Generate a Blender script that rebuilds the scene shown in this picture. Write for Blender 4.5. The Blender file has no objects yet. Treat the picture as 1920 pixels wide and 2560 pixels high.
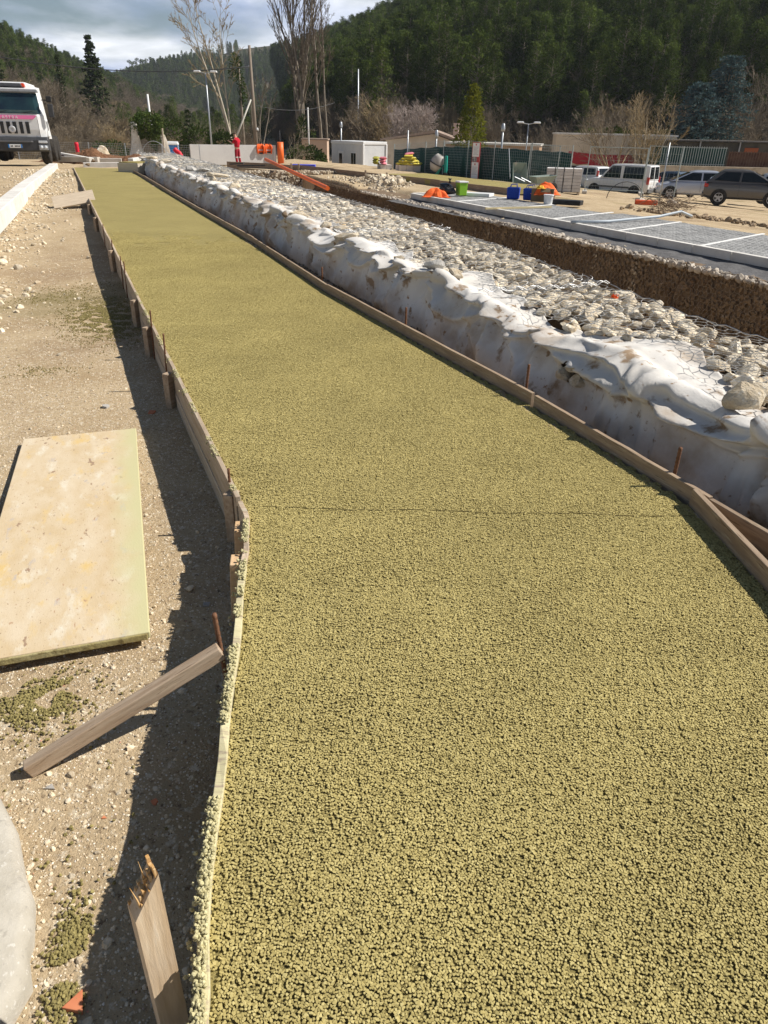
import bpy, bmesh, math, random
import numpy as np
from mathutils import Vector, Matrix, noise as mnoise
R = math.radians
random.seed(7); rng = np.random.default_rng(7)
SC = bpy.context.scene
COL = SC.collection

# ------------------------------------------------------------------ camera
cam_d = bpy.data.cameras.new('camera'); cam = bpy.data.objects.new('camera', cam_d); COL.objects.link(cam)
SC.camera = cam
cam_d.sensor_fit = 'VERTICAL'; cam_d.sensor_height = 34.61; cam_d.lens = 24.0
cam_d.clip_start = 0.05; cam_d.clip_end = 4000
_p, _a = R(28.456), R(1.2)
_fw = Vector((0, math.cos(_p), -math.sin(_p))); _u0 = Vector((0, math.sin(_p), math.cos(_p))); _r0 = Vector((1, 0, 0))
_r = _r0*math.cos(_a) + _u0*math.sin(_a); _u = _u0*math.cos(_a) - _r0*math.sin(_a)
cam.matrix_world = Matrix(((_r.x, _u.x, -_fw.x, 0), (_r.y, _u.y, -_fw.y, 0), (_r.z, _u.z, -_fw.z, 1.65), (0, 0, 0, 1)))

# ------------------------------------------------------------------ world: sky with broken cloud
SUN_DIR = Vector((0.985, 0.12, 0)).normalized(); SUN_EL = R(44)
W = bpy.data.worlds.new('World'); SC.world = W; W.use_nodes = True
nt = W.node_tree; nt.nodes.clear()
def wn(t, **k):
    n = nt.nodes.new(t)
    for a, b in k.items(): setattr(n, a, b)
    return n
sky = wn('ShaderNodeTexSky', sky_type='NISHITA', sun_disc=False, sun_elevation=SUN_EL, sun_rotation=math.atan2(SUN_DIR.x, SUN_DIR.y), air_density=1.0, dust_density=0.2, ozone_density=1.0)
tc = wn('ShaderNodeTexCoord'); sep = wn('ShaderNodeSeparateXYZ'); nt.links.new(tc.outputs['Generated'], sep.inputs[0])
# project the view direction on a cloud layer: xy / (z + c)
zc = wn('ShaderNodeMath', operation='MAXIMUM'); nt.links.new(sep.outputs['Z'], zc.inputs[0]); zc.inputs[1].default_value = 0.0
za = wn('ShaderNodeMath', operation='ADD'); nt.links.new(zc.outputs[0], za.inputs[0]); za.inputs[1].default_value = 0.22
dx = wn('ShaderNodeMath', operation='DIVIDE'); nt.links.new(sep.outputs['X'], dx.inputs[0]); nt.links.new(za.outputs[0], dx.inputs[1])
dy = wn('ShaderNodeMath', operation='DIVIDE'); nt.links.new(sep.outputs['Y'], dy.inputs[0]); nt.links.new(za.outputs[0], dy.inputs[1])
cmb = wn('ShaderNodeCombineXYZ'); nt.links.new(dx.outputs[0], cmb.inputs[0]); nt.links.new(dy.outputs[0], cmb.inputs[1]); cmb.inputs[2].default_value = 1.7
cn = wn('ShaderNodeTexNoise'); nt.links.new(cmb.outputs[0], cn.inputs['Vector'])
cn.inputs['Scale'].default_value = 1.0; cn.inputs['Detail'].default_value = 7; cn.inputs['Roughness'].default_value = 0.5; cn.inputs['Distortion'].default_value = 0.25
# the layer is seen edge-on towards the horizon, so it closes up there all round
om = wn('ShaderNodeMath', operation='SUBTRACT'); om.inputs[0].default_value = 1.0; nt.links.new(zc.outputs[0], om.inputs[1])
pw = wn('ShaderNodeMath', operation='POWER'); nt.links.new(om.outputs[0], pw.inputs[0]); pw.inputs[1].default_value = 6.0
cf = wn('ShaderNodeMath', operation='MULTIPLY_ADD'); nt.links.new(pw.outputs[0], cf.inputs[0]); cf.inputs[1].default_value = 0.33; nt.links.new(cn.outputs['Fac'], cf.inputs[2])
cr = wn('ShaderNodeValToRGB'); nt.links.new(cf.outputs[0], cr.inputs[0])
cr.color_ramp.elements[0].position = 0.62; cr.color_ramp.elements[0].color = (0.02, 0.02, 0.02, 1)
cr.color_ramp.elements[1].position = 0.75; cr.color_ramp.elements[1].color = (1, 1, 1, 1)
cn2 = wn('ShaderNodeTexNoise'); nt.links.new(cmb.outputs[0], cn2.inputs['Vector']); cn2.inputs['Scale'].default_value = 1.6; cn2.inputs['Detail'].default_value = 5
cr2 = wn('ShaderNodeValToRGB'); nt.links.new(cn2.outputs['Fac'], cr2.inputs[0])
cr2.color_ramp.elements[0].position = 0.40; cr2.color_ramp.elements[0].color = (6.6, 8.2, 12.0, 1)
cr2.color_ramp.elements[1].position = 0.60; cr2.color_ramp.elements[1].color = (17.5, 18.0, 19.0, 1)
mx = wn('ShaderNodeMixRGB'); nt.links.new(cr.outputs[0], mx.inputs[0]); nt.links.new(sky.outputs[0], mx.inputs[1]); nt.links.new(cr2.outputs[0], mx.inputs[2])
bg = wn('ShaderNodeBackground'); nt.links.new(mx.outputs[0], bg.inputs[0]); bg.inputs[1].default_value = 0.05
wo = wn('ShaderNodeOutputWorld'); nt.links.new(bg.outputs[0], wo.inputs[0])

# ------------------------------------------------------------------ sun and exposure
sd = bpy.data.lights.new('sun', 'SUN'); sd.energy = 5.0; sd.angle = R(0.53); sd.color = (1.0, 0.95, 0.87)
sun = bpy.data.objects.new('sun', sd); COL.objects.link(sun)
_sv = Vector((SUN_DIR.x*math.cos(SUN_EL), SUN_DIR.y*math.cos(SUN_EL), math.sin(SUN_EL)))
sun.rotation_euler = _sv.to_track_quat('Z', 'Y').to_euler()
SC.view_settings.view_transform = 'Standard'; SC.view_settings.look = 'None'
SC.view_settings.exposure = 0.37; SC.view_settings.gamma = 1.0; SC.view_settings.use_curve_mapping = False
SC.render.engine = 'CYCLES'
SC.cycles.max_bounces = 6; SC.cycles.diffuse_bounces = 2; SC.cycles.transparent_max_bounces = 6

# ------------------------------------------------------------------ helpers: materials
MATS = {}
def mat(name, col, col2=None, scale=8.0, rough=0.8, bump=0.0, bscale=None, spec=0.3, metal=0.0, stretch=(1, 1, 1),
        spots=None, orand=0.0, detail=6, bdist=0.02, ramp=(0.38, 0.62), coat=0.0, trans=0.0, grain=None, patchy=None):
    """noise-mixed procedural surface; spots = (colour, scale, lo, hi): stains or specks with a shape of their own"""
    m = bpy.data.materials.new(name); m.use_nodes = True; t = m.node_tree
    b = t.nodes['Principled BSDF']
    b.inputs['Roughness'].default_value = rough; b.inputs['Metallic'].default_value = metal
    b.inputs['Specular IOR Level'].default_value = spec
    if coat: b.inputs['Coat Weight'].default_value = coat; b.inputs['Coat Roughness'].default_value = 0.05
    if trans: b.inputs['Transmission Weight'].default_value = trans
    tcn = t.nodes.new('ShaderNodeTexCoord'); mp = t.nodes.new('ShaderNodeMapping'); mp.inputs['Scale'].default_value = stretch
    t.links.new(tcn.outputs['Object'], mp.inputs[0])
    oi = t.nodes.new('ShaderNodeObjectInfo')
    mul = t.nodes.new('ShaderNodeMath'); mul.operation = 'MULTIPLY'; t.links.new(oi.outputs['Random'], mul.inputs[0]); mul.inputs[1].default_value = 37.0
    ad = t.nodes.new('ShaderNodeVectorMath'); ad.operation = 'ADD'; t.links.new(mp.outputs[0], ad.inputs[0]); t.links.new(mul.outputs[0], ad.inputs[1])
    vec = ad.outputs[0]
    def noise(sc, det=detail, ro=0.6):
        n = t.nodes.new('ShaderNodeTexNoise'); t.links.new(vec, n.inputs['Vector'])
        n.inputs['Scale'].default_value = sc; n.inputs['Detail'].default_value = det; n.inputs['Roughness'].default_value = ro
        return n
    def ramp_(fac, lo, hi, c0=(0, 0, 0, 1), c1=(1, 1, 1, 1)):
        r = t.nodes.new('ShaderNodeValToRGB'); t.links.new(fac, r.inputs[0])
        r.color_ramp.elements[0].position = lo; r.color_ramp.elements[1].position = hi
        r.color_ramp.elements[0].color = c0; r.color_ramp.elements[1].color = c1
        return r
    out = None
    if col2 is not None:
        r = ramp_(noise(scale).outputs['Fac'], ramp[0], ramp[1], (*col, 1), (*col2, 1)); out = r.outputs[0]
    else:
        c = t.nodes.new('ShaderNodeRGB'); c.outputs[0].default_value = (*col, 1); out = c.outputs[0]
    for sp in (spots or []):
        r = ramp_(noise(sp[1], 8).outputs['Fac'], sp[2], sp[3])
        x = t.nodes.new('ShaderNodeMixRGB'); t.links.new(r.outputs[0], x.inputs[0]); t.links.new(out, x.inputs[1]); x.inputs[2].default_value = (*sp[0], 1); out = x.outputs[0]
    if grain:
        an = t.nodes.new('ShaderNodeAttribute'); an.attribute_name = 'rnd'; gr = t.nodes.new('ShaderNodeValToRGB'); t.links.new(an.outputs['Fac'], gr.inputs[0]); el = gr.color_ramp.elements
        while len(el) < len(grain): el.new(.5)
        for e_, (p_, c_) in zip(el, grain): e_.position = p_; e_.color = (*c_, 1)
        out = gr.outputs[0]
    if patchy:
        gp = t.nodes.new('ShaderNodeNewGeometry'); pn = t.nodes.new('ShaderNodeTexNoise'); t.links.new(gp.outputs['Position'], pn.inputs['Vector']); pn.inputs['Scale'].default_value = patchy[0]; pn.inputs['Detail'].default_value = 6
        pm_ = t.nodes.new('ShaderNodeMapRange'); t.links.new(pn.outputs['Fac'], pm_.inputs[0]); pm_.inputs[1].default_value = .3; pm_.inputs[2].default_value = .7; pm_.inputs[3].default_value = 1-patchy[1]; pm_.inputs[4].default_value = 1+patchy[1]
        ph = t.nodes.new('ShaderNodeHueSaturation'); t.links.new(pm_.outputs[0], ph.inputs['Value']); t.links.new(out, ph.inputs['Color']); out = ph.outputs[0]
    if orand:
        h = t.nodes.new('ShaderNodeHueSaturation'); mr = t.nodes.new('ShaderNodeMapRange')
        t.links.new(oi.outputs['Random'], mr.inputs[0]); mr.inputs[3].default_value = 1-orand; mr.inputs[4].default_value = 1+orand
        t.links.new(mr.outputs[0], h.inputs['Value']); t.links.new(out, h.inputs['Color']); out = h.outputs[0]
    t.links.new(out, b.inputs['Base Color'])
    if bump:
        bp = t.nodes.new('ShaderNodeBump'); bp.inputs['Strength'].default_value = bump; bp.inputs['Distance'].default_value = bdist
        t.links.new(noise(bscale or scale*3, 8, 0.65).outputs['Fac'], bp.inputs['Height']); t.links.new(bp.outputs[0], b.inputs['Normal'])
    MATS[name] = m
    return m
def wood(name, c1, c2, sc=3.0, rough=0.8, spots=None, bump=0.35):
    return mat(name, c1, c2, scale=sc, rough=rough, bump=bump, bscale=sc*3, stretch=(1.2, 14, 14), spots=spots, orand=0.16, bdist=0.006)

# ------------------------------------------------------------------ helpers: meshes
class MB:
    """collects shapes; build() links them as one mesh object"""
    def __init__(s): s.v = []; s.f = []; s.m = []
    def add(s, vs, fs, mi=0):
        o = len(s.v); s.v.extend([tuple(q) for q in vs]); s.f.extend([tuple(i+o for i in q) for q in fs]); s.m.extend([mi]*len(fs)); return s
    def box(s, c, d, rz=0.0, mi=0, rot=None, top=(1, 1)):
        x, y, z = d[0]/2, d[1]/2, d[2]/2
        vs = [Vector((a*x*(top[0] if k > 0 else 1), b*y*(top[1] if k > 0 else 1), k*z)) for k in (-1, 1) for a, b in ((-1, -1), (1, -1), (1, 1), (-1, 1))]
        M = rot if rot is not None else Matrix.Rotation(rz, 3, 'Z')
        vs = [M @ q + Vector(c) for q in vs]
        return s.add(vs, [(3, 2, 1, 0), (4, 5, 6, 7), (0, 1, 5, 4), (1, 2, 6, 5), (2, 3, 7, 6), (3, 0, 4, 7)], mi)
    def bar(s, a, b, w, h, mi=0, roll=0.0):
        """box beam from a to b, w wide (horizontal), h high"""
        a, b = Vector(a), Vector(b); d = (b-a); L = d.length; d.normalize()
        up = Vector((0, 0, 1)) if abs(d.z) < 0.95 else Vector((0, 1, 0))
        sx = d.cross(up).normalized(); uz = sx.cross(d).normalized()
        M = Matrix((d, sx, uz)).transposed() @ Matrix.Rotation(roll, 3, 'X')
        return s.box((a+b)/2, (L, w, h), rot=M, mi=mi)
    def tube(s, pts, rad, n=8, mi=0, cap=True):
        pts = [Vector(q) for q in pts]; rs = rad if hasattr(rad, '__len__') else [rad]*len(pts)
        vs = []; fs = []; prev = None
        for i, q in enumerate(pts):
            d = (pts[min(i+1, len(pts)-1)] - pts[max(i-1, 0)]).normalized()
            if prev is None: up = Vector((0, 0, 1)) if abs(d.z) < 0.9 else Vector((1, 0, 0)); a = d.cross(up).normalized()
            else: a = (prev - d*prev.dot(d)).normalized()
            prev = a; b = d.cross(a)
            vs += [q + (a*math.cos(k*2*math.pi/n) + b*math.sin(k*2*math.pi/n))*rs[i] for k in range(n)]
        for i in range(len(pts)-1):
            fs += [(i*n+k, i*n+(k+1) % n, (i+1)*n+(k+1) % n, (i+1)*n+k) for k in range(n)]
        if cap: fs += [tuple(range(n-1, -1, -1)), tuple(range((len(pts)-1)*n, len(pts)*n))]
        return s.add(vs, fs, mi)
    def lathe(s, prof, c=(0, 0, 0), n=16, axis='Z', mi=0, cap=True):
        """prof: (radius, height) list"""
        vs = []
        for r_, h in prof:
            for k in range(n):
                a = 2*math.pi*k/n; q = Vector((r_*math.cos(a), r_*math.sin(a), h))
                if axis == 'Y': q = Vector((q.x, q.z, -q.y))
                elif axis == 'X': q = Vector((q.z, q.x, q.y))
                vs.append(q + Vector(c))
        fs = [(i*n+k, i*n+(k+1) % n, (i+1)*n+(k+1) % n, (i+1)*n+k) for i in range(len(prof)-1) for k in range(n)]
        if cap: fs += [tuple(range(n-1, -1, -1)), tuple(range((len(prof)-1)*n, len(prof)*n))]
        return s.add(vs, fs, mi)
    def prism(s, poly, z0, z1, mi=0):
        n = len(poly); vs = [(x, y, z0) for x, y in poly] + [(x, y, z1) for x, y in poly]
        return s.add(vs, [tuple(range(n-1, -1, -1)), tuple(range(n, 2*n))] + [(k, (k+1) % n, n+(k+1) % n, n+k) for k in range(n)], mi)
    def side(s, prof, y0, y1, mi=0):
        """polygon in xz extruded along y"""
        n = len(prof); vs = [(x, y0, z) for x, z in prof] + [(x, y1, z) for x, z in prof]
        return s.add(vs, [tuple(range(n)), tuple(range(2*n-1, n-1, -1))] + [((k+1) % n, k, n+k, n+(k+1) % n) for k in range(n)], mi)
    def mesh(s, name, mats, smooth=False):
        me = bpy.data.meshes.new(name); me.from_pydata([tuple(q) for q in s.v], [], s.f)
        for m in (mats if isinstance(mats, (list, tuple)) else [mats]): me.materials.append(m)
        if any(s.m): me.polygons.foreach_set('material_index', s.m)
        if smooth: me.polygons.foreach_set('use_smooth', [True]*len(me.polygons))
        me.update(); return me
    def build(s, name, mats, parent=None, smooth=False, bevel=0.0, loc=None, seg=2):
        return link(name, s.mesh(name, mats, smooth), parent, bevel, loc, seg)
def link(name, me, parent=None, bevel=0.0, loc=None, seg=2):
    o = bpy.data.objects.new(name, me); COL.objects.link(o)
    if parent is not None: o.parent = parent
    if loc is not None: o.location = loc
    if bevel:
        b = o.modifiers.new('bevel', 'BEVEL'); b.width = bevel; b.segments = seg; b.limit_method = 'ANGLE'; b.angle_limit = R(35); b.harden_normals = False
    return o
def tag(o, label=None, cat=None, group=None, kind=None):
    if label: o['label'] = label
    if cat: o['category'] = cat
    if group: o['group'] = group
    if kind: o['kind'] = kind
    return o
def thing(name, label, cat, loc=(0, 0, 0), rz=0.0, group=None):
    o = bpy.data.objects.new(name, None); COL.objects.link(o); o.location = loc; o.rotation_euler = (0, 0, rz); o.empty_display_size = 0.1
    return tag(o, label, cat, group)
def copy_tree(o, loc=None, rz=None, label=None, parent=None):
    c = o.copy(); COL.objects.link(c); c.parent = parent
    if loc is not None: c.location = loc
    if rz is not None: c.rotation_euler = (0, 0, rz)
    if label: c['label'] = label
    for ch in [q for q in KIDS(o)]: copy_tree(ch, parent=c)
    return c
def KIDS(o): return [q for q in COL.objects if q.parent == o]
def from_np(name, V, F, mats, smooth=False, mi=None):
    """fast mesh from arrays; F is (n,3) or (n,4)"""
    V = np.asarray(V, np.float32); F = np.asarray(F, np.int32); k = F.shape[1]
    me = bpy.data.meshes.new(name); me.vertices.add(len(V)); me.vertices.foreach_set('co', V.ravel())
    me.loops.add(F.size); me.loops.foreach_set('vertex_index', F.ravel())
    me.polygons.add(len(F)); me.polygons.foreach_set('loop_start', np.arange(0, F.size, k, dtype=np.int32)); me.polygons.foreach_set('loop_total', np.full(len(F), k, np.int32))
    for m in (mats if isinstance(mats, (list, tuple)) else [mats]): me.materials.append(m)
    if mi is not None: me.polygons.foreach_set('material_index', np.asarray(mi, np.int32))
    me.polygons.foreach_set('use_smooth', np.full(len(F), bool(smooth)))
    me.update(calc_edges=True); me.validate(); return me
def vnoise(x, y, z=0.0, sc=1.0): return mnoise.noise(Vector((x*sc, y*sc, z)))

# rocks: a few angular shapes, shared by all stones of a kind
def rock_data(seed, sub=2, sx=1.0, sy=0.8, sz=0.6, cuts=9):
    rd = random.Random(seed); bm = bmesh.new(); bmesh.ops.create_icosphere(bm, subdivisions=sub, radius=1.0)
    planes = []
    for _ in range(cuts):
        n = Vector((rd.gauss(0, 1), rd.gauss(0, 1), rd.gauss(0, 1))).normalized(); planes.append((n, rd.uniform(0.42, 0.80)))
    for v in bm.verts:
        q = v.co.copy()
        for n, d in planes:
            e = q.dot(n)
            if e > d: q -= n*(e-d)*0.92
        q *= 1 + 0.10*mnoise.noise(v.co*1.7 + Vector((seed*3.1, 0, 0)))
        v.co = Vector((q.x*sx, q.y*sy, q.z*sz))
    vs = np.array([v.co[:] for v in bm.verts]); fs = np.array([[v.index for v in f.verts] for f in bm.faces]); bm.free()
    return vs, fs
ROCKS = [rock_data(i, 2, 1, random.uniform(.7, .95), random.uniform(.55, .8)) for i in range(10)]
ROCKS_HI = [rock_data(50+i, 3, 1, random.uniform(.7, .95), random.uniform(.55, .8), 12) for i in range(8)]

def scatter_gn(o, variants=None, protos=None, material=None, noise_amt=0.55, flat=(1, 1, 0.75), sub=2, tilt=6.283, smooth=True):
    """geometry nodes on a points mesh: small stones made in the tree, or copies of trees that stand in the scene"""
    g = bpy.data.node_groups.new('scatter', 'GeometryNodeTree'); g.is_modifier = True
    g.interface.new_socket('Geometry', in_out='INPUT', socket_type='NodeSocketGeometry'); g.interface.new_socket('Geometry', in_out='OUTPUT', socket_type='NodeSocketGeometry')
    N = g.nodes; L = g.links
    gi = N.new('NodeGroupInput'); go = N.new('NodeGroupOutput')
    gti = N.new('GeometryNodeGeometryToInstance')
    if protos is None:
        for k in range(variants):
            ic = N.new('GeometryNodeMeshIcoSphere'); ic.inputs['Radius'].default_value = 0.5; ic.inputs['Subdivisions'].default_value = sub
            tx = N.new('ShaderNodeTexNoise'); tx.noise_dimensions = '4D'; tx.inputs['W'].default_value = k*5.7; tx.inputs['Scale'].default_value = 1.6; tx.inputs['Detail'].default_value = 1.0
            vm = N.new('ShaderNodeVectorMath'); vm.operation = 'SUBTRACT'; vm.inputs[1].default_value = (0.5, 0.5, 0.5); L.new(tx.outputs['Color'], vm.inputs[0])
            vs = N.new('ShaderNodeVectorMath'); vs.operation = 'SCALE'; vs.inputs['Scale'].default_value = noise_amt*1.6; L.new(vm.outputs[0], vs.inputs[0])
            sp = N.new('GeometryNodeSetPosition'); L.new(ic.outputs['Mesh'], sp.inputs['Geometry']); L.new(vs.outputs[0], sp.inputs['Offset'])
            tr = N.new('GeometryNodeTransform'); tr.inputs['Scale'].default_value = (flat[0], flat[1]*random.uniform(.8, 1.05), flat[2]*random.uniform(.8, 1.15)); L.new(sp.outputs[0], tr.inputs['Geometry'])
            ss = N.new('GeometryNodeSetShadeSmooth'); ss.inputs['Shade Smooth'].default_value = smooth; L.new(tr.outputs[0], ss.inputs[0])
            sm = N.new('GeometryNodeSetMaterial'); sm.inputs['Material'].default_value = material; L.new(ss.outputs[0], sm.inputs[0])
            L.new(sm.outputs[0], gti.inputs[0])
        inst = gti.outputs[0]
    else:
        for group in protos:
            j = N.new('GeometryNodeJoinGeometry'); g2 = N.new('GeometryNodeGeometryToInstance')
            for ob in group:
                oi = N.new('GeometryNodeObjectInfo'); oi.transform_space = 'ORIGINAL'; oi.inputs['Object'].default_value = ob; oi.inputs['As Instance'].default_value = True
                L.new(oi.outputs['Geometry'], j.inputs[0])
            L.new(j.outputs[0], g2.inputs[0]); L.new(g2.outputs[0], gti.inputs[0]) if False else None
            gti_in = g2
            if not hasattr(scatter_gn, '_tmp'): scatter_gn._tmp = []
            scatter_gn._tmp.append(g2)
        jj = N.new('GeometryNodeJoinGeometry')
        for q in scatter_gn._tmp: L.new(q.outputs[0], jj.inputs[0])
        scatter_gn._tmp = []
        N.remove(gti); inst = jj.outputs[0]
    iop = N.new('GeometryNodeInstanceOnPoints'); L.new(gi.outputs[0], iop.inputs['Points']); L.new(inst, iop.inputs['Instance'])
    iop.inputs['Pick Instance'].default_value = True
    if protos is None:
        rv = N.new('FunctionNodeRandomValue'); rv.data_type = 'FLOAT_VECTOR'; rv.inputs[0].default_value = (-tilt, -tilt, -3.1416) if tilt < 6 else (-3.14,)*3
        rv.inputs[1].default_value = (tilt, tilt, 3.1416) if tilt < 6 else (3.14,)*3
    else:
        rv = N.new('FunctionNodeRandomValue'); rv.data_type = 'FLOAT_VECTOR'; rv.inputs[0].default_value = (-.05, -.05, -3.1416); rv.inputs[1].default_value = (.05, .05, 3.1416)
    L.new(rv.outputs[0], iop.inputs['Rotation'])
    na = N.new('GeometryNodeInputNamedAttribute'); na.data_type = 'FLOAT_VECTOR'; na.inputs[0].default_value = 'scl'; L.new(na.outputs[0], iop.inputs['Scale'])
    L.new(iop.outputs[0], go.inputs[0])
    md = o.modifiers.new('scatter', 'NODES'); md.node_group = g
    return o
def tile_gn(o, size, dmin, dens, smin, smax, material, variants=5, sub=2, noise_amt=.5, tilt=.6, flat=.7, porous=(1.0,), smooth=False, press=0):
    """geometry nodes: loose-packed grain tiles (made in the tree) laid at the points of o, turned by quarter turns"""
    g = bpy.data.node_groups.new('tiles', 'GeometryNodeTree'); g.is_modifier = True
    g.interface.new_socket('Geometry', in_out='INPUT', socket_type='NodeSocketGeometry'); g.interface.new_socket('Geometry', in_out='OUTPUT', socket_type='NodeSocketGeometry')
    N = g.nodes; L = g.links; gi = N.new('NodeGroupInput'); go = N.new('NodeGroupOutput'); gs = N.new('GeometryNodeGeometryToInstance')
    for k in range(6):
        ic = N.new('GeometryNodeMeshIcoSphere'); ic.inputs['Radius'].default_value = 0.5; ic.inputs['Subdivisions'].default_value = sub
        tx = N.new('ShaderNodeTexNoise'); tx.noise_dimensions = '4D'; tx.inputs['W'].default_value = k*5.7; tx.inputs['Scale'].default_value = 1.7; tx.inputs['Detail'].default_value = 1.0
        vm = N.new('ShaderNodeVectorMath'); vm.operation = 'SUBTRACT'; vm.inputs[1].default_value = (0.5, 0.5, 0.5); L.new(tx.outputs['Color'], vm.inputs[0])
        vs = N.new('ShaderNodeVectorMath'); vs.operation = 'SCALE'; vs.inputs['Scale'].default_value = noise_amt*1.6; L.new(vm.outputs[0], vs.inputs[0])
        sp = N.new('GeometryNodeSetPosition'); L.new(ic.outputs['Mesh'], sp.inputs['Geometry']); L.new(vs.outputs[0], sp.inputs['Offset'])
        if press:                                       # rolled surface: grain tops pressed flat
            pp_ = N.new('GeometryNodeInputPosition'); mn = N.new('ShaderNodeVectorMath'); mn.operation = 'MINIMUM'; L.new(pp_.outputs[0], mn.inputs[0]); mn.inputs[1].default_value = (9, 9, press*random.uniform(.8, 1.2))
            sq = N.new('GeometryNodeSetPosition'); L.new(sp.outputs[0], sq.inputs['Geometry']); L.new(mn.outputs[0], sq.inputs['Position']); sp = sq
        tr = N.new('GeometryNodeTransform'); tr.inputs['Scale'].default_value = (1, random.uniform(.7, 1.0), flat*random.uniform(.85, 1.15)); L.new(sp.outputs[0], tr.inputs['Geometry'])
        sh = N.new('GeometryNodeSetShadeSmooth'); sh.inputs['Shade Smooth'].default_value = smooth; L.new(tr.outputs[0], sh.inputs[0]); L.new(sh.outputs[0], gs.inputs[0])
    jj = N.new('GeometryNodeJoinGeometry')
    for k in range(variants):
        gr = N.new('GeometryNodeMeshGrid'); gr.inputs['Size X'].default_value = size; gr.inputs['Size Y'].default_value = size; gr.inputs['Vertices X'].default_value = 2; gr.inputs['Vertices Y'].default_value = 2
        dp = N.new('GeometryNodeDistributePointsOnFaces'); dp.distribute_method = 'POISSON'; L.new(gr.outputs['Mesh'], dp.inputs['Mesh']); dp.inputs['Distance Min'].default_value = dmin; dp.inputs['Density Max'].default_value = dens*porous[k % len(porous)]; dp.inputs['Seed'].default_value = k+3
        zo = N.new('FunctionNodeRandomValue'); zo.data_type = 'FLOAT_VECTOR'; zo.inputs[0].default_value = (0, 0, -smax*.36); zo.inputs[1].default_value = (0, 0, smax*.03); zo.inputs['Seed'].default_value = k+50
        st_ = N.new('GeometryNodeSetPosition'); L.new(dp.outputs['Points'], st_.inputs['Geometry']); L.new(zo.outputs[0], st_.inputs['Offset'])
        ip = N.new('GeometryNodeInstanceOnPoints'); L.new(st_.outputs[0], ip.inputs['Points']); L.new(gs.outputs[0], ip.inputs['Instance']); ip.inputs['Pick Instance'].default_value = True
        rr = N.new('FunctionNodeRandomValue'); rr.data_type = 'FLOAT_VECTOR'; rr.inputs[0].default_value = (-tilt, -tilt, -3.1416); rr.inputs[1].default_value = (tilt, tilt, 3.1416); rr.inputs['Seed'].default_value = k+9; L.new(rr.outputs[0], ip.inputs['Rotation'])
        r1 = N.new('FunctionNodeRandomValue'); r1.data_type = 'FLOAT'; r1.inputs[2].default_value = smin; r1.inputs[3].default_value = smax; r1.inputs['Seed'].default_value = k+20; L.new(r1.outputs[1], ip.inputs['Scale'])
        sa = N.new('GeometryNodeStoreNamedAttribute'); sa.data_type = 'FLOAT'; sa.domain = 'INSTANCE'; sa.inputs['Name'].default_value = 'rnd'; L.new(ip.outputs[0], sa.inputs['Geometry'])
        r2 = N.new('FunctionNodeRandomValue'); r2.data_type = 'FLOAT'; r2.inputs['Seed'].default_value = k+31; L.new(r2.outputs[1], sa.inputs['Value'])
        rz = N.new('GeometryNodeRealizeInstances'); L.new(sa.outputs[0], rz.inputs[0]); sm = N.new('GeometryNodeSetMaterial'); sm.inputs['Material'].default_value = material; L.new(rz.outputs[0], sm.inputs[0])
        gt = N.new('GeometryNodeGeometryToInstance'); L.new(sm.outputs[0], gt.inputs[0]); L.new(gt.outputs[0], jj.inputs[0])
    iop = N.new('GeometryNodeInstanceOnPoints'); L.new(gi.outputs[0], iop.inputs['Points']); L.new(jj.outputs[0], iop.inputs['Instance']); iop.inputs['Pick Instance'].default_value = True
    ri = N.new('FunctionNodeRandomValue'); ri.data_type = 'INT'; ri.inputs[4].default_value = 0; ri.inputs[5].default_value = variants-1; ri.inputs['Seed'].default_value = 5; L.new(ri.outputs[2], iop.inputs['Instance Index'])
    rq = N.new('FunctionNodeRandomValue'); rq.data_type = 'INT'; rq.inputs[4].default_value = 0; rq.inputs[5].default_value = 3; rq.inputs['Seed'].default_value = 8
    mu = N.new('ShaderNodeMath'); mu.operation = 'MULTIPLY'; mu.inputs[1].default_value = math.pi/2; L.new(rq.outputs[2], mu.inputs[0]); cb = N.new('ShaderNodeCombineXYZ'); L.new(mu.outputs[0], cb.inputs[2]); L.new(cb.outputs[0], iop.inputs['Rotation'])
    L.new(iop.outputs[0], go.inputs[0]); md = o.modifiers.new('tiles', 'NODES'); md.node_group = g
    return o
def points_obj(name, P, S, parent=None):
    """vertex-only mesh with a scale attribute"""
    P = np.asarray(P, np.float32); S = np.asarray(S, np.float32)
    if S.ndim == 1: S = np.repeat(S[:, None], 3, 1)
    me = bpy.data.meshes.new(name); me.vertices.add(len(P)); me.vertices.foreach_set('co', P.ravel())
    at = me.attributes.new('scl', 'FLOAT_VECTOR', 'POINT'); at.data.foreach_set('vector', np.ascontiguousarray(S).ravel()); me.update()
    return link(name, me, parent)
def ss(a, b, x):
    t = np.clip((x-a)/(b-a), 0, 1); return t*t*(3-2*t)
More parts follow.
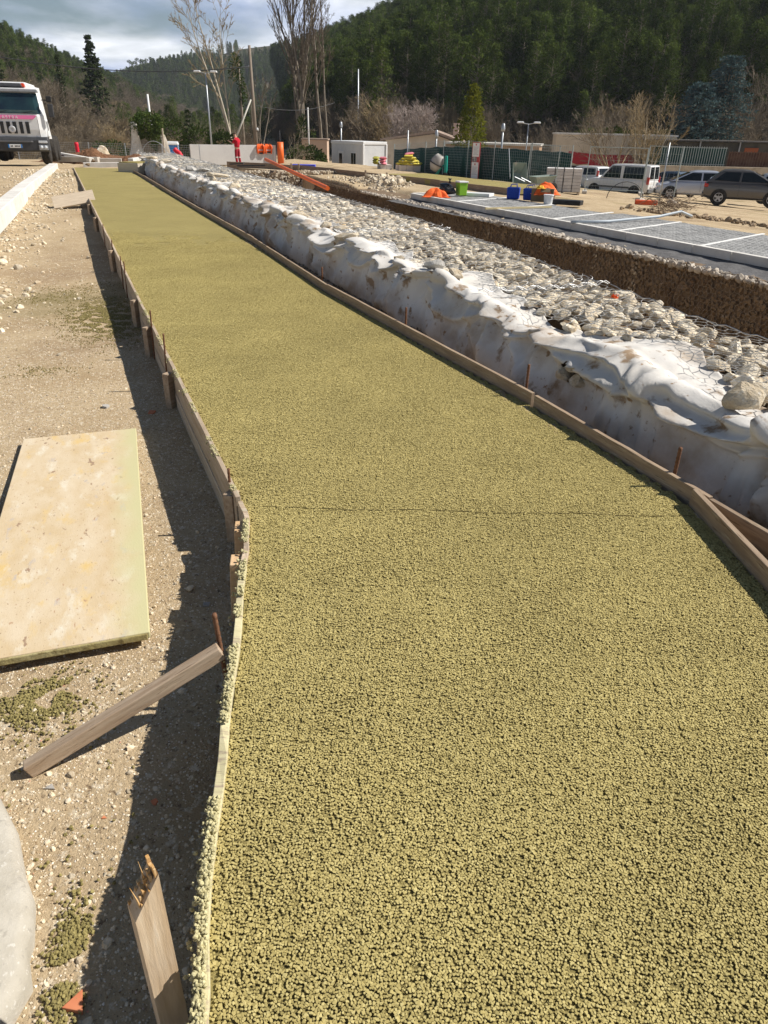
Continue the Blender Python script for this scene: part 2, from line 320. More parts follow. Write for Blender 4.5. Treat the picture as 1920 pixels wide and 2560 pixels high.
# ------------------------------------------------------------------ site frame: s across the path, t along it
NX, NY = 0.9205, 0.3907
def XY(s, t): return (NX*s - NY*t, NY*s + NX*t)
def ST(x, y): return (NX*x + NY*y, -NY*x + NX*y)
def ground_z(x, y):
    s = NX*x + NY*y; t = -NY*x + NX*y
    zl = -0.28 + 0.24*ss(12, 30, t) - 0.05*ss(36, 50, t)                       # left of the path
    zr = -0.47 - 0.072*np.clip(s-15.5, 0, 26)                                # lot right of the channel
    z = zl + (np.where(s > 2.7, -0.12, 0) - zl)*ss(1.7, 2.7, s)
    ch = ss(4.7, 5.0, s)*(1-ss(10.9, 11.1, s))*(1-ss(38.5, 39.0, t))             # the channel between the gabion banks
    z = z + (zr - z)*ss(6.0, 8.0, s) - .22*ss(8.5, 9, s)*(1-ss(11.8, 12.4, s))*(1-ss(29, 31, t))
    z = z*(1-ch) + ch*(-2.1)
    z = z - 0.45*ss(36, 46, t)*(1-ss(10, 16, s)) - 1.5*ss(54, 68, t)*(1-ss(26, 40, s))
    return z
M_SAND = mat('sandy_ground', (.39, .285, .165), (.53, .415, .265), scale=1.6, rough=.95, bump=1.0, bscale=70, bdist=.012, spec=.15, ramp=(.3, .7),
             spots=[((.30, .21, .125), 0.5, .50, .70), ((.66, .57, .43), 24, .56, .68), ((.20, .14, .085), 40, .58, .68), ((.24, .19, .09), 0.22, .60, .70)])
def axis(lo, hi, step, grow, far_lo, far_hi):
    a = list(np.arange(lo, hi+1e-6, step)); d = step; v = hi
    while v < far_hi: d *= grow; v += d; a.append(v)
    d = step; v = lo
    while v > far_lo: d *= grow; v -= d; a.insert(0, v)
    return np.array(a)
gx = axis(-12, 14, .12, 1.12, -900, 900); gy = axis(-1, 46, .16, 1.12, -60, 1500)
X, Y = np.meshgrid(gx, gy); Z = ground_z(X, Y)
near = (np.abs(X) < 60) & (Y < 90)
nz = np.array([[mnoise.noise(Vector((x*.55, y*.55, 0)))*.022 + mnoise.noise(Vector((x*2.3, y*2.3, 5)))*.012 for x in gx] for y in gy])
Z = Z + nz*near*(.30+.7*ss(4, 14, Y)+1.2*ss(20, 60, Y))
# ruts and clods on the haul road left of the kerb, rubble slope behind the far bank
_s = NX*X + NY*Y; _t = -NY*X + NX*Y
Z += np.where((_s < -3.2) & (_t > 10), 0.05*np.sin(_s*2.2) * np.exp(-((_s+6)/4)**2), 0)
ny_, nx_ = X.shape; idx = np.arange(nx_*ny_).reshape(ny_, nx_)
F = np.stack([idx[:-1, :-1], idx[:-1, 1:], idx[1:, 1:], idx[1:, :-1]], -1).reshape(-1, 4)
ground = link('ground', from_np('ground', np.stack([X, Y, Z], -1).reshape(-1, 3), F, M_SAND, True)); tag(ground, kind='structure')
def gh(x, y): return float(ground_z(np.array(x), np.array(y)))

# ------------------------------------------------------------------ hills round the valley
M_HILL = mat('hill_floor', (.085, .07, .04), (.055, .06, .03), scale=.05, rough=1, spec=.05, bump=.6, bscale=.6, bdist=.6, spots=[((.20, .15, .10), .02, .56, .68)])
M_HILL2 = mat('far_slope_floor', (.05, .055, .03), (.10, .085, .055), scale=.03, rough=1, spec=.05, spots=[((.22, .18, .14), .018, .60, .68), ((.30, .28, .24), .05, .66, .72)])
def hill(name, base, crest, back, m, rough_amp=3.0, nu=60, nv=40, power=1.0, seed=0):
    """a hillside lofted from its foot line over its crest line to the back"""
    def poly(P, u):
        P = [Vector(q) for q in P]; L = [0]
        for a, b in zip(P, P[1:]): L.append(L[-1] + (b-a).length)
        d = u*L[-1]
        for i in range(len(P)-1):
            if d <= L[i+1] or i == len(P)-2:
                k = (d-L[i])/(L[i+1]-L[i]); return P[i].lerp(P[i+1], k)
    V = []; Fc = []
    for i in range(nu+1):
        u = i/nu; b, c, k = poly(base, u), poly(crest, u), poly(back, u)
        for j in range(nv+1):
            v = j/nv
            if v <= .7:
                w = v/.7; q = b.lerp(c, w); q.z = b.z + (c.z-b.z)*(w**power)
                q.z += rough_amp*mnoise.noise(Vector((q.x*.018, q.y*.018, seed)))*math.sin(math.pi*w)*2 + .35*rough_amp*mnoise.noise(Vector((q.x*.06, q.y*.06, seed)))*math.sin(math.pi*min(1, w+.05))
            else:
                w = (v-.7)/.3; q = c.lerp(k, w)
            V.append(q[:])
    n1 = nv+1
    Fc = [(i*n1+j, (i+1)*n1+j, (i+1)*n1+j+1, i*n1+j+1) for i in range(nu) for j in range(nv)]
    me = bpy.data.meshes.new(name); me.from_pydata(V, [], Fc); me.materials.append(m); me.polygons.foreach_set('use_smooth', [True]*len(Fc)); me.update()
    o = link(name, me); tag(o, kind='structure')
    return o, np.array(V).reshape(nu+1, n1, 3)
hr, HRV = hill('hill', [(-40, 330, -3), (-22, 150, -2.5), (0, 98, -2.5), (30, 90, -2.3), (60, 88, -2), (110, 80, -2)],
          [(-64, 440, 29), (-33, 365, 27), (-17.5, 305, 25.5), (-3, 265, 25), (6, 235, 24.5), (28, 205, 33), (60, 190, 40), (150, 190, 46)],
          [(0, 600, -5), (60, 520, -5), (160, 400, -5)], M_HILL, 2.0, seed=1)
hl, HLV = hill('hillside', [(-60, 60, -2), (-62, 120, -2), (-75, 250, -2), (-95, 400, -2), (-110, 560, -2)],
          [(-128, 170, 27), (-124, 260, 22.5), (-138, 320, 23), (-158, 400, 24), (-178, 500, 23.5), (-200, 600, 24), (-215, 720, 14)],
          [(-330, 150, -5), (-340, 400, -5), (-420, 700, -5)], M_HILL, 2.5, seed=2)
hf, HFV = hill('far_ridge', [(-330, 640, -3), (-200, 600, -3), (-60, 600, -3), (60, 560, -3)],
          [(-330, 700, 12), (-240, 730, 32), (-219, 750, 40), (-184, 770, 51), (-146, 810, 65), (-111, 810, 69), (-82, 790, 61), (-25, 720, 46), (80, 700, 40)],
          [(-400, 1000, -5), (-100, 1100, -5), (120, 1000, -5)], M_HILL2, 5.0, power=.85, seed=3)

# ------------------------------------------------------------------ the fresh porous-concrete path
M_CONC = mat('porous_concrete', (.355, .295, .115), (.315, .26, .10), scale=1.1, rough=.9, bump=1.0, bscale=110, bdist=.012, spec=.12, ramp=(.3, .7), patchy=(1.3, .07),
             spots=[((.37, .30, .125), 3.5, .54, .75), ((.19, .155, .062), 130, .52, .62)], detail=4)
M_GRAIN = mat('cement_coated_grain', (.46, .385, .150), (.40, .332, .122), scale=1.3, rough=.75, spec=.3, orand=.13)
LEFT = [(-12.75, 31.55), (-0.70, 3.10), (-.653, 2.996), (-.615, 2.824), (-.574, 2.522), (-.502, 1.956), (-.464, 1.615), (-.425, 1.283), (-.39, 1.009), (-.344, .789), (-.28, .3), (-.2, -.7)]
RIGHT = [(-10.6, 31.4), (-2.40, 12.38), (-.732, 8.252), (.969, 4.641), (1.344, 3.74), (1.556, 3.134), (1.585, 2.439), (1.64, 1.4), (1.74, -.7)]
def edge_x(E, y):
    ys = [q[1] for q in E][::-1]; xs = [q[0] for q in E][::-1]; return np.interp(y, ys, xs)
yy = np.concatenate([np.arange(-.7, 12, .12), np.arange(12, 31.4, .4), [31.45]]); nu = 28
V = []
for y in yy:
    a, b = edge_x(LEFT, y), edge_x(RIGHT, y)
    for k in range(nu+1):
        x = a + (b-a)*k/nu
        V.append((x, y, -.010*(1-ss(11, 14, y)) + .0015*mnoise.noise(Vector((x*2, y*2, 1)))))
idx = np.arange(len(V)).reshape(len(yy), nu+1)
Fp = np.stack([idx[:-1, :-1], idx[:-1, 1:], idx[1:, 1:], idx[1:, :-1]], -1).reshape(-1, 4)
path = link('path', from_np('path', V, Fp, M_CONC, True)); tag(path, kind='structure')
def in_poly_rows(n_per_row_fn): pass
BIG, SMALL = .20, .05
big = []; small = []
for iy in range(int((14.2+.0)/BIG)):
    y0 = iy*BIG + .2
    fade = 1 - float(ss(10.5, 14.2, y0))
    lo = max(edge_x(LEFT, y0), edge_x(LEFT, y0+BIG)); hi = min(edge_x(RIGHT, y0), edge_x(RIGHT, y0+BIG)); lo0 = min(edge_x(LEFT, y0), edge_x(LEFT, y0+BIG)); hi0 = max(edge_x(RIGHT, y0), edge_x(RIGHT, y0+BIG))
    n = int((hi-lo)/BIG); start = lo + ((hi-lo)-n*BIG)/2
    for k in range(n):
        if random.random() <= fade: big.append((start+(k+.5)*BIG, y0+BIG/2, -.0028))
    for jy in range(4):
        ya = y0+(jy+.5)*SMALL
        a_, b_ = edge_x(LEFT, ya), edge_x(RIGHT, ya)
        for x0, x1, e in ((lo0-.05, start, 0), (start+n*BIG, hi0+.05, 1)):
            x = (start - SMALL/2) if e == 0 else (start+n*BIG+SMALL/2)
            while (x > a_-.004) if e == 0 else (x < b_+.004):
                if random.random() <= fade: small.append((float(np.clip(x, a_+.006, b_-.006)), ya, -.0028))
                x += -SMALL if e == 0 else SMALL
GR = [(0.0, (.335, .275, .105)), (.35, (.415, .339, .132)), (.7, (.47, .388, .156)), (1.0, (.54, .455, .198))]
M_GRAIN = mat('cement_coated_grain', (.44, .36, .135), rough=.9, spec=.12, grain=GR, patchy=(1.3, .09))
for nm, pts, sz in (('aggregate', big, BIG), ('edge_aggregate', small, SMALL)):
    o = points_obj(nm, pts, np.ones(len(pts)), path); tag(o, kind='stuff')
    tile_gn(o, sz, .0042, 68000, .0050, .0083, M_GRAIN, variants=5 if sz > .1 else 8, sub=2, noise_amt=.72, tilt=.16, flat=.85, porous=(1, .8, .55, .9, .7), press=.16)
# a day joint across the path
mb = MB(); rd = random.Random(2); x0 = -.6
while x0 < 1.5:
    l = rd.uniform(.02, .09); yj = 3.07+.008*math.sin(x0*9)+rd.uniform(-.004, .004); mb.bar((x0, yj, -.0016), (x0+l, yj+rd.uniform(-.004, .004), -.0016), rd.uniform(.0015, .004), .004); x0 += l*rd.uniform(.6, 1.5)
mb.build('joint_line', mat('joint_groove', (.17, .138, .053), (.24, .195, .078), scale=60, rough=1), path)

# ------------------------------------------------------------------ sand, grit and pebbles left of the path
M_PEB = mat('limestone_pebble', (.50, .40, .27), (.64, .56, .43), scale=1.2, rough=.9, spec=.2, orand=.32)
M_PEB2 = mat('grit', (.40, .30, .19), (.62, .54, .42), scale=.7, rough=.95, spec=.15, orand=.4)
def left_points(n, y0, y1, xspan=None, pw=1.0):
    yv = y0 + (y1-y0)*rng.random(n)**pw
    xr = edge_x(LEFT, yv) - .05; xl = np.maximum(-.75*yv - .55, xr - (xspan or 9))
    xv = xl + (xr-xl)*rng.random(n)
    return xv, yv
def gzv(x, y):
    return ground_z(x, y) + np.array([(mnoise.noise(Vector((a*.55, b*.55, 0)))*.022 + mnoise.noise(Vector((a*2.3, b*2.3, 5)))*.012)*(.30+.7*float(ss(4, 14, b))) for a, b in zip(x, y)])
TS = .14; tp = []
for iy in range(int(8.4/TS)):
    yv = .45+(iy+.5)*TS; xr = float(edge_x(LEFT, yv)); xv = xr-.02
    while xv > max(-.9*yv-1.1, xr-4.6):
        if random.random() > float(ss(5.5, 8.4, yv)): tp.append((xv, yv))
        xv -= TS
tp = np.array(tp); tz = gzv(tp[:, 0], tp[:, 1])
SG_ = [(0.0, (.20, .135, .075)), (.25, (.42, .31, .19)), (.50, (.57, .45, .30)), (.75, (.68, .58, .43)), (.975, (.80, .75, .66)), (1.0, (.50, .15, .07))]
M_PEB2 = mat('grit', (.40, .30, .19), rough=.95, spec=.15, grain=SG_)
o = points_obj('grit', np.column_stack([tp, tz]), np.ones(len(tp))); tag(o, kind='stuff'); tile_gn(o, TS, .0042, 30000, .0028, .0098, M_PEB2, variants=5, sub=1, noise_amt=.5, tilt=.8, flat=.6, porous=(.55, .8, .4, .65))
x, y = left_points(14000, .6, 13, 6, 1.4); P = np.stack([x, y, gzv(x, y)], -1)
o = points_obj('pebbles', P, np.clip(rng.gamma(1.6, .0034, len(x))+.004, 0, .04)); tag(o, kind='stuff'); scatter_gn(o, 5, None, M_PEB, tilt=.5, smooth=False)
# coarser crushed stone towards the kerb and at the far end
n = 3400; t = 8 + 25*rng.random(n)**.8; s = -1.55 - (rng.random(n)**1.3)*0 + rng.normal(0, .55, n) + .02*(t-8)
s = np.where(t > 19, s+.6, s); s = np.clip(s, -2.6, .35)
x, y = XY(s, t); P = np.stack([x, y, gzv(x, y)+.004], -1)
o = points_obj('crushed_stone', P, np.clip(rng.gamma(1.6, .017, n)+.012, 0, .15)); tag(o, kind='stuff'); scatter_gn(o, 6, None, M_PEB, tilt=.6, smooth=False)
# dark grit behind the right formwork, under the fabric
M_DGRIT = mat('grey_grit', (.16, .14, .12), (.30, .27, .23), scale=.8, rough=.95, orand=.3)
n = 11000; t = .3 + 23*rng.random(n)**2; s = 2.68 + .5*rng.random(n); x, y = XY(s, t)
o = points_obj('grey_grit', np.stack([x, y, np.full(n, -.115)], -1), np.clip(rng.gamma(2, .007, n)+.006, 0, .06)); tag(o, kind='stuff'); scatter_gn(o, 4, None, M_DGRIT, tilt=.8, smooth=False)
# spilled concrete grains: patches on the sand and crumbs along the board tops
def patch(cx, cy, rx, ry, ang, n):
    a = rng.normal(0, .5, n)*rx; b = rng.normal(0, .5, n)*ry; c, s_ = math.cos(ang), math.sin(ang)
    x = cx + a*c - b*s_; y = cy + a*s_ + b*c
    k = np.array([mnoise.noise(Vector((p*9, q*9, 2))) for p, q in zip(x, y)]) > -.12
    return x[k], y[k]
xs, ys = [], []
for q in [(-3.15, 7.9, 1.0, .42, 2.0, 9000), (-4.2, 9.2, .9, .5, 1.0, 1200), (-3.0, 6.0, .35, .2, .3, 260), (-1.27, 2.0, .17, .13, .5, 1700), (-.80, 1.06, .05, .17, .25, 1100), (-1.3, 1.85, .4, .25, .1, 240), (-.85, 1.3, .2, .3, 0, 80)]:
    a, b = patch(*q); xs.append(a); ys.append(b)
x = np.concatenate(xs); y = np.concatenate(ys); k = x < edge_x(LEFT, y)-.05; x, y = x[k], y[k]
M_SPILL = mat('spilled_grain', (.22, .18, .065), (.28, .235, .09), scale=1.2, rough=.8, orand=.2)
o = points_obj('spilled_concrete', np.stack([x, y, gzv(x, y)+rng.uniform(.001, .009, len(x))], -1), rng.uniform(.006, .0125, len(x))); tag(o, kind='stuff'); scatter_gn(o, 6, None, M_SPILL, noise_amt=.6, smooth=False)

# ------------------------------------------------------------------ formwork
M_FORM = wood('formwork_wood', (.40, .30, .205), (.53, .43, .32), spots=[((.20, .14, .09), 9, .60, .72), ((.50, .46, .33), 4, .58, .7)])
M_FORM_R = wood('stained_formwork_wood', (.26, .185, .125), (.38, .285, .195), spots=[((.14, .095, .06), 6, .56, .7), ((.42, .36, .26), 5, .60, .72)])
M_SPLASH = wood('cement_splashed_wood', (.50, .45, .26), (.58, .52, .32), spots=[((.36, .29, .2), 5, .52, .64)])
M_TIMBER = wood('grey_brown_timber', (.35, .25, .165), (.47, .365, .26), sc=2.6, bump=.6, spots=[((.22, .15, .095), 7, .60, .66)])
M_CUT = mat('fresh_cut_wood', (.60, .36, .17), (.72, .48, .25), scale=20, rough=.8)
def board(name, a, b, z0, z1, th, m, label, cat='board', group=None, extra=None):
    """upright plank from a to b; local x runs along the plank"""
    a, b = Vector((*a, 0)), Vector((*b, 0)); d = b-a; L = d.length
    o = thing(name, label, cat, (a.x, a.y, z0), math.atan2(d.y, d.x), group) if extra else None
    mb = MB(); n = 10; h = z1-z0
    for k in range(n+1):
        wob = .0015*math.sin(k*1.9+a.x*3); top = h + .0012*math.sin(k*2.7+a.y*5)
        mb.v += [(L*k/n, wob, 0), (L*k/n, wob+th, 0), (L*k/n, wob+th, top), (L*k/n, wob, top)]
    for k in range(n):
        for j in range(4): mb.f.append((4*k+j, 4*(k+1)+j, 4*(k+1)+(j+1) % 4, 4*k+(j+1) % 4)); mb.m.append(0)
    mb.f += [(3, 2, 1, 0), (4*n, 4*n+1, 4*n+2, 4*n+3)]; mb.m += [0, 0]
    ob = mb.build(name, m, bevel=.003); ob.location = (a.x, a.y, z0); ob.rotation_euler = (0, 0, math.atan2(d.y, d.x))
    bmn = ob.data; bm = bmesh.new(); bm.from_mesh(bmn); bmesh.ops.recalc_face_normals(bm, faces=bm.faces); bm.to_mesh(bmn); bm.free()
    return tag(ob, label, cat, group)
# left side, far to near: planks end to end along the straight edge
def lerp2(A, B, k): return (A[0]+(B[0]-A[0])*k, A[1]+(B[1]-A[1])*k)
A, B = LEFT[0], LEFT[1]; Ltot = math.dist(A, B); cuts = [0, .14, .28, .415, .545, .68, .775, .868, 1.0]
wh = ['nearest to the far white kerb', 'second from the far end', 'third from the far end', 'behind the small leaning panel', 'midway along the row', 'beside the green stain on the sand', 'just beyond the tall rebar pair', 'ending at the bend near the plywood sheet']
LB = []
for i, (k0, k1) in enumerate(zip(cuts, cuts[1:])):
    a, b = lerp2(A, B, k0), lerp2(A, B, k1-.0012); off = .003*((i*7) % 3-1)
    LB.append(board('formwork_board', (a[0]+off, a[1]), (b[0]+off, b[1]), (-.16 if i > 3 else -.10), .022 + .004*(i % 2), -.026, M_FORM, f'weathered left-edge plank {wh[i]}', 'board', 'formwork planks along the left edge'))
    if i > 3:
        board('formwork_board', (a[0]+off-.004, a[1]), (b[0]+off-.004, b[1]), -.30, -.164, -.026, M_FORM, f'lower of two stacked left-edge planks, {wh[i]}', 'board', 'formwork planks along the left edge')
# the bent near board, one flexible strip round the bend
def strip(pts, z0, z1, th, m, name, label):
    mb = MB(); n = len(pts)
    for i, q in enumerate(pts):
        d = Vector((*pts[min(i+1, n-1)], 0)) - Vector((*pts[max(i-1, 0)], 0)); d.normalize(); nrm = Vector((d.y, -d.x, 0))
        tw = .004*math.sin(i*1.3)
        for dz, off in ((z0, 0), (z0, th), (z1+.003*math.sin(i*2.1), th+tw), (z1+.003*math.sin(i*1.7), tw)): mb.v.append((q[0]+nrm.x*off, q[1]+nrm.y*off, dz))
    for k in range(n-1):
        for j in range(4): mb.f.append((4*k+j, 4*k+(j+1) % 4, 4*(k+1)+(j+1) % 4, 4*(k+1)+j)); mb.m.append(0)
    mb.f += [(0, 1, 2, 3), (4*n-1, 4*n-2, 4*n-3, 4*n-4)]; mb.m += [0, 0]
    o = mb.build(name, m, bevel=.002); bm = bmesh.new(); bm.from_mesh(o.data); bmesh.ops.recalc_face_normals(bm, faces=bm.faces); bm.to_mesh(o.data); bm.free()
    return tag(o, label, 'board')
def resample(P, n):
    P = [Vector((*q, 0)) for q in P]; L = [0]
    for a, b in zip(P, P[1:]): L.append(L[-1]+(b-a).length)
    out = []
    for k in range(n):
        d = L[-1]*k/(n-1)
        i = max(j for j in range(len(P)-1) if L[j] <= d+1e-9); out.append(tuple(P[i].lerp(P[i+1], (d-L[i])/(L[i+1]-L[i]))[:2]))
    return out
strip(resample(LEFT[1:5], 12), -.2, .018, .024, M_FORM, 'formwork_board', 'short plank at the bend of the left edge beside the two cut blocks')
nb = strip(resample(LEFT[4:], 26), -.2, .015, .027, M_SPLASH, 'formwork_board', 'bent splashed plank crusted with yellow grains along the nearest left edge')
# crumbs stuck on the board tops
P = []; S = []
for i in range(5200):
    u = random.random()**1.6; y = .55 + u*(7.5)
    x = float(edge_x(LEFT, y)); den = mnoise.noise(Vector((y*3.1, 4, 0))) + .35*mnoise.noise(Vector((y*11, 4, 0)))
    if den < .02 - .14*(y < 2.2) + .05*(y > 3.2): continue
    off = abs(random.gauss(0, .016)); z = .02 + random.uniform(0, .012)
    if off > .026: z = .02 - (off-.026)*random.uniform(0, 3)
    P.append((x-off-.004, y, z)); S.append(random.uniform(.006, .0125))
M_CRUMB = mat('dried_grain', (.54, .49, .28), (.45, .40, .21), scale=1.1, rough=.85, orand=.15)
o = points_obj('dried_concrete_crumbs', P, S); tag(o, kind='stuff'); scatter_gn(o, 6, None, M_CRUMB, noise_amt=.6, smooth=False)
# right side planks
A = [(-10.35, 30.3), (-8.7, 26.7), (-6.6, 21.9), (-4.55, 17.15), (-2.37, 12.38), (-.95, 8.78), (-.732, 8.252), (.30, 6.02), (1.02, 4.56)]
whr = ['at the far corner of the path', 'second from the far end', 'third from the far end', 'middle of the row', 'beside the swagged fabric', '', 'before the rebar with a mud cap', '']
RB = [((-10.1, 30.3), (-8.3, 26.2)), ((-8.3, 26.2), (-6.1, 21.0)), ((-6.1, 21.0), (-3.95, 16.0)), ((-3.95, 16.0), (-2.18, 11.95)), ((-2.18, 11.95), (-.70, 8.24)), ((-.70, 8.24), (.985, 4.63)), ((1.0, 4.61), (1.60, 3.13))]
whr = ['at the far corner of the path', 'second from the far end', 'third from the far end', 'fourth from the far end', 'ending near the second rebar from the far side', 'long one in the middle with dried mortar on top', 'near one beside the loose stone and the rusty rebar']
for i, (a, b) in enumerate(RB):
    board('formwork_board', a, b, -.12, .075 + .008*(i % 2), .028, M_FORM_R, f'brown right-edge plank {whr[i]}', 'board', 'formwork planks along the right edge')
board('formwork_board', (1.545, 3.20), (1.74, -.5), -.12, .085, .03, M_FORM_R, 'splintered pale-topped plank at the near right corner of the path', 'board', 'formwork planks along the right edge')
board('formwork_board', (1.60, 3.12), (2.55, .8), -.12, .07, .028, M_FORM_R, 'plank running off to the right behind the splintered near plank', 'board', 'formwork planks along the right edge')
# stakes behind the left planks
def stake(x, y, z1, w, label, lean=(0, 0), z0=-.32, m=None):
    o = MB().box((0, 0, (z1-z0)/2), (w, w*.75, z1-z0)).build('wooden_stake', m or M_TIMBER, bevel=.003)
    o.location = (x, y, z0); o.rotation_euler = (lean[0], lean[1], math.atan2(-NY, NX)+R(90)); return tag(o, label, 'stake', 'wooden stakes behind the left planks')
for (t, z1, lab) in [(18.6, .0, 'short wooden stake beside the small leaning panel'), (15.9, .0, 'wooden stake behind the left planks, fifth from the plywood sheet'), (11.5, .01, 'wooden stake behind the left planks, fourth from the plywood sheet'), (8.05, .0, 'wooden stake behind the left planks by the green stain'), (6.85, .0, 'wooden stake paired with the tallest rebar on the left'), (5.42, -.01, 'wooden stake behind the left planks above the plywood sheet')]:
    x, y = XY(.565-.06, t); stake(x, y, z1, .07, lab)
x, y = -.78, 3.22; stake(x, y, -.0, .075, 'pale wooden stake at the bend of the left planks')
M_BLOCK = mat('sawn_block', (.56, .37, .20), (.68, .48, .29), scale=6, rough=.85, stretch=(1, 1, 6), bump=.3)
for x, y, z1, lab, ln in [(-.690, 2.90, -.004, 'orange-brown sawn block at the bend, farther of two', .06), (-.643, 2.56, .006, 'orange-brown sawn block at the bend, nearer of two with a white end', -.06)]:
    o = MB().box((0, 0, .15), (.05, .095, .30)).build('sawn_block', M_BLOCK, bevel=.004); o.location = (x, y, -.30+z1); o.rotation_euler = (ln, .05, R(8)); tag(o, lab, 'wood block', 'sawn blocks at the bend')
# reinforcing bars
M_RUST = mat('rusty_steel', (.16, .075, .04), (.25, .13, .075), scale=60, rough=.8, metal=.3, bump=.4, bscale=200)
def rebar(p, z1, label, lean=(0, 0), r=.007, group='rebar stakes'):
    mb = MB(); z0 = -.3; L = z1-z0
    n = int(L/.012); pts = [(lean[0]*k/n, lean[1]*k/n, L*k/n) for k in range(n+1)]
    mb.tube(pts, [r*(1.16 if k % 2 else .95) for k in range(n+1)], 7)
    o = mb.build('rebar_stake', M_RUST, smooth=True); o.location = (p[0], p[1], z0); return tag(o, label, 'rebar', group)
lab = ['rusty rebar on the left edge, farthest of all', 'rusty rebar on the left edge, second from the far end', 'left rebar of the close mid-distance pair', 'right rebar of the close mid-distance pair', 'rusty rebar on the left edge behind the dark stake', 'tall rusty rebar on the left edge above the gravel pile', 'short dark rebar at the bend beside the plywood']
for q, l, z in zip([13.9, 11.75, 10.15, 9.55, 6.75, 5.82], lab, [.10, .12, .13, .16, .17, .19]):
    x, y = XY(.565-.035, q); rebar((x, y), z, l, (.02, .0))
rebar((-.80, 3.28), .10, lab[6], (.0, .01))
rebar((-.555, 1.99), .135, 'muddy leaning rebar where the timber brace meets the plank', (-.035, .03), .0085)
for p, z, l in [((-.80, 8.83), .17, 'rebar on the right edge, farthest of three near the fabric'), ((.165, 6.62), .20, 'rebar with pale tip on the right edge in the middle'), ((.985, 4.83), .22, 'rebar with a mud cap near the torn fabric'), ((1.535, 3.42), .215, 'rusty ribbed rebar on the right edge, nearest of all')]:
    rebar(p, z, l, (.0, .0), .0095)
for p, z in [((-7.75, 25.4), .2)]: rebar(p, z, 'thin rebar on the right edge near the far corner')
# brace, broken stake, plywood, loose pieces
o = MB().bar((-1.17, 1.66, -.255), (-.565, 1.965, .015), .042, .056).build('timber_brace', M_TIMBER, bevel=.004)
me = o.data; c = Vector((-1.17, 1.66, -.255)); d = (Vector((-.565, 1.965, .015))-c).normalized()
up = Vector((0, 0, 1)); sx = d.cross(up).normalized(); uz = sx.cross(d); Mx = Matrix((d, sx, uz)).transposed().to_4x4(); Mx.translation = c
me.transform(Mx.inverted()); o.matrix_world = Mx; tag(o, 'grey-brown timber brace sloping from the sand up to the left plank', 'timber')
def broken_stake():
    t = thing('broken_stake', 'broken wooden stake with a splintered orange top at the bottom edge', 'stake', (-.478, .905, -.34), R(38))
    w, dpt = .062, .048; H = .665; mb = MB(); n = 6
    tops = {}
    for iz in range(9):
        z = H*.84*iz/8
        for a, b in ((-1, -1), (1, -1), (1, 1), (-1, 1)): mb.v.append((a*w/2, b*dpt/2, z + (.10*(a+1)/2 if iz == 8 else 0)))
    for iz in range(8):
        for j in range(4): mb.f.append((4*iz+j, 4*iz+(j+1) % 4, 4*iz+4+(j+1) % 4, 4*iz+4+j)); mb.m.append(0)
    mb.f.append((32, 33, 34, 35)); mb.m.append(0)
    mb.build('shaft', wood('stake_wood', (.44, .33, .22), (.58, .46, .33), spots=[((.62, .55, .45), 3, .6, .75)]).copy() if False else M_STAKE, t)
    mb = MB(); rd = random.Random(3); ci_, cj_ = 7, 5
    for i in range(ci_):
        for j in range(cj_):
            x = (-.5+(i+.5)/ci_)*w*.985; y = (-.5+(j+.5)/cj_)*dpt*.985
            h = H*.845 + .10*(i/(ci_-1))**1.2 + .018*mnoise.noise(Vector((i*.6, j*.6, 2))) + rd.uniform(-.012, .016)
            sx_, sy_ = w/ci_*.52, dpt/cj_*.52
            mb.box((x, y, (h+H*.76)/2), (2*sx_, 2*sy_, h-H*.76), top=(rd.uniform(.35, .95), rd.uniform(.35, .95)))
    for x, y, h, dx, dy in [(-.012, -.015, .66, -.014, -.004), (.012, .0, .69, -.008, .004)]:
        mb.tube([(x, y, H*.84), (x+dx*.4, y+dy*.4, (H*.84+h)/2), (x+dx, y+dy, h)], [.0028, .002, .0004], 4)
    mb.build('splinters', M_SPLIN, t)
    return t
M_STAKE = wood('stake_wood', (.48, .35, .22), (.62, .485, .335), spots=[((.62, .55, .45), 3, .6, .75)])
M_STAKE.node_tree.nodes['Mapping'].inputs['Scale'].default_value = (14, 14, 1.2)
M_SPLIN = mat('splintered_wood', (.52, .28, .09), (.66, .46, .24), scale=70, rough=.8, stretch=(1, 1, .15))
broken_stake()
M_PLY = mat('plywood_face', (.56, .425, .25), (.64, .53, .375), scale=2.6, rough=.8, stretch=(1.6, 3.2, 1), bump=.3, bscale=40, bdist=.003, ramp=(.32, .66),
            spots=[((.64, .46, .20), 2.4, .56, .70), ((.68, .61, .48), 3.6, .56, .70), ((.48, .42, .37), 4.5, .62, .72), ((.36, .24, .14), 34, .62, .68), ((.34, .23, .15), 7.5, .65, .68), ((.44, .28, .17), 14, .64, .70)])
M_PLYE = mat('cement_stained_edge', (.42, .36, .18), (.34, .28, .11), scale=9, rough=.85, bump=.6, spots=[((.22, .17, .07), 22, .54, .64)])
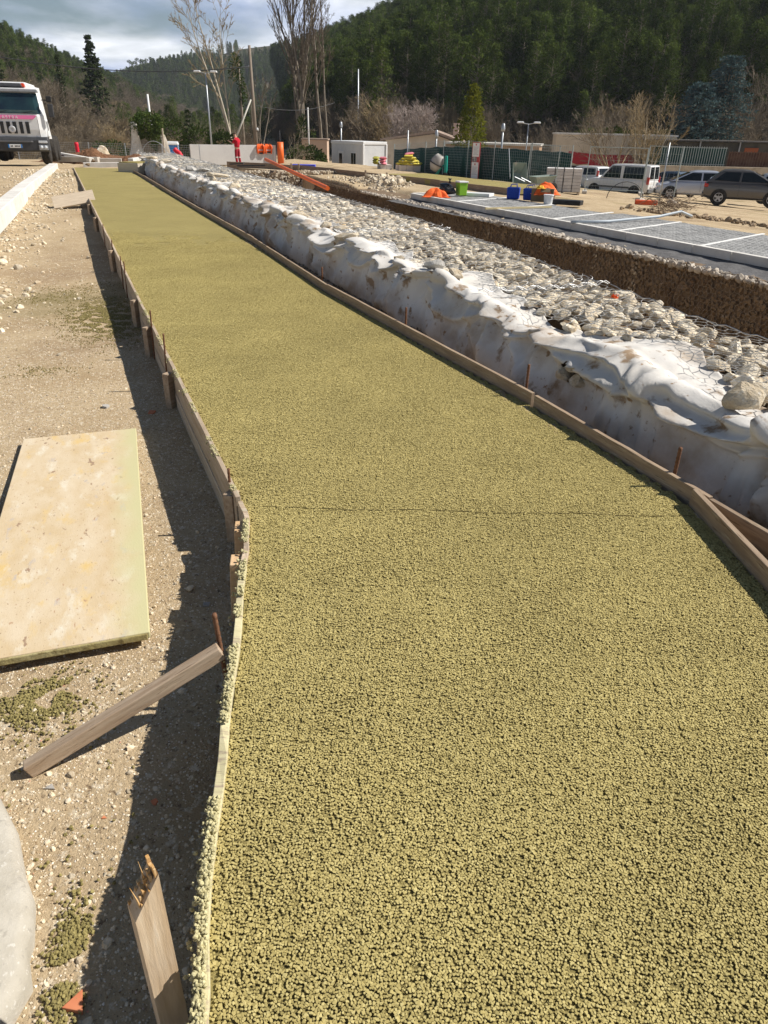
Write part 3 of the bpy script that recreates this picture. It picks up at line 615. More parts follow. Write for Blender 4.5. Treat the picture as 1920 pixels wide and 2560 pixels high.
def add_stain(m, axis_i, lo, hi, col, wob=.06):
    # cement film along one side of the sheet, with a ragged border
    tr = m.node_tree; bs = tr.nodes['Principled BSDF']; src = bs.inputs['Base Color'].links[0].from_socket
    tc_ = tr.nodes.new('ShaderNodeTexCoord'); sp_ = tr.nodes.new('ShaderNodeSeparateXYZ'); tr.links.new(tc_.outputs['Object'], sp_.inputs[0])
    nn = tr.nodes.new('ShaderNodeTexNoise'); nn.inputs['Scale'].default_value = 5; nn.inputs['Detail'].default_value = 8; tr.links.new(tc_.outputs['Object'], nn.inputs['Vector'])
    ma = tr.nodes.new('ShaderNodeMath'); ma.operation = 'MULTIPLY_ADD'; tr.links.new(nn.outputs['Fac'], ma.inputs[0]); ma.inputs[1].default_value = wob*2; tr.links.new(sp_.outputs[axis_i], ma.inputs[2])
    mr_ = tr.nodes.new('ShaderNodeMapRange'); tr.links.new(ma.outputs[0], mr_.inputs[0]); mr_.inputs[1].default_value = lo+wob; mr_.inputs[2].default_value = hi+wob
    mx_ = tr.nodes.new('ShaderNodeMixRGB'); tr.links.new(mr_.outputs[0], mx_.inputs[0]); tr.links.new(src, mx_.inputs[1]); mx_.inputs[2].default_value = (*col, 1); tr.links.new(mx_.outputs[0], bs.inputs['Base Color'])
add_stain(M_PLY, 1, .19, .34, (.54, .50, .28), .09)
t = thing('plywood_sheet', 'large pale stained plywood sheet lying on the sand at left', 'plywood sheet', (-1.725, 3.35, -.236), math.atan2(-2.297, .789))
Lp, Wp = 2.42, .72
# local x along the long side (towards the viewer), y to the right side
mb = MB(); mb.box((0, 0, .0), (Lp, Wp, .032)); mb.build('panel', M_PLY, t, bevel=.004)
mb = MB(); mb.box((Lp/2+.006, .0, -.001), (.011, Wp-.02, .030)); mb.build('crusted_edge', M_PLYE, t, bevel=.004)
t.location.x = -1.695; t.location.y = 3.37
t.rotation_euler = (R(0), R(-.6), math.atan2(-2.297, .789)); 
o = MB().box((0, 0, 0), (.95, .5, .03)).build('loose_panel', wood('loose_panel_wood', (.45, .36, .26), (.55, .45, .33)), bevel=.004); o.location = (-7.55, 18.35, .0); o.rotation_euler = (R(26), R(-9), R(22)); tag(o, 'small weathered panel leaning on the left planks near the kerb', 'wood panel')
# pale lump of concrete at the lower left corner
def lump():
    mb = MB(); out = [(-1.5, 1.75), (-1.19, 1.52), (-1.08, 1.40), (-1.00, 1.27), (-.945, 1.20), (-.905, 1.10), (-.90, 1.06), (-.86, .99), (-.87, .93), (-.885, .84), (-.95, .70), (-1.5, .55), (-1.9, 1.1)]
    n = len(out); c = Vector((-1.35, 1.15, 0)); rings = []
    for k, (sc_, z) in enumerate([(1.0, -.30), (1.012, -.235), (.985, -.20), (.94, -.186), (.7, -.178), (.35, -.17)]):
        for i, q in enumerate(out):
            p = Vector((*q, 0)); p = c + (p-c)*sc_; mb.v.append((p.x, p.y, z + .006*mnoise.noise(Vector((p.x*9, p.y*9, k)))))
    for k in range(5):
        for i in range(n): mb.f.append((k*n+i, k*n+(i+1) % n, (k+1)*n+(i+1) % n, (k+1)*n+i)); mb.m.append(0)
    mb.f.append(tuple(range(5*n, 6*n))); mb.m.append(0)
    o = mb.build('concrete_lump', mat('lump_concrete', (.40, .365, .30), (.47, .435, .37), scale=9, rough=.9, bump=.6, bscale=60, bdist=.006, spots=[((.36, .33, .28), 40, .58, .66), ((.54, .51, .45), 60, .60, .66)]), smooth=True)
    bm = bmesh.new(); bm.from_mesh(o.data); bmesh.ops.recalc_face_normals(bm, faces=bm.faces); bm.to_mesh(o.data); bm.free()
    return tag(o, 'pale flat lump of concrete in the bottom left corner', 'concrete lump')
lump()
# individual shards and stones on the sand
def rock(i, loc, size, m, label, name='stone', cat='stone', group=None, rot=None, hi=True, sc=(1, 1, 1)):
    vs, fs = (ROCKS_HI if hi else ROCKS)[i % (8 if hi else 10)]
    key = ('rk', i % 8, hi, m.name)
    if key not in MESHC: MESHC[key] = from_np(name, vs, fs, m, False)
    o = link(name, MESHC[key]); o.location = loc; o.scale = (size*sc[0], size*sc[1], size*sc[2]); o.rotation_euler = rot or (random.uniform(-.3, .3), random.uniform(-.3, .3), random.uniform(0, 6.28))
    return tag(o, label, cat, group)
MESHC = {}
M_STONE = mat('limestone', (.58, .47, .32), (.70, .61, .47), scale=2.0, rough=.9, bump=.7, bscale=6, bdist=.06, orand=.10, spots=[((.48, .35, .2), 2.5, .58, .7), ((.76, .72, .64), 4, .58, .68)])
M_STONE_G = mat('grey_stone', (.36, .34, .31), (.48, .46, .42), scale=2.0, rough=.9, bump=.6, bscale=6, bdist=.06)
M_BRICKS = mat('brick_shard', (.50, .16, .075), (.58, .22, .11), scale=8, rough=.9)
def shard(loc, size, m, label, seed, name='brick_shard', cat='brick shard'):
    rd = random.Random(seed); n = rd.choice((3, 4, 5)); a0 = rd.uniform(0, 6.28); poly = [(math.cos(a0+k*6.283/n+rd.uniform(-.35, .35))*size*rd.uniform(.75, 1.25), math.sin(a0+k*6.283/n)*size*rd.uniform(.6, 1.1)) for k in range(n)]
    o = MB().prism(poly, -size*.2, size*.22).build(name, m, bevel=size*.05); o.location = loc; o.rotation_euler = (rd.uniform(-.3, .3), rd.uniform(-.3, .3), 0); return tag(o, label, cat)
def onsand(px, py): return float(gzv(np.array([px]), np.array([py]))[0])
for k, (x, y, s_, m, lab, nm, cat) in enumerate([
    (-.745, .955, .036, M_BRICKS, 'triangular red brick shard near the bottom edge', 'brick_shard', 'brick shard'), (-1.03, 1.66, .018, M_PEB, 'white pebble at the foot of the timber brace', 'pebble', 'pebble'), (-1.075, 1.61, .017, M_STONE_G, 'blue-grey chip in front of the timber brace', 'stone_chip', 'stone'),
    (-.86, 1.50, .010, M_BRICKS, 'small red chip on the sand below the brace', 'brick_shard', 'brick shard'), (-.72, 1.56, .014, M_BRICKS, 'red chip beside the plank shadow', 'brick_shard', 'brick shard'), (-1.28, 1.95, .02, M_PEB, 'white pebble left of the brace foot', 'pebble', 'pebble'),
    (-.80, 2.63, .022, M_STONE_G, 'pale grey shard in the shadow of the cut blocks', 'stone_chip', 'stone'), (-.79, 2.18, .02, M_STONE_G, 'pale grey shard beside the plywood corner', 'stone_chip', 'stone'), (-1.77, 5.05, .03, M_BRICKS, 'red brick shard above the plywood sheet', 'brick_shard', 'brick shard'),
    (-2.15, 5.15, .04, M_STONE_G, 'flat bluish shard above the plywood sheet', 'stone_chip', 'stone'), (-3.05, 6.5, .035, M_PEB, 'single pale stone out on the bare sand', 'stone', 'stone'), (-.90, 2.75, .028, M_PEB, 'pale crumbly clod by the notch of shade', 'stone', 'stone')]):
    if 'shard' in lab or 'chip' in lab: shard((x, y, onsand(x, y)+s_*.2), s_, m, lab, k+1, nm, cat)
    else: rock(k+1, (x, y, onsand(x, y)+s_*.25), s_, m, lab, nm, cat, hi=False, sc=(1, 1, .8))
# ------------------------------------------------------------------ gabion bank right of the path
M_GSTONE = mat('gabion_stone', (.60, .49, .34), (.78, .70, .56), scale=1.3, rough=.9, bump=.6, bscale=5, bdist=.04, orand=.22, spots=[((.50, .36, .20), 1.7, .60, .72), ((.74, .69, .60), 2.5, .56, .66)])
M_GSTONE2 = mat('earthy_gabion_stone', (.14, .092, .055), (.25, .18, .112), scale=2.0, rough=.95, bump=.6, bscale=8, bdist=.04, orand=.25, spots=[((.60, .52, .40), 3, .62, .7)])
M_WIRE = mat('galvanised_wire', (.56, .56, .55), (.42, .42, .42), scale=30, rough=.5, metal=.35)
M_WIRE2 = mat('rusty_mesh_wire', (.22, .17, .12), (.32, .26, .20), scale=30, rough=.7, metal=.4)
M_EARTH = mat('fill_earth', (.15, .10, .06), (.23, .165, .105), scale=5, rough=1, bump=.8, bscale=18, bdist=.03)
GS0, GS1, GT0, GT1, GTOP = 3.03, 5.0, 2.0, 36.5, .40
def gs1(t): return float(np.interp(t, [2, 4.5, 6.5, 9.5, 12], [4.48, 4.52, 4.7, 4.95, 5.0]))
def gtz(t): return float(np.interp(t, [2, 4.5, 7, 10], [.33, .34, .38, .40]))
def gtop(s, t): return gtz(t) + .03*mnoise.noise(Vector((s*1.1, t*.7, 3)))
def lap_at(t): return float(np.clip(.30 + .26*mnoise.noise(Vector((t*.9, 11, 0))) + .13*mnoise.noise(Vector((t*2.3, 21, 0))) + .12*math.exp(-((t-6.3)/1.0)**2) - .04*math.exp(-((t-4.75)/.5)**2) + .22*math.exp(-((t-3.3)/.6)**2), .10, .95))
def edge_s(t): return GS0 + .18 + lap_at(t)        # inner border of the fabric on top of the stones
def st_rot(): return math.atan2(NX, -NY)      # local x along t
def hex_wire(mb, u0, u1, v0, v1, cell, fn, r, n=3, rd=None, skip=.0, keep=None):
    """double-twist hexagonal netting over a (u,v) patch; fn(u,v) -> point"""
    rd = rd or random.Random(1); w = cell; h = cell*.62
    def nodep(i, j):
        return (u0 + i*w*.5, v0 + j*h + (h*.30 if (i+j) % 2 else 0))
    ni = int((u1-u0)/(w*.5)); nj = int((v1-v0)/h); C = {}
    for i in range(ni+1):
        for j in range(nj+1):
            u, v = nodep(i, j); C[i, j] = Vector(fn(u + rd.gauss(0, w*.07), v + rd.gauss(0, w*.07)))
    for i in range(ni+1):
        for j in range(nj+1):
            if keep and not keep(*nodep(i, j)): continue
            if i < ni and rd.random() > skip: mb.tube([C[i, j], C[i+1, j]], r, n, cap=False)
            if (i+j) % 2 == 0 and j > 0 and rd.random() > skip: mb.tube([C[i, j], C[i, j-1]], r*1.4, n, cap=False)
glab = ['gabion basket of pale stones nearest the viewer, with an orange tuft', 'gabion basket of pale stones, second from the near end', 'gabion basket of pale stones, third from the near end', 'gabion basket of pale stones, fourth from the near end', 'gabion basket of pale stones, fifth from the near end', 'gabion basket of pale stones, sixth and farthest, beside the concrete wall']
gcuts = [0.3, 5.55, 9.4, 14.5, 20.5, 28.0, 36.5]
WIRE_SHARED = None
for gi in range(6):
    t0, t1 = gcuts[gi], gcuts[gi+1]; x0, y0 = XY(0, t0)
    th = thing('gabion_basket', glab[gi], 'gabion', (x0, y0, 0), 0, 'gabion baskets along the near bank')
    loc = lambda s, t, z: (NX*s - NY*(t-t0), NY*s + NX*(t-t0), z)
    rd = random.Random(100+gi)
    E1 = gs1(t0+.3)*.5+gs1(t1)*.5-.12; mb = MB(); c = Vector(loc((GS0+.62+E1)/2, (t0+t1)/2, 0)); mb.box((c.x, c.y, -.05), (t1-t0, E1-GS0-.62, .62), rz=st_rot()); core = mb.build('stone_fill', M_EARTH, th)
    size = .130 if gi < 2 else .155
    cand = []
    t = t0+.05
    while t < t1-.02:
        s = GS0+.05
        while s < gs1(t)+.03:
            cand.append((s + rd.uniform(-.05, .05), t + rd.uniform(-.05, .05))); s += size*.95
        t += size*1.0
    # the near ones and those that are not under the fabric are picked apart singly
    parts = []; rest = []
    cand = [q for q in cand if q[0] > edge_s(q[1])-.10]
    for q in cand: (parts if gi < 2 and q[0] > edge_s(q[1]) and NX*q[0]-NY*q[1] < .35+.60*(NY*q[0]+NX*q[1]) else rest).append(q)
    parts.sort(key=lambda q: q[1]); 
    if len(parts) > 300: rest += parts[300:]; parts = parts[:300]
    for q in parts:
        k = rd.randrange(10); key = ('gs', k)
        if key not in MESHC: MESHC[key] = from_np('stone', *ROCKS_HI[k % 8], M_GSTONE, False) if k < 8 else from_np('stone', *ROCKS[k], M_GSTONE, False)
        o = link('stone', MESHC[key], th); r_ = size*rd.uniform(.48, .80)
        o.location = loc(q[0], q[1], gtop(*q) - r_*.32 + rd.uniform(-.03, .015)); o.scale = (r_*1.1, r_, r_*.85); o.rotation_euler = (rd.uniform(-.5, .5), rd.uniform(-.5, .5), rd.uniform(0, 6.28))
    VV = []; FF = []; no = 0
    # right flank stones too (seen only from the side)
    for q in rest + [(gs1(t0+.1+k*size*.8)-.02, t0+.1+k*size*.8) for k in range(int((t1-t0-.1)/(size*.8)))]*2:
        vs, fs = ROCKS[rd.randrange(10)]; r_ = size*rd.uniform(.5, .78); a = rd.uniform(0, 6.28); ca, sa = math.cos(a), math.sin(a)
        p = loc(q[0], q[1], gtop(*q) - r_*.35 + rd.uniform(-.03, .015) - (.09 if q[0] < edge_s(q[1])+.02 else 0) - (rd.uniform(.05, .25) if q[0] >= gs1(q[1])-.03 else 0))
        v = vs*r_; VV.append(np.stack([v[:, 0]*ca - v[:, 1]*sa + p[0], v[:, 0]*sa + v[:, 1]*ca + p[1], v[:, 2]*.9 + p[2]], -1)); FF.append(fs+no); no += len(vs)
    o = link('stones', from_np('stones', np.concatenate(VV), np.concatenate(FF), M_GSTONE, False), th); tag(o, kind='stuff')
    mb = MB(); cell = .105 if gi < 2 else (.13 if gi == 2 else .2); rr = .0022 if gi < 2 else (.0024 if gi == 2 else .0034)
    fn = lambda u, v: Vector(loc(v, u, gtop(v, u) + .035 + .02*mnoise.noise(Vector((u*5, v*5, gi)))))
    E2 = gs1((t0+t1)/2); hex_wire(mb, t0, t1, 3.2, E2+.05, cell, fn, rr, 3, rd, .02, keep=lambda u, v: edge_s(u)-.12 < v < gs1(u)-.02)
    for tt in (t0+.01, t1-.01): mb.tube([loc(3.2+k*.05, tt, gtop(3.2+k*.05, tt)+.05+.02*math.sin(k*1.7+gi)) for k in range(int((gs1(tt)-3.2)/.05)+1)], rr*2, 4)
    mb.tube([loc(gs1(t0+k*.1)-.03, t0+k*.1, gtop(GS1, t0+k*.1)+.02+.012*math.sin(k*2.1)) for k in range(int((t1-t0)/.1)+1)], rr*2, 4)
    # loose coils where baskets are laced together
    for k in range(14 if gi < 3 else 5):
        s0 = 3.3 + k*.12
        if not edge_s(t0) < s0 < gs1(t0)-.15: continue
        r_ = rd.uniform(.02, .045); cx = rd.uniform(-.05, .05)
        mb.tube([loc(s0 + r_*math.cos(a*.7), t0 + cx + r_*math.sin(a*.7), gtop(s0, t0) + .04 + .008*a) for a in range(11)], rr, 3)
    w = mb.build('wire_mesh', M_WIRE, th); tag(w, kind='stuff')

# ------------------------------------------------------------------ white fabric over the bank's path side (relaxed sheet)
M_FAB = mat('geotextile', (.58, .545, .49), (.69, .665, .63), scale=1.4, rough=.95, spec=.08, bump=.5, bscale=55, bdist=.005, ramp=(.3, .7),
            spots=[((.43, .345, .26), 1.5, .50, .66), ((.30, .215, .14), 3.6, .59, .66), ((.28, .20, .13), 9.0, .62, .68), ((.32, .21, .12), 11, .65, .70), ((.24, .17, .10), 2.2, .66, .72)])
def make_fabric():
    tt = np.concatenate([np.arange(0.1, 13, .022), np.arange(13, 32.65, .05)]); nt_ = len(tt); nu_ = 64
    rd = random.Random(11)
    N1 = lambda f, z: np.array([mnoise.noise(Vector((t*f, z, 0))) for t in tt])
    n1, n2, n3, n4 = N1(.9, 11), N1(2.3, 21), N1(.45, 31), N1(5.2, 41)
    lap = np.array([lap_at(t) for t in tt])
    crest = np.array([gtz(t) for t in tt]) + .015 + .06*n1 + .05*n2 - .07*np.exp(-((tt-4.7)/.7)**2) - .06*ss(4.2, 2.6, tt)
    face = GS0 + .20 + .06*n2 + .06*n3 + .03*n4
    flank = (crest + .125)/.985
    lean = .22 + .06*n3
    u = np.linspace(0, 1, nu_)[None, :]; Ltot = (flank + lap)[:, None]; d = u*Ltot; fl = flank[:, None]
    k = np.clip(d/fl, 0, 1)
    S_ = (face-lean)[:, None] + lean[:, None]*k**1.4 + np.maximum(0, d-fl); Z_ = -.125 + (crest[:, None]+.125)*np.sin(k*math.pi/2*.98)**.9
    # on top it lies over the stones
    T_ = np.repeat(tt[:, None], nu_, 1)
    over = np.maximum(0, d-fl)
    bumps = np.array([[mnoise.noise(Vector((a*6.5, b*6.5, 2))) for b in np.linspace(0, 1.0, 36)] for a in tt]); bi = np.clip((over*35).astype(int), 0, 35)
    Z_ = Z_ + np.take_along_axis(bumps, bi, 1)*.018*ss(.0, .12, over) - .10*over*ss(.1, .5, over)*0
    D = np.zeros_like(d); dn = (d-fl)                       # 0 at the crest, negative down the flank
    ridge = lambda x: np.exp(-np.abs(x)**1.25)
    ta = 1.4; anchors = []
    while ta < 33: anchors.append(ta); ta += rd.uniform(.55, 1.25)
    for a in anchors:
        g = rd.uniform(.7, 1.3)
        for _ in range(rd.randint(4, 7)):                     # folds fan out down the flank
            sl = rd.gauss(0, .55); A_ = rd.uniform(.018, .060)*g; w0 = rd.uniform(.008, .016); w1 = rd.uniform(.012, .05)
            x = (T_ - a - sl*np.minimum(dn, .05)*-1 - .05*np.sin(dn*7+a))/(w0 + w1*np.clip(-dn, 0, 1))
            D += A_*ridge(x)*ss(.16, -.02, dn)*(.35+.65*ss(0, -.25, dn))
        if rd.random() < .8:
            x = (T_-a-.3*dn)/rd.uniform(.03, .07); D += rd.uniform(.01, .06)*ridge(x)*ss(.45, .0, dn)
    for a, b in zip(anchors, anchors[1:]):                    # swags hanging between them
        for q in range(rd.randint(2, 4)):
            c0 = (a+b)/2 + rd.gauss(0, .08); hw = (b-a)*rd.uniform(.5, .8); sag = rd.uniform(.06, .34); A_ = rd.uniform(.03, .095)
            x = (T_-c0)/hw; line = .02 - sag*np.clip(1-x*x, 0, 1); wdt = rd.uniform(.016, .034); e_ = (dn-line)/wdt
            D += A_*np.where(e_ > 0, np.exp(-(e_/2.2)**1.3), np.exp(-(np.abs(e_)/.8)**1.2))*ss(1.05, .55, np.abs(x))
    D += .010*np.array([[mnoise.noise(Vector((a*3.3, b*3.3, 7))) for b in np.linspace(0, 1, nu_)] for a in tt])
    D += .002*np.array([[mnoise.noise(Vector((a*14, b*14, 8))) for b in np.linspace(0, 1, nu_)] for a in tt])
    rg = np.array([[mnoise.noise(Vector((t*2.3 + .9*q*math.sin(t*.7+1) + .35*math.sin(q*5+t), q*1.5, 17))) for q in dn[i]] for i, t in enumerate(tt)])
    rg2 = np.array([[mnoise.noise(Vector((t*5.2 - 1.6*q*math.sin(t*.5), q*2.4, 27))) for q in dn[i]] for i, t in enumerate(tt)])
    D += (.062*np.clip(1-2.6*np.abs(rg), 0, 1)**2.2 + .030*np.clip(1-3*np.abs(rg2), 0, 1)**2.0)*(1-.65*ss(.0, .15, dn))
    D = (D-.035)*1.15
    D += .018*np.exp(-((Ltot-d)/.03)**2)
    D *= ss(-.005, .05, d)*.75 + .25
    ang = ss(-.10, .06, dn)*math.pi/2*.92
    S_ = S_ - D*np.cos(ang); Z_ = Z_ + D*np.sin(ang)*.7
    Z_ = np.maximum(Z_, -.13 + .02*np.abs(n2)[:, None])
    P = np.stack([T_ + .35*D*np.sin(T_*3.1), S_, Z_], -1)
    for _ in range(1):
        P[1:-1, 1:-1] += .3*((P[2:, 1:-1]+P[:-2, 1:-1]+P[1:-1, 2:]+P[1:-1, :-2])/4 - P[1:-1, 1:-1])
    t_, s_, z_ = P[..., 0], P[..., 1], P[..., 2]
    Vv = np.stack([NX*s_ - NY*t_, NY*s_ + NX*t_, z_], -1)
    idx = np.arange(nt_*nu_).reshape(nt_, nu_)
    Fq = np.stack([idx[:-1, :-1], idx[:-1, 1:], idx[1:, 1:], idx[1:, :-1]], -1)
    cen = (P[:-1, :-1]+P[1:, 1:])/2
    hole = ((cen[..., 0]-3.93)/.13)**2 + ((cen[..., 2]-.17)/.07)**2 + .3*np.sin(cen[..., 0]*60)*np.cos(cen[..., 2]*50) < 1
    hole &= cen[..., 1] < GS0+.1
    global HOLE
    HOLE = cen[hole].mean(0)
    return Vv.reshape(-1, 3), Fq[~hole].reshape(-1, 4), P
FV, FF_, FP = make_fabric()
fab = link('geotextile_sheet', from_np('geotextile_sheet', FV, FF_, M_FAB, True)); tag(fab, 'long white creased fabric draped over the path side of the stone bank', 'fabric')
sol = fab.modifiers.new('thickness', 'SOLIDIFY'); sol.thickness = .004
def fab_z(x, y):
    s, t = ST(x, y); d = (FP[..., 0]-t)**2 + (FP[..., 1]-s)**2; d = d + np.where(FP[..., 2] < GTOP-.05, 1, 0); return float(FP[..., 2].ravel()[np.argmin(d)])
# stones weighing the sheet down
rk = [(-.533, 9.55, .13, 'pale oblong stone at the lower edge of the fabric top', (1.4, .9, .75)), (-.90, 10.55, .10, 'tawny stone, left of a touching pair on the fabric', (1, .8, .8)), (-.66, 10.35, .11, 'grey-tan stone, right of a touching pair on the fabric', (1.2, .9, .75)),
      (-1.38, 11.35, .13, 'long dark-ended stone on the fabric with pale flank', (1.5, .8, .7)), (.10, 8.12, .085, 'small cream stone alone on the fabric', (1.1, .9, .8)), (.44, 7.30, .115, 'round grey stone on the fabric, left of the near pair', (1.1, 1, .95)), (.635, 6.98, .095, 'tan stone on the fabric, right of the near pair', (1.1, 1, .95)),
      (-2.55, 14.25, .11, 'dark grey stone in a fold of the fabric', (1.2, .9, .8)), (-2.75, 14.9, .12, 'pale stone in a fold of the fabric beside the dark one', (1.2, .9, .8)), (-3.42, 16.9, .17, 'white boulder on the fabric edge', (1, .9, .9)), (-3.75, 17.3, .17, 'grey flat boulder next to the white one', (1.3, 1, .6)),
      (-4.15, 18.2, .13, 'tawny broken stone showing through the fabric', (1, 1, .9)), (-4.5, 20.3, .23, 'long tan stone slab on the bank', (1.6, .9, .6)), (-5.35, 22.2, .2, 'grey flat stone farther along the bank', (1.3, 1, .6)), (-5.9, 23.1, .19, 'pale stone beyond the grey flat one', (1.2, 1, .7)), (-7.8, 27.2, .24, 'tan layered stone near the far end of the bank', (1.4, .9, .7)), (-8.6, 28.4, .2, 'pale rounded stone at the far end of the bank', (1.2, 1, .7)),
      (1.93, 3.72, .15, 'large tan boulder on the fabric at the right edge', (.9, .75, .95)), (2.12, 3.80, .12, 'grey-tan stone behind the large near boulder', (1, .9, .8)), (2.02, 3.40, .09, 'light grey stone at the right picture edge below the boulder', (1.2, .9, .8))]
for k, (x, y, r_, l, sc) in enumerate(rk):
    z = max(fab_z(x, y), gtz(ST(x, y)[1])-.02); m = M_STONE_G if ('grey' in l and 'tan' not in l and 'light' not in l) else M_STONE
    rock(k*3+1, (x, y, z + r_*sc[2]*.36), r_, m, l, 'weight_stone', 'stone', 'stones holding the fabric down', rot=(random.uniform(-.15, .15), random.uniform(-.15, .15), random.uniform(-.5, .5)), sc=sc)
rock(3, (1.66, 4.02, -.05), .085, M_STONE, 'pale block of stone between the right plank and the fabric', 'stone', 'stone', sc=(1, .9, .85), rot=(.1, .2, .7))
for k, (t, z, r_) in enumerate([(-.07, -.03, .10), (.02, .04, .09), (.09, -.02, .10)]):
    x, y = XY(HOLE[1]+.05, HOLE[0]+t); z += HOLE[2]; rock(k+2, (x, y, z), r_, M_STONE, ['brown stone low in the torn hole of the fabric', 'brown stone high in the torn hole of the fabric', 'brown stone at the left of the torn hole'][k], 'stone', 'stone', sc=(1, 1, .9))
M_TUFT = mat('orange_twine', (.85, .12, .02), rough=.6)
mb = MB(); rd = random.Random(4)
for k in range(26):
    a = rd.uniform(0, 6.28); r0 = rd.uniform(.01, .035); mb.tube([(r0*math.cos(a+j*.8), r0*math.sin(a+j*.8)*.8, .012*j*rd.uniform(.2, 1)+.005) for j in range(4)], .003, 3)
o = mb.build('twine_tuft', M_TUFT); x, y = 1.93, 6.22; o.location = (x, y, gtz(ST(x, y)[1])+.05); tag(o, 'tuft of orange twine on the near gabion stones', 'twine')

# ------------------------------------------------------------------ far bank: earthy gabions with their shaded flank towards us
def bank(name, a, b, z0, z1, label, m, size=.075, batter=.35, rnd=True, depth=1.75, wire=M_WIRE2, ends=True):
    """gabion row from a to b (face to the left of a->b), sloping flank with a rounded shoulder"""
    a, b = Vector((*a, 0)), Vector((*b, 0)); d = b-a; L = d.length; th = thing(name, label, 'gabion', (a.x, a.y, 0), math.atan2(d.y, d.x), 'gabion baskets along the far bank')
    H = z1-z0; prof = [(0, z0)] + [(batter*(k/8)**1.0, z0+H*.82*k/8) for k in range(1, 9)] + [(batter+.05, z1-.07), (batter+.13, z1-.02), (batter+.26, z1), (depth, z1), (depth, z0)]
    mb = MB(); n = int(L/.25)
    # local: x along, y = into the bank (left of direction is +y, so into = -y)
    P_ = [[(L*i/n, -(p+.03*mnoise.noise(Vector((i*.6+a.x, j*.9, 1)))), z + .03*mnoise.noise(Vector((i*.5+a.y, j, 2)))) for j, (p, z) in enumerate(prof)] for i in range(n+1)]
    m_ = len(prof); mb.v = [q for r_ in P_ for q in r_]
    for i in range(n):
        for j in range(m_-1): mb.f.append((i*m_+j, (i+1)*m_+j, (i+1)*m_+j+1, i*m_+j+1)); mb.m.append(0)
    mb.f += [tuple(range(m_)), tuple(range((n+1)*m_-1, n*m_-1, -1))]; mb.m += [0, 0]
    mb.build('stone_fill', M_EARTH, th, smooth=False)
    rd = random.Random(int(a.x*10)); VV = []; FFs = []; no = 0
    def at_(v):
        v = max(0, min(.999, v))*(m_-3); j = int(v); k = v-j; p0, p1 = prof[j], prof[j+1]; return p0[0]+(p1[0]-p0[0])*k, p0[1]+(p1[1]-p0[1])*k
    cnt = int(L*H*1.25/(size*size)*.9)
    for _ in range(cnt):
        x = rd.uniform(.02, L-.02); p, z = at_(rd.uniform(.02, 1.0)); vs, fs = ROCKS[rd.randrange(10)]; r_ = size*rd.uniform(.4, .85); an = rd.uniform(0, 6.28); ca, sa = math.cos(an), math.sin(an)
        v = vs*r_; VV.append(np.stack([v[:, 0]*ca-v[:, 1]*sa + x, v[:, 2]*.6 - p + .03 + rd.uniform(-.012, .02), v[:, 0]*sa+v[:, 1]*ca + z], -1)); FFs.append(fs+no); no += len(vs)
    o = link('stones', from_np('stones', np.concatenate(VV), np.concatenate(FFs), m, False), th); tag(o, kind='stuff')
    mb = MB()
    def fn(u, v): p, z = at_(v/1.3); return Vector((u, -(p-.045)+.01*mnoise.noise(Vector((u*6, v*6, 0))), z+.02))
    hex_wire(mb, 0, L, 0.05, 1.28, .11, fn, .0042, 3, rd, .05)
    o = mb.build('wire_mesh', wire, th); tag(o, kind='stuff')
    return th
fb = [XY(10.5, 34.6), XY(10.5, 28.5), XY(10.5, 22.5), XY(10.5, 16.5), XY(10.48, 11.0), XY(10.46, 6.0)]
for i, (a, b) in enumerate(zip(fb, fb[1:])):
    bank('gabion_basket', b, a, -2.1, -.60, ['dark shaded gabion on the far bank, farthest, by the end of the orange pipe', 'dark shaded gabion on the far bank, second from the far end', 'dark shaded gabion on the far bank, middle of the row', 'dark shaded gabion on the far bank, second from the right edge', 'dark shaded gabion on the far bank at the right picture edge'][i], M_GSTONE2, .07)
# sunlit cross bank at the head of the channel
bank('gabion_basket', (-2.05, 39.4), (-8.6, 36.6), -1.9, -.34, 'sunlit brown gabion crossing behind the orange pipe', M_GSTONE, .10, .25, depth=1.2)
n = 1900; t = 6 + 22.5*rng.random(n); s = 10.78 + .30*rng.random(n)**1.3; x, y = XY(s, t)
o = points_obj('bank_top_stones', np.stack([x, y, np.full(n, -.60)], -1), np.clip(rng.gamma(2.2, .022, n)+.02, 0, .16)); tag(o, kind='stuff'); scatter_gn(o, 6, None, mat('grey_gravel', (.36, .30, .24), (.54, .48, .40), scale=1, rough=.95, orand=.35), tilt=.8, smooth=False)
# rubble between the far bank and the paved bays
n = 900; t = 12 + 23*rng.random(n); s = 11.3 + rng.random(n)*(.4 + 2.0*ss(27, 30, t)); x, y = XY(s, t)
o = points_obj('rubble', np.stack([x, y, ground_z(x, y)+.02 + .25*ss(26, 30, t)*ss(13.5, 11.5, s)*0], -1), np.clip(rng.gamma(2.2, .03, n)+.03, 0, .28)); tag(o, kind='stuff'); scatter_gn(o, 6, None, M_PEB, tilt=.8, smooth=False)
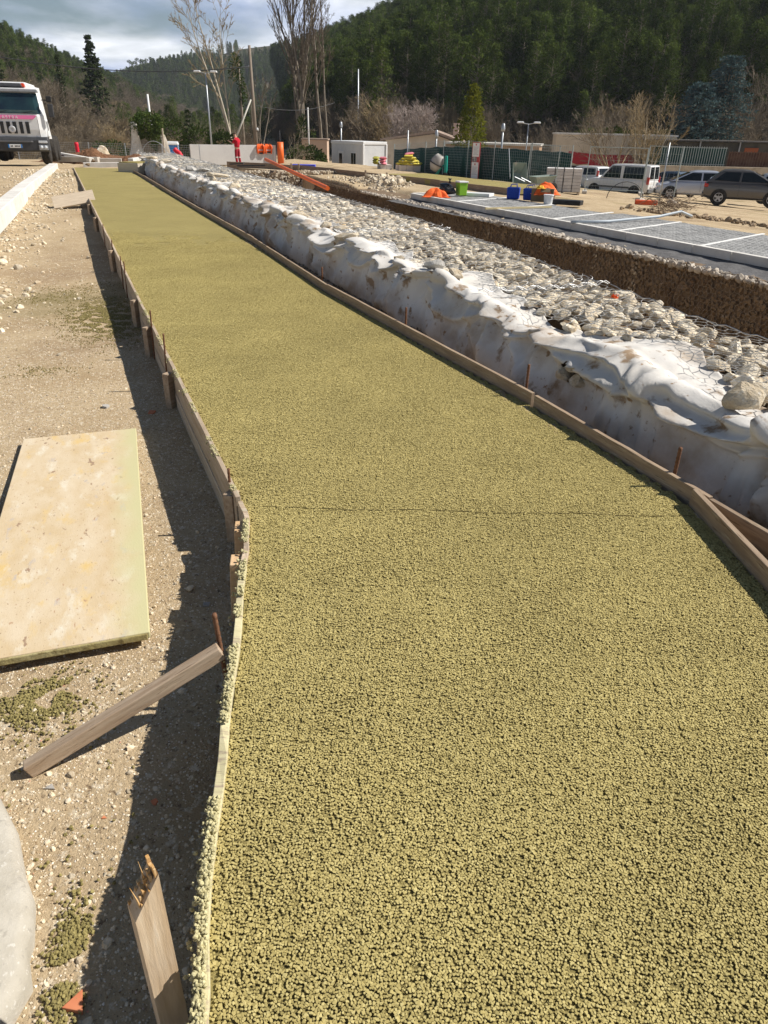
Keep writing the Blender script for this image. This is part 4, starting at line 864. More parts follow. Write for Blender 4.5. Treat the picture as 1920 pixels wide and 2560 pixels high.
# heap of rubble under the far formwork
def heap(name, c, rx, ry, h, m, label=None, cat=None, kind=None, n=26, rz=0, rough=.35, seed=0):
    V = []; Fq = []
    for i in range(n+1):
        for j in range(n+1):
            a, b = -1+2*i/n, -1+2*j/n; r2 = a*a+b*b; z = max(0, 1-r2)**1.1
            z = z*h*(1+rough*mnoise.noise(Vector((a*3+seed, b*3, 0)))) + (h*.25*mnoise.noise(Vector((a*8+seed, b*8, 4))) if r2 < 1 else 0) - .12*(r2 > 1)-.03
            V.append((a*rx, b*ry, z))
    for i in range(n):
        for j in range(n): Fq.append((i*(n+1)+j, (i+1)*(n+1)+j, (i+1)*(n+1)+j+1, i*(n+1)+j+1))
    o = link(name, from_np(name, V, Fq, m, True)); o.location = c; o.rotation_euler = (0, 0, rz); tag(o, label, cat, None, kind); return o
M_RUBBLE = mat('rubble_earth', (.42, .32, .20), (.56, .46, .33), scale=3, rough=1, bump=1, bscale=14, bdist=.08, spots=[((.68, .60, .48), 7, .58, .66)])
x, y = XY(12.9, 31.2); heap('rubble_heap', (x, y, -.62), 3.4, 1.4, .36, M_RUBBLE, kind='structure', rz=st_rot(), seed=3)
n = 420; a = rng.normal(0, .45, n); b = rng.normal(0, .4, n); x, y = XY(12.9+b*1.2, 31.2+a*3.0)
zz = -.6 + .36*np.clip(1-(a**2+b**2), 0, 1)
o = points_obj('rubble_stones', np.stack([x, y, zz], -1), np.clip(rng.gamma(2, .045, n)+.04, 0, .38)); tag(o, kind='stuff'); scatter_gn(o, 6, None, M_PEB, tilt=.8, smooth=False)

# ------------------------------------------------------------------ paved parking bays with kerb
M_KERB = mat('kerb_concrete', (.62, .59, .54), (.72, .69, .64), scale=3, rough=.85, bump=.2, bscale=60, bdist=.004, orand=.06)
M_KERB_D = mat('grey_kerb_concrete', (.44, .40, .35), (.52, .48, .43), scale=3, rough=.9, bump=.2, bscale=60, bdist=.004, orand=.06)
M_PAVER = mat('grid_paver', (.28, .278, .272), (.37, .365, .355), scale=5, rough=1.0, spec=.08, bump=.3, bscale=70, bdist=.004, orand=.12)
M_PBED = mat('paver_bed', (.05, .05, .048), (.10, .098, .092), scale=14, rough=1)
M_LINE = mat('white_kerb_strip', (.80, .79, .76), (.72, .71, .68), scale=6, rough=.7)
M_MUD = mat('dark_mortar', (.10, .097, .097), (.15, .145, .145), scale=5, rough=1, bump=.8, bscale=20, bdist=.03)
K0, K1 = Vector((.70, 27.45, 0)), Vector((9.4, 9.3, 0)); kd = (K1-K0).normalized(); kn = Vector((-kd.y, kd.x, 0)); KL = (K1-K0).length; kz = -.40; krz = math.atan2(kd.y, kd.x)
pv = thing('pavement', 'grey grid-paver parking bays with white dividing strips', 'pavement', (K0.x, K0.y, kz), krz); pv['kind'] = 'structure'; del pv['category']
# local: x along the kerb towards the viewer, y into the bays (left of direction)
mb = MB()
def bay_depth(x): return 2.55 + .055*x
mb.prism([(0, .1), (KL, .1), (KL, bay_depth(KL)), (0, bay_depth(0))], -.14, -.045); mb.build('bed', M_PBED, pv)
kb = MB().box((0, .06, -.07), (.985, .12, .17)).mesh('kerb_stone', M_KERB)
k = 0.0
while k < KL-.5:
    o = link('kerb_stone', kb, pv, .008, (k+.5, 0, .0)); o.rotation_euler = (0, 0, random.uniform(-.004, .004)); k += 1.0
kb2 = MB().box((0, .06, -.07), (.985, .12, .17)).mesh('kerb_stone', M_KERB)
for j in range(2): o = link('kerb_stone', kb2, pv, .008, (.0, .62+j*1.0, 0.002)); o.rotation_euler = (0, 0, R(90))
# ragged dark mortar haunch under the kerb
mb = MB(); n = 90
for i in range(n+1):
    x = KL*i/n; q = mnoise.noise(Vector((x*1.7, 0, 0)))*.05; r_ = mnoise.noise(Vector((x*3.1, 5, 0)))*.06
    mb.v += [(x, .04, -.15+q*.3), (x, -.05+r_*.3, -.165+q*.5), (x, -.30+r_*1.5, -.17+q), (x, -.95+r_*2, -.205)]
for i in range(n):
    for j in range(3): mb.f.append((4*i+j, 4*i+j+1, 4*i+5+j, 4*i+4+j)); mb.m.append(0)
mb.build('mortar_haunch', M_MUD, pv, smooth=True)
# pavers: pale webs round open cells
def paver_mesh():
    mb = MB(); s_ = .485; w = .045
    for q in (-1, 1): mb.box((q*(s_/2-w/2), 0, 0), (w, s_, .05)); mb.box((0, q*(s_/2-w/2), 0), (s_-2*w, w*.8, .048))
    for i in range(3):
        x = (-1+i)*.115
        pts = [(x + .035*math.sin(k*1.57), -s_/2+w*.6 + (s_-w*1.2)*k/8, 0) for k in range(9)]
        for p, q in zip(pts, pts[1:]): mb.bar(p, q, .078, .046)
    for j in (-.08, .08):
        mb.box((0, j, -.002), (s_-2*w, .05, .038))
    return mb.mesh('grid_paver', M_PAVER)
pm = paver_mesh()
div = [3.0+2.52*k for k in range(7)]
ci = 0; sk = .32
for i in range(int(KL/.49)):
    for j in range(7):
        x = .30 + i*.49; y = .38 + j*.49
        if y+.25 > bay_depth(x)+.12: continue
        if x > 17.5: continue
        o = link('grid_paver', pm, pv, 0, (x, y, -.030 + random.uniform(-.004, .004))); ci += 1
for k, x in enumerate(div[:6]):
    mb = MB(); y1 = bay_depth(x); mb.bar((x, .125, -.006), (x - y1*sk, y1, -.006), .075, .022); mb.build('dividing_strip', M_LINE, pv, bevel=.003)
# ------------------------------------------------------------------ generic materials for the site
M_WHITE = mat('white_paint', (.78, .78, .77), (.72, .72, .71), scale=4, rough=.4, spec=.5)
M_BLACK = mat('black_plastic', (.015, .015, .016), (.03, .03, .03), scale=8, rough=.5)
M_DGREY = mat('dark_grey_plastic', (.045, .047, .05), (.06, .06, .065), scale=10, rough=.55)
M_GALV = mat('galvanised_steel', (.45, .47, .49), (.38, .40, .42), scale=12, rough=.45, metal=.6)
M_GLASS = mat('dark_glass', (.008, .011, .013), rough=.06, spec=.4)
M_TYRE = mat('tyre_rubber', (.018, .017, .016), (.05, .043, .035), scale=12, rough=.9)
M_RIM = mat('alloy_rim', (.48, .48, .49), rough=.35, metal=.2)
M_STEELRIM = mat('steel_rim', (.10, .10, .105), rough=.5, metal=.1)
M_LAMP = mat('clear_lamp', (.70, .72, .74), (.5, .52, .55), scale=30, rough=.08, spec=.8)
M_RED = mat('red_lens', (.42, .012, .012), rough=.15, spec=.6)
M_ORANGE = mat('orange_plastic', (.88, .17, .03), (.80, .14, .03), scale=3, rough=.45)
M_HIVIS = mat('hi_vis_cloth', (.95, .16, .03), (.85, .12, .02), scale=5, rough=.8, bump=.4, bscale=14)
M_CONCW = mat('rendered_wall', (.60, .58, .56), (.66, .645, .62), scale=1.2, rough=.9, bump=.15, bscale=30, spots=[((.48, .46, .43), .7, .58, .75)])
M_DKWOOD = wood('dark_formwork', (.23, .16, .11), (.34, .26, .19), spots=[((.42, .36, .28), 3, .58, .7)])
M_SOIL = mat('brown_soil', (.15, .068, .034), (.22, .115, .06), scale=6, rough=1, bump=1, bscale=16, bdist=.06)
M_BLUE = mat('blue_plastic', (.01, .16, .48), (.012, .20, .55), scale=2, rough=.4)
M_NAVY = mat('blue_woven_bag', (.012, .045, .32), (.02, .07, .42), scale=20, rough=.7)
M_TEXT = mat('print_grey', (.25, .25, .28), rough=.7)

# ------------------------------------------------------------------ white kerb left of the path
kc = [Vector((-4.9, 7.9, 0)), Vector((-7.05, 13.6, 0)), Vector((-9.55, 20.5, 0)), Vector((-13.2, 31.1, 0))]
kl = thing('kerb', 'white concrete kerb line at the left', 'kerb', (0, 0, 0)); kl['kind'] = 'structure'; del kl['category']
Pk = resample([q[:2] for q in kc], 25); ks = MB().box((0, 0, 0), (1.0, .30, .34)).mesh('kerb_stone', M_KERB)
for a, b in zip(Pk, Pk[1:]):
    a, b = Vector((*a, 0)), Vector((*b, 0)); m = (a+b)/2; d = b-a; z = gh(m.x, m.y)
    o = link('kerb_stone', ks, kl, .014, (m.x-.15, m.y, max(-.04, z)+.02)); o.rotation_euler = (random.uniform(-.006, .006), 0, math.atan2(d.y, d.x)); o.scale = ((d.length-.006), 1, 1)

# ------------------------------------------------------------------ lorry
def lorry():
    t = thing('lorry', 'white lorry with pink band and black grille slots, seen head on at left', 'lorry', (-15.45, 32.9, 0.0), math.atan2(-.955, .295))
    # local +x = forward (towards the viewer), y = left of the cab
    W2 = 1.26
    # cab shell: front face leaning back above the belt, domed roof
    mb = MB(); prof = [(-.9, .95), (.62, .95), (.66, 1.3), (.66, 1.78), (.40, 2.62), (.30, 2.72), (.0, 2.80), (-.9, 2.80)]
    ring = []
    for i, (x, z) in enumerate(prof):
        w = W2 if z < 1.8 else W2 - (z-1.8)*.16
        mb.v += [(x, -w, z), (x - (.0 if x < 0 else .02), -w*.80, z), (x, w*.80, z), (x, w, z)]
        if x > .2:
            for k in (0, 3): v = mb.v[-4+k]; mb.v[-4+k] = (v[0]-.14, v[1], v[2])
    n = len(prof)
    for i in range(n-1):
        for k in range(3): mb.f.append((4*i+k, 4*i+k+1, 4*i+5+k, 4*i+4+k)); mb.m.append(0)
    mb.f += [tuple(4*i for i in range(n)), tuple(4*i+3 for i in range(n-1, -1, -1)), (0, 3, 4*n-1, 4*n-4)]; mb.m += [0, 0, 0]
    mb.build('cab', M_WHITE, t, bevel=.05, seg=3)
    # windscreen with dark band, dash
    def sheet(name, pts, m, th=.02):
        a = [Vector(q) for q in pts]; nn = (a[1]-a[0]).cross(a[2]-a[0]).normalized()
        if nn.x < 0: nn = -nn
        mb = MB(); k = len(a); mb.v = [tuple(q - nn*th) for q in a] + [tuple(q + nn*th) for q in a]
        mb.f = [tuple(range(k-1, -1, -1)), tuple(range(k, 2*k))] + [(i, (i+1) % k, k+(i+1) % k, k+i) for i in range(k)]; mb.m = [0]*len(mb.f)
        o = mb.build(name, m, t, bevel=.006); bm = bmesh.new(); bm.from_mesh(o.data); bmesh.ops.recalc_face_normals(bm, faces=bm.faces); bm.to_mesh(o.data); bm.free(); return o
    fx = lambda z: .66 if z < 1.78 else .66 - (z-1.78)*.26/.84
    def fp(y, z, off=.012): return (fx(z)+off - (.14*(max(0, abs(y)-.98)/.28) if abs(y) > .98 else 0), y, z)
    def screen_strip(name, ys, z0, z1, m, off=.02):
        mb = MB()
        for y in ys: mb.v += [fp(y, z0, off), fp(y*.94, z1, off), fp(y*.94, z1, off-.05), fp(y, z0, off-.05)]
        for i in range(len(ys)-1):
            for j in range(4): mb.f.append((4*i+j, 4*i+4+j, 4*i+4+(j+1) % 4, 4*i+(j+1) % 4)); mb.m.append(0)
        o = mb.build(name, m, t); bm = bmesh.new(); bm.from_mesh(o.data); bmesh.ops.recalc_face_normals(bm, faces=bm.faces); bm.to_mesh(o.data); bm.free(); return o
    ws = screen_strip('windscreen', [-1.16, -.98, 0, .98, 1.16], 1.86, 2.58, mat('windscreen_glass', (.012, .022, .035), (.02, .05, .055), scale=1.2, rough=.08, spec=.5), .03)
    mb = MB(); mb.box((.58, 0, 1.93), (.03, 2.1, .11)); o = mb.build('dashboard', mat('teal_dash', (.07, .12, .12), (.05, .09, .09), scale=5, rough=.5), ws); o.location = (.06, 0, 0)
    for y in (-.5, .45):
        MB().bar(fp(y, 1.88, .035), fp(y+.42, 1.95, .04), .02, .02).build('wiper', M_BLACK, ws)
    mb = MB(); mb.box((.42, 0, 2.66), (.22, 2.36, .12), top=(.8, .97)); mb.build('sun_visor', mat('grey_visor', (.19, .20, .21), (.26, .26, .27), scale=6, rough=.6), t, bevel=.03)
    MB().lathe([(.03, 0), (.03, .02)], (.545, -.20, 2.66), 10, 'X').build('marker_lamp', M_LAMP, t)
    # pink band with raised lettering
    pk = sheet('pink_band', [fp(-1.0, 1.80), fp(1.0, 1.80), fp(.84, 1.66), fp(-.72, 1.66)][::1], mat('pink_paint', (.72, .16, .34), rough=.35, spec=.5), .010)
    tx = bpy.data.curves.new('lettering', 'FONT'); tx.body = 'ASTRA'; tx.size = .15; tx.extrude = .004; tx.align_x = 'CENTER'; tx.space_character = 1.45; tx.materials.append(M_WHITE)
    tmp = bpy.data.objects.new('lettering', tx); COL.objects.link(tmp); bpy.context.view_layer.update(); lm_ = bpy.data.meshes.new_from_object(tmp.evaluated_get(bpy.context.evaluated_depsgraph_get())); bpy.data.objects.remove(tmp); lo = link('lettering', lm_, pk); lo.location = (.69, 0, 1.68); lo.rotation_euler = (R(90), 0, R(90))
    # grille slots
    for k in range(6):
        y = (k-2.5)*.235; MB().box((.668, y, 1.36), (.03, .125, .42), top=(1, 1.12)).build('grille_slot', M_BLACK, t, bevel=.012)
    mb = MB(); mb.lathe([(.13, 0), (.13, .03), (.10, .05), (.055, .05), (.055, .03)], (.675, 0, 1.30), 20, 'X'); mb.box((.69, 0, 1.47), (.03, .05, .2)); mb.build('badge', M_RIM, t, smooth=False)
    for y in (-1, 1): MB().box((.55, y*1.0, 1.32), (.012, .012, .66)).build('bonnet_seam', M_DGREY, t, bevel=0).location.x = .105
    # bumper, lamps, plate
    mb = MB(); mb.side([(.2, .48), (.74, .52), (.76, .92), (.70, 1.04), (.2, 1.04)], -1.27, 1.27); bp_ = mb.build('bumper', M_DGREY, t, bevel=.04)
    mb = MB(); mb.prism([(.74, -.75), (.79, -.62), (.79, .62), (.74, .75)], .84, .90); mb.build('bumper_ledge', mat('grey_trim', (.12, .12, .125), rough=.6), bp_, bevel=.01)
    for y in (-1.06, 1.06):
        h = MB().box((.73, y, .86), (.08, .34, .10)).build('indicator_lamp', M_LAMP, t, bevel=.02)
        h = MB().box((.73, y, .66), (.10, .36, .20)).build('headlight', mat('chrome_housing', (.35, .36, .37), rough=.25, metal=.7), t, bevel=.02)
        for q in (-.08, .08): MB().lathe([(.065, 0), (.055, .03), (.0, .035)], (.785, y+q, .67), 12, 'X').build('lens', M_LAMP, h, smooth=True)
    pl = MB().box((.775, 0, .70), (.02, .52, .13)).build('number_plate', M_WHITE, t, bevel=.004)
    for y in (-.235, .235): MB().box((.787, y, .70), (.006, .05, .128)).build('blue_end', M_BLUE, pl)
    for k in range(7):
        if k != 2: MB().box((.787, -.15+k*.05, .70), (.004, .028, .06)).build('character', M_BLACK, pl)
    # mirrors, beacon, side bulge
    for y in (-1, 1):
        mr = MB().bar((.45, y*1.25, 2.35), (.62, y*1.52, 2.35), .03, .03).build('mirror_arm', M_BLACK, t)
        MB().box((.62, y*1.55, 2.38), (.10, .20, .22)).build('mirror', M_BLACK, mr, bevel=.03); MB().box((.62, y*1.56, 1.98), (.10, .20, .48)).build('mirror', M_DGREY, mr, bevel=.03)
        MB().box((.25, y*1.27, 1.35), (.5, .10, .62), top=(.8, .6)).build('wing_panel', M_WHITE, t, bevel=.05)
        MB().box((.44, y*1.325, 1.44), (.05, .012, .34)).build('air_slot', M_BLACK, t)
    bl = MB().box((.05, .15, 2.86), (.30, .95, .13), top=(.7, .85)).build('light_bar', M_DGREY, t, bevel=.03)
    for y in (.62, -.32): MB().box((.05, y, 2.86), (.26, .16, .14), top=(.7, .7)).build('beacon', mat('amber_red_lens', (.55, .06, .02), rough=.2), bl, bevel=.02)
    # body behind
    MB().box((-2.6, -.35, 2.06), (3.0, 1.9, 1.9)).build('cargo_body', M_WHITE, t, bevel=.06)
    MB().box((-2.0, 0, .78), (4.6, .9, .3)).build('chassis', M_BLACK, t)
    for x in (-.15, -2.6, -3.9):
        for y in (-1, 1):
            w = MB().lathe([(.30, -.15), (.46, -.16), (.50, -.12), (.515, 0), (.50, .12), (.46, .16), (.30, .15)], (x, y*1.02, .515), 28, 'Y').build('wheel', M_TYRE, t, smooth=True)
            MB().lathe([(.30, -.14), (.27, -.08), (.12, -.05), (.12, .05), (.27, .08), (.30, .14)], (x, y*1.02, .515), 20, 'Y').build('rim', M_STEELRIM, w, smooth=True)
            if x > -.5: MB().box((x, y*1.06, 1.06), (1.15, .36, .04)).build('mudguard', M_BLACK, t)
lorry()

# ------------------------------------------------------------------ works at the far end of the path
def kstone(a, b, h, w, label, m=M_KERB, z=None, name='kerb_block'):
    a, b = Vector(a), Vector(b); o = MB().bar(a, b, w, h).build(name, m, bevel=.012); c = (a+b)/2; o.data.transform(Matrix.Translation(-c)); o.location = c; return tag(o, label, 'kerb block')
kstone((-18.9, 44.0, .02), (-13.9, 36.6, .02), .26, .22, 'long whitish kerb running from the lorry to the path end')
kstone((-15.9, 37.6, .02), (-13.7, 37.0, .06), .22, .25, 'short grey kerb block lying loose by the path end', M_KERB_D)
kstone((-12.75, 32.6, .0), (-10.65, 33.2, .03), .26, .22, 'pale kerb closing the far end of the path')
kstone((-13.0, 35.2, .12), (-12.1, 35.4, .12), .16, .2, 'small pale kerb block on top of the end kerb', M_KERB_D)
kstone((-10.9, 33.0, .16), (-10.8, 36.5, .18), .30, .22, 'white kerb running back from the path corner')
kstone((-10.4, 33.9, .22), (-8.9, 34.4, .24), .12, .3, 'white kerb behind the boxed concrete step')
t = thing('concrete_step', 'boxed concrete step with olive top at the far right corner of the path', 'step', (-9.75, 29.2, 0), R(-23))
MB().box((0, .9, .12), (.95, 1.9, .36)).build('formwork_box', wood('pale_form_panel', (.55, .48, .38), (.63, .56, .45)), t, bevel=.01); MB().box((0, .9, .315), (.88, 1.82, .035)).build('concrete_top', M_CONC, t, bevel=.01)
heap('soil_heap', (-15.6, 41.2, -.12), 3.0, 1.3, .34, M_SOIL, 'low heap of reddish brown soil behind the kerbs', 'soil heap', rz=R(-20), seed=9)
heap('soil_heap', (-15.1, 39.9, -.1), .95, .7, .52, M_SOIL, 'small steep heap of brown soil in front of the boulder', 'soil heap', rz=0, seed=14)
heap('soil_heap', (-12.4, 38.4, -.15), 1.0, .8, .42, M_SOIL, 'brown soil heap behind the short kerb blocks', 'soil heap', seed=19)
rock(2, (-15.5, 42.3, .12), .62, M_STONE, 'big pale boulder behind the soil heap', 'boulder', 'boulder', sc=(1, .8, 1.15), rot=(.2, .1, .6))
for k, (x, y, s_, l) in enumerate([(-18.3, 43.6, .22, 'white rock beside the lorry wheel'), (-17.7, 43.9, .18, 'white rock right of the one beside the lorry'), (-13.1, 41.6, .26, 'white rock under the wire hoop'), (-12.3, 42.2, .2, 'white rock right of the wire hoop'), (-9.6, 37.6, .26, 'pale rounded rock before the ivy stump'), (-8.9, 38.2, .22, 'pale rock between the red conduit and the toilet'), (-12.3, 31.9, .14, 'dark pebble heap stone by the left kerb end'), (-13.9, 36.7, .2, 'brown stump-like stone at the end of the long kerb')]):
    rock(k+3, (x, y, gh(x, y)+s_*.3+.1), s_, M_STONE if k < 6 else M_EARTH, l, 'rock', 'rock')
# red conduits
M_CONDUIT = mat('red_conduit', (.70, .02, .05), (.62, .015, .03), scale=8, rough=.5)
def conduit(pts, r, label):
    mb = MB(); P_ = []
    for a, b in zip(pts, pts[1:]):
        for k in range(6): P_.append(Vector(a).lerp(Vector(b), k/6))
    P_.append(Vector(pts[-1])); mb.tube(P_, [r*(1.0 if i % 2 else .86) for i in range(len(P_))], 10); c = Vector(pts[0]); o = mb.build('conduit', M_CONDUIT, smooth=True); o.data.transform(Matrix.Translation(-c)); o.location = c; return tag(o, label, 'conduit')
conduit([(-9.95, 38.0, -.1), (-10.15, 38.0, .36), (-10.3, 38.0, .46), (-10.38, 38.0, .56)], .11, 'thick red corrugated conduit bending out of the ground before the ivy')
conduit([(-17.1, 43.2, .0), (-17.1, 43.2, .62)], .11, 'short upright red conduit behind the soil heap')
# wire hoop and mesh fence at the back left
mb = MB(); mb.tube([(-.75*math.cos(a*math.pi/14)-.0, 0, .75*math.sin(a*math.pi/14)*1.25) for a in range(15)], .02, 6); o = mb.build('wire_hoop', M_GALV); o.location = (-13.2, 44.2, -.2); tag(o, 'arched grey hoop standing in front of the mesh fence', 'hoop')
def mesh_fence(name, pts, h, label, post_m=M_GALV, post_r=.03, net=None, cell=.25, zf=None, step=2.5, wr=.006):
    a0 = pts[0]; t = thing(name, label, 'fence', (a0[0], a0[1], 0)); o0 = Vector((a0[0], a0[1], 0))
    for a, b in zip(pts, pts[1:]):
        a, b = Vector(a), Vector(b); L = (b-a).length; n = max(1, round(L/step))
        for k in range(n + (1 if b == Vector(pts[-1]) else 0)):
            p = a.lerp(b, k/n) - o0; MB().tube([(p.x, p.y, p.z-.2), (p.x, p.y, p.z+h+.05)], post_r, 8).build('post', post_m, t)
        mb = MB(); nv = int(L/cell); nh = int(h/cell)
        for k in range(nv+1): p = a.lerp(b, k/nv) - o0; mb.tube([(p.x, p.y, p.z), (p.x, p.y, p.z+h)], wr, 3, cap=False)
        for j in range(nh+1): p, q = a-o0, b-o0; mb.tube([(p.x, p.y, p.z+j*h/nh), (q.x, q.y, q.z+j*h/nh)], wr, 3, cap=False)
        w = mb.build('wire_mesh', post_m, t); tag(w, kind='stuff')
        if net:
            nl = 14; mb = MB(); hh = h*.86
            for k in range(nl+1):
                p = a.lerp(b, k/nl) - o0; bow = .04*math.sin(k*1.3+a.x); sagz = .06*abs(math.sin(k*math.pi/4))
                mb.v += [(p.x+bow, p.y+.03, p.z+.02), (p.x+bow, p.y+.035, p.z+hh*.5), (p.x+bow*.4, p.y+.03, p.z+hh-sagz)]
            for k in range(nl):
                for j in range(2): mb.f.append((3*k+j, 3*k+3+j, 3*k+4+j, 3*k+1+j)); mb.m.append(0)
            o = mb.build('shade_net', net, t, smooth=True); sm = o.modifiers.new('thickness', 'SOLIDIFY'); sm.thickness = .006
    return t
mesh_fence('mesh_fence', [(-24.5, 52, -.75), (-12.2, 50.5, -.75)], 1.15, 'low grey mesh fence behind the soil and boulder at left', cell=.12, wr=.006)
# ivy stump, gate pillars, toilet
def leaves(name, pts, size, m, parent=None, nrm_up=.3, aspect=.6, seed=0):
    """many small leaf faces at the given points"""
    r_ = np.random.default_rng(seed); P_ = np.asarray(pts, float); n = len(P_); d = r_.normal(size=(n, 3)); d /= np.linalg.norm(d, axis=1)[:, None]
    e = r_.normal(size=(n, 3)); e -= d*(e*d).sum(1)[:, None]; e /= np.linalg.norm(e, axis=1)[:, None]; s_ = size*r_.uniform(.6, 1.3, n)[:, None] if np.isscalar(size) else np.asarray(size)[:, None]
    V = np.stack([P_-d*s_*.5, P_+e*s_*aspect*.5, P_+d*s_*.5, P_-e*s_*aspect*.5], 1).reshape(-1, 3)
    F = np.arange(4*n).reshape(n, 4); o = link(name, from_np(name, V, F, m, False), parent); return o
def blob_points(n, c, r3, seed=0, lump=.35, shell=.55):
    r_ = np.random.default_rng(seed); d = r_.normal(size=(n, 3)); d /= np.linalg.norm(d, axis=1)[:, None]
    k = np.array([1+lump*(mnoise.noise(Vector(q)*1.9+Vector((seed*7, 0, 0)))+.6*mnoise.noise(Vector(q)*4.3+Vector((seed*7, 3, 0)))) for q in d])
    rr = (shell + (1-shell)*r_.random(n)**.6)*k
    return np.asarray(c) + d*rr[:, None]*np.asarray(r3)
def leafmat(name, c1, c2, orand=.0, sc=3.0, tr=.25):
    m = mat(name, c1, c2, scale=sc, rough=1.0, spec=.03, orand=orand)
    nt_ = m.node_tree; bs = nt_.nodes['Principled BSDF']; mo = nt_.nodes['Material Output']
    tl = nt_.nodes.new('ShaderNodeBsdfTranslucent'); src = bs.inputs['Base Color'].links[0].from_socket; nt_.links.new(src, tl.inputs[0])
    mxs = nt_.nodes.new('ShaderNodeMixShader'); mxs.inputs[0].default_value = tr; nt_.links.new(bs.outputs[0], mxs.inputs[1]); nt_.links.new(tl.outputs[0], mxs.inputs[2]); nt_.links.new(mxs.outputs[0], mo.inputs[0])
    return m
M_IVY = leafmat('ivy_leaf', (.045, .075, .018), (.10, .13, .035), sc=1.2)
M_LIMEW = mat('whitewashed_stone', (.74, .70, .62), (.62, .56, .46), scale=3, rough=.95, bump=.8, bscale=5, bdist=.08, spots=[((.35, .28, .2), 4, .62, .7)])
t = thing('ivy_covered_stump', 'dense ivy crown over a pale stone stump left of the toilet', 'ivy', (-17.6, 58.0, -.75))
leaves('ivy_crown', np.concatenate([blob_points(2600, (0, 0, 2.25), (1.25, 1.1, .85), 3, .25), blob_points(900, (.55, 0, 1.45), (.6, .6, .95), 4, .25), blob_points(500, (-.75, 0, 1.7), (.5, .5, .5), 5)]), .16, M_IVY, t)
MB().lathe([(.75, 0), (.55, .35), (.38, .8), (.30, 1.3), (.24, 1.9), (.2, 2.4)], (-.85, -.4, 0), 12).build('stone_stump', M_LIMEW, t, smooth=True)
MB().lathe([(.5, 0), (.45, .6), (.3, 1.3), (.15, 1.7)], (.95, .1, 0), 9).build('stone_stump', mat('grey_stump', (.32, .28, .23), (.42, .37, .31), scale=3, rough=.95), t, smooth=True)
t = thing('portable_toilet', 'blue portable toilet with white domed roof beside the grey wall', 'toilet', (-17.15, 62, -1.95), R(12))
MB().box((0, 0, 1.05), (1.08, 1.08, 2.1)).build('cabin', M_BLUE, t, bevel=.03)
MB().box((0, 0, 2.2), (1.18, 1.18, .24), top=(.86, .86)).build('roof', M_WHITE, t, bevel=.07, seg=3)
d_ = MB().box((0, -.55, 1.05), (.74, .03, 1.9)).build('door', mat('blue_door', (.012, .19, .56), rough=.4), t, bevel=.01)
for z in (.6, 1.35): MB().box((0, -.57, z), (.55, .012, .5)).build('door_panel', M_BLUE, d_, bevel=.006)
MB().box((.28, -.58, 1.05), (.04, .03, .14)).build('handle', M_BLACK, d_)
for x in (-.52, .52): MB().box((x, -.53, 1.05), (.06, .05, 2.1)).build('corner_post', M_WHITE, t, bevel=.01)
# ------------------------------------------------------------------ rendered wall, worker, jackets, pipes
wl = thing('concrete_wall', 'long light grey rendered wall behind the worker in red', 'wall', (-14.3, 49.6, -.62), math.atan2(3.0, 6.3))
Lw = 7.3; mb = MB(); mb.box((Lw/2+.85, 0, .5), (Lw-1.7, .22, 1.16)); mb.build('wall_body', M_CONCW, wl, bevel=.008)
MB().box((Lw-.07, -.115, .5), (.14, .012, 1.17)).build('end_trim', mat('white_edge', (.74, .73, .70), rough=.9), wl)
wd = (math.cos(wl.rotation_euler.z), math.sin(wl.rotation_euler.z))
def onwall(u, v, z): return (-14.3 + wd[0]*u + wd[1]*v, 49.6 + wd[1]*u - wd[0]*v, -.62+z)
def jacket(label, p, rz, seed, w=.55, hh=.55):
    """hi-vis jacket hung over the wall: folded sheet with two sleeves"""
    t = thing('hi_vis_jacket', label, 'jacket', p, rz, 'orange jackets hung on the wall end'); rd = random.Random(seed); n, m_ = 12, 14; mb = MB()
    for j in range(m_+1):
        k = j/m_
        for i in range(n+1):
            a = (i/n-.5)*w*(1+.12*math.sin(k*3+seed)); ph = k*2
            if k < .45: y, z = -.14-.02*math.sin(i*1.3+seed)-.03*math.sin(k*7), -hh*(1-k/.45)*(1+.10*math.sin(i*1.1+seed))
            elif k < .6: y, z = -.14+.30*(k-.45)/.15, .04+.03*math.sin(i+seed)
            else: y, z = .16, -hh*.8*(k-.6)/.4
            mb.v.append((a, y + .03*mnoise.noise(Vector((i*.5, j*.4, seed))), z + .04*mnoise.noise(Vector((i*.4, j*.5, seed+4)))))
    for j in range(m_):
        for i in range(n): mb.f.append((j*(n+1)+i, j*(n+1)+i+1, (j+1)*(n+1)+i+1, (j+1)*(n+1)+i)); mb.m.append(0)
    o = mb.build('body', M_HIVIS, t, smooth=True); sm = o.modifiers.new('thickness', 'SOLIDIFY'); sm.thickness = .03
    for q in (-1, 1): MB().tube([(q*w*.42, -.17, .02), (q*w*.62, -.22, -.14), (q*w*.60, -.22, -.36), (q*w*.52, -.2, -.52)], [.05, .065, .055, .04], 8).build('sleeve', M_HIVIS, t, smooth=True)
    MB().box((0, -.195, -.30), (w*.9, .012, .05)).build('reflective_band', mat('reflective_grey', (.45, .45, .47), rough=.4), t)
    MB().box((.05, -.185, -hh*.98), (w*.8, .03, .08)).build('dark_hem', M_BLACK, t, bevel=.01)
jacket('orange jacket hanging on the wall, left of two', onwall(6.25, .0, 1.10), wl.rotation_euler.z, 3, .36, .50)
jacket('orange jacket hanging on the wall end, right of two', onwall(6.78, .0, 1.10), wl.rotation_euler.z, 8, .34, .44)
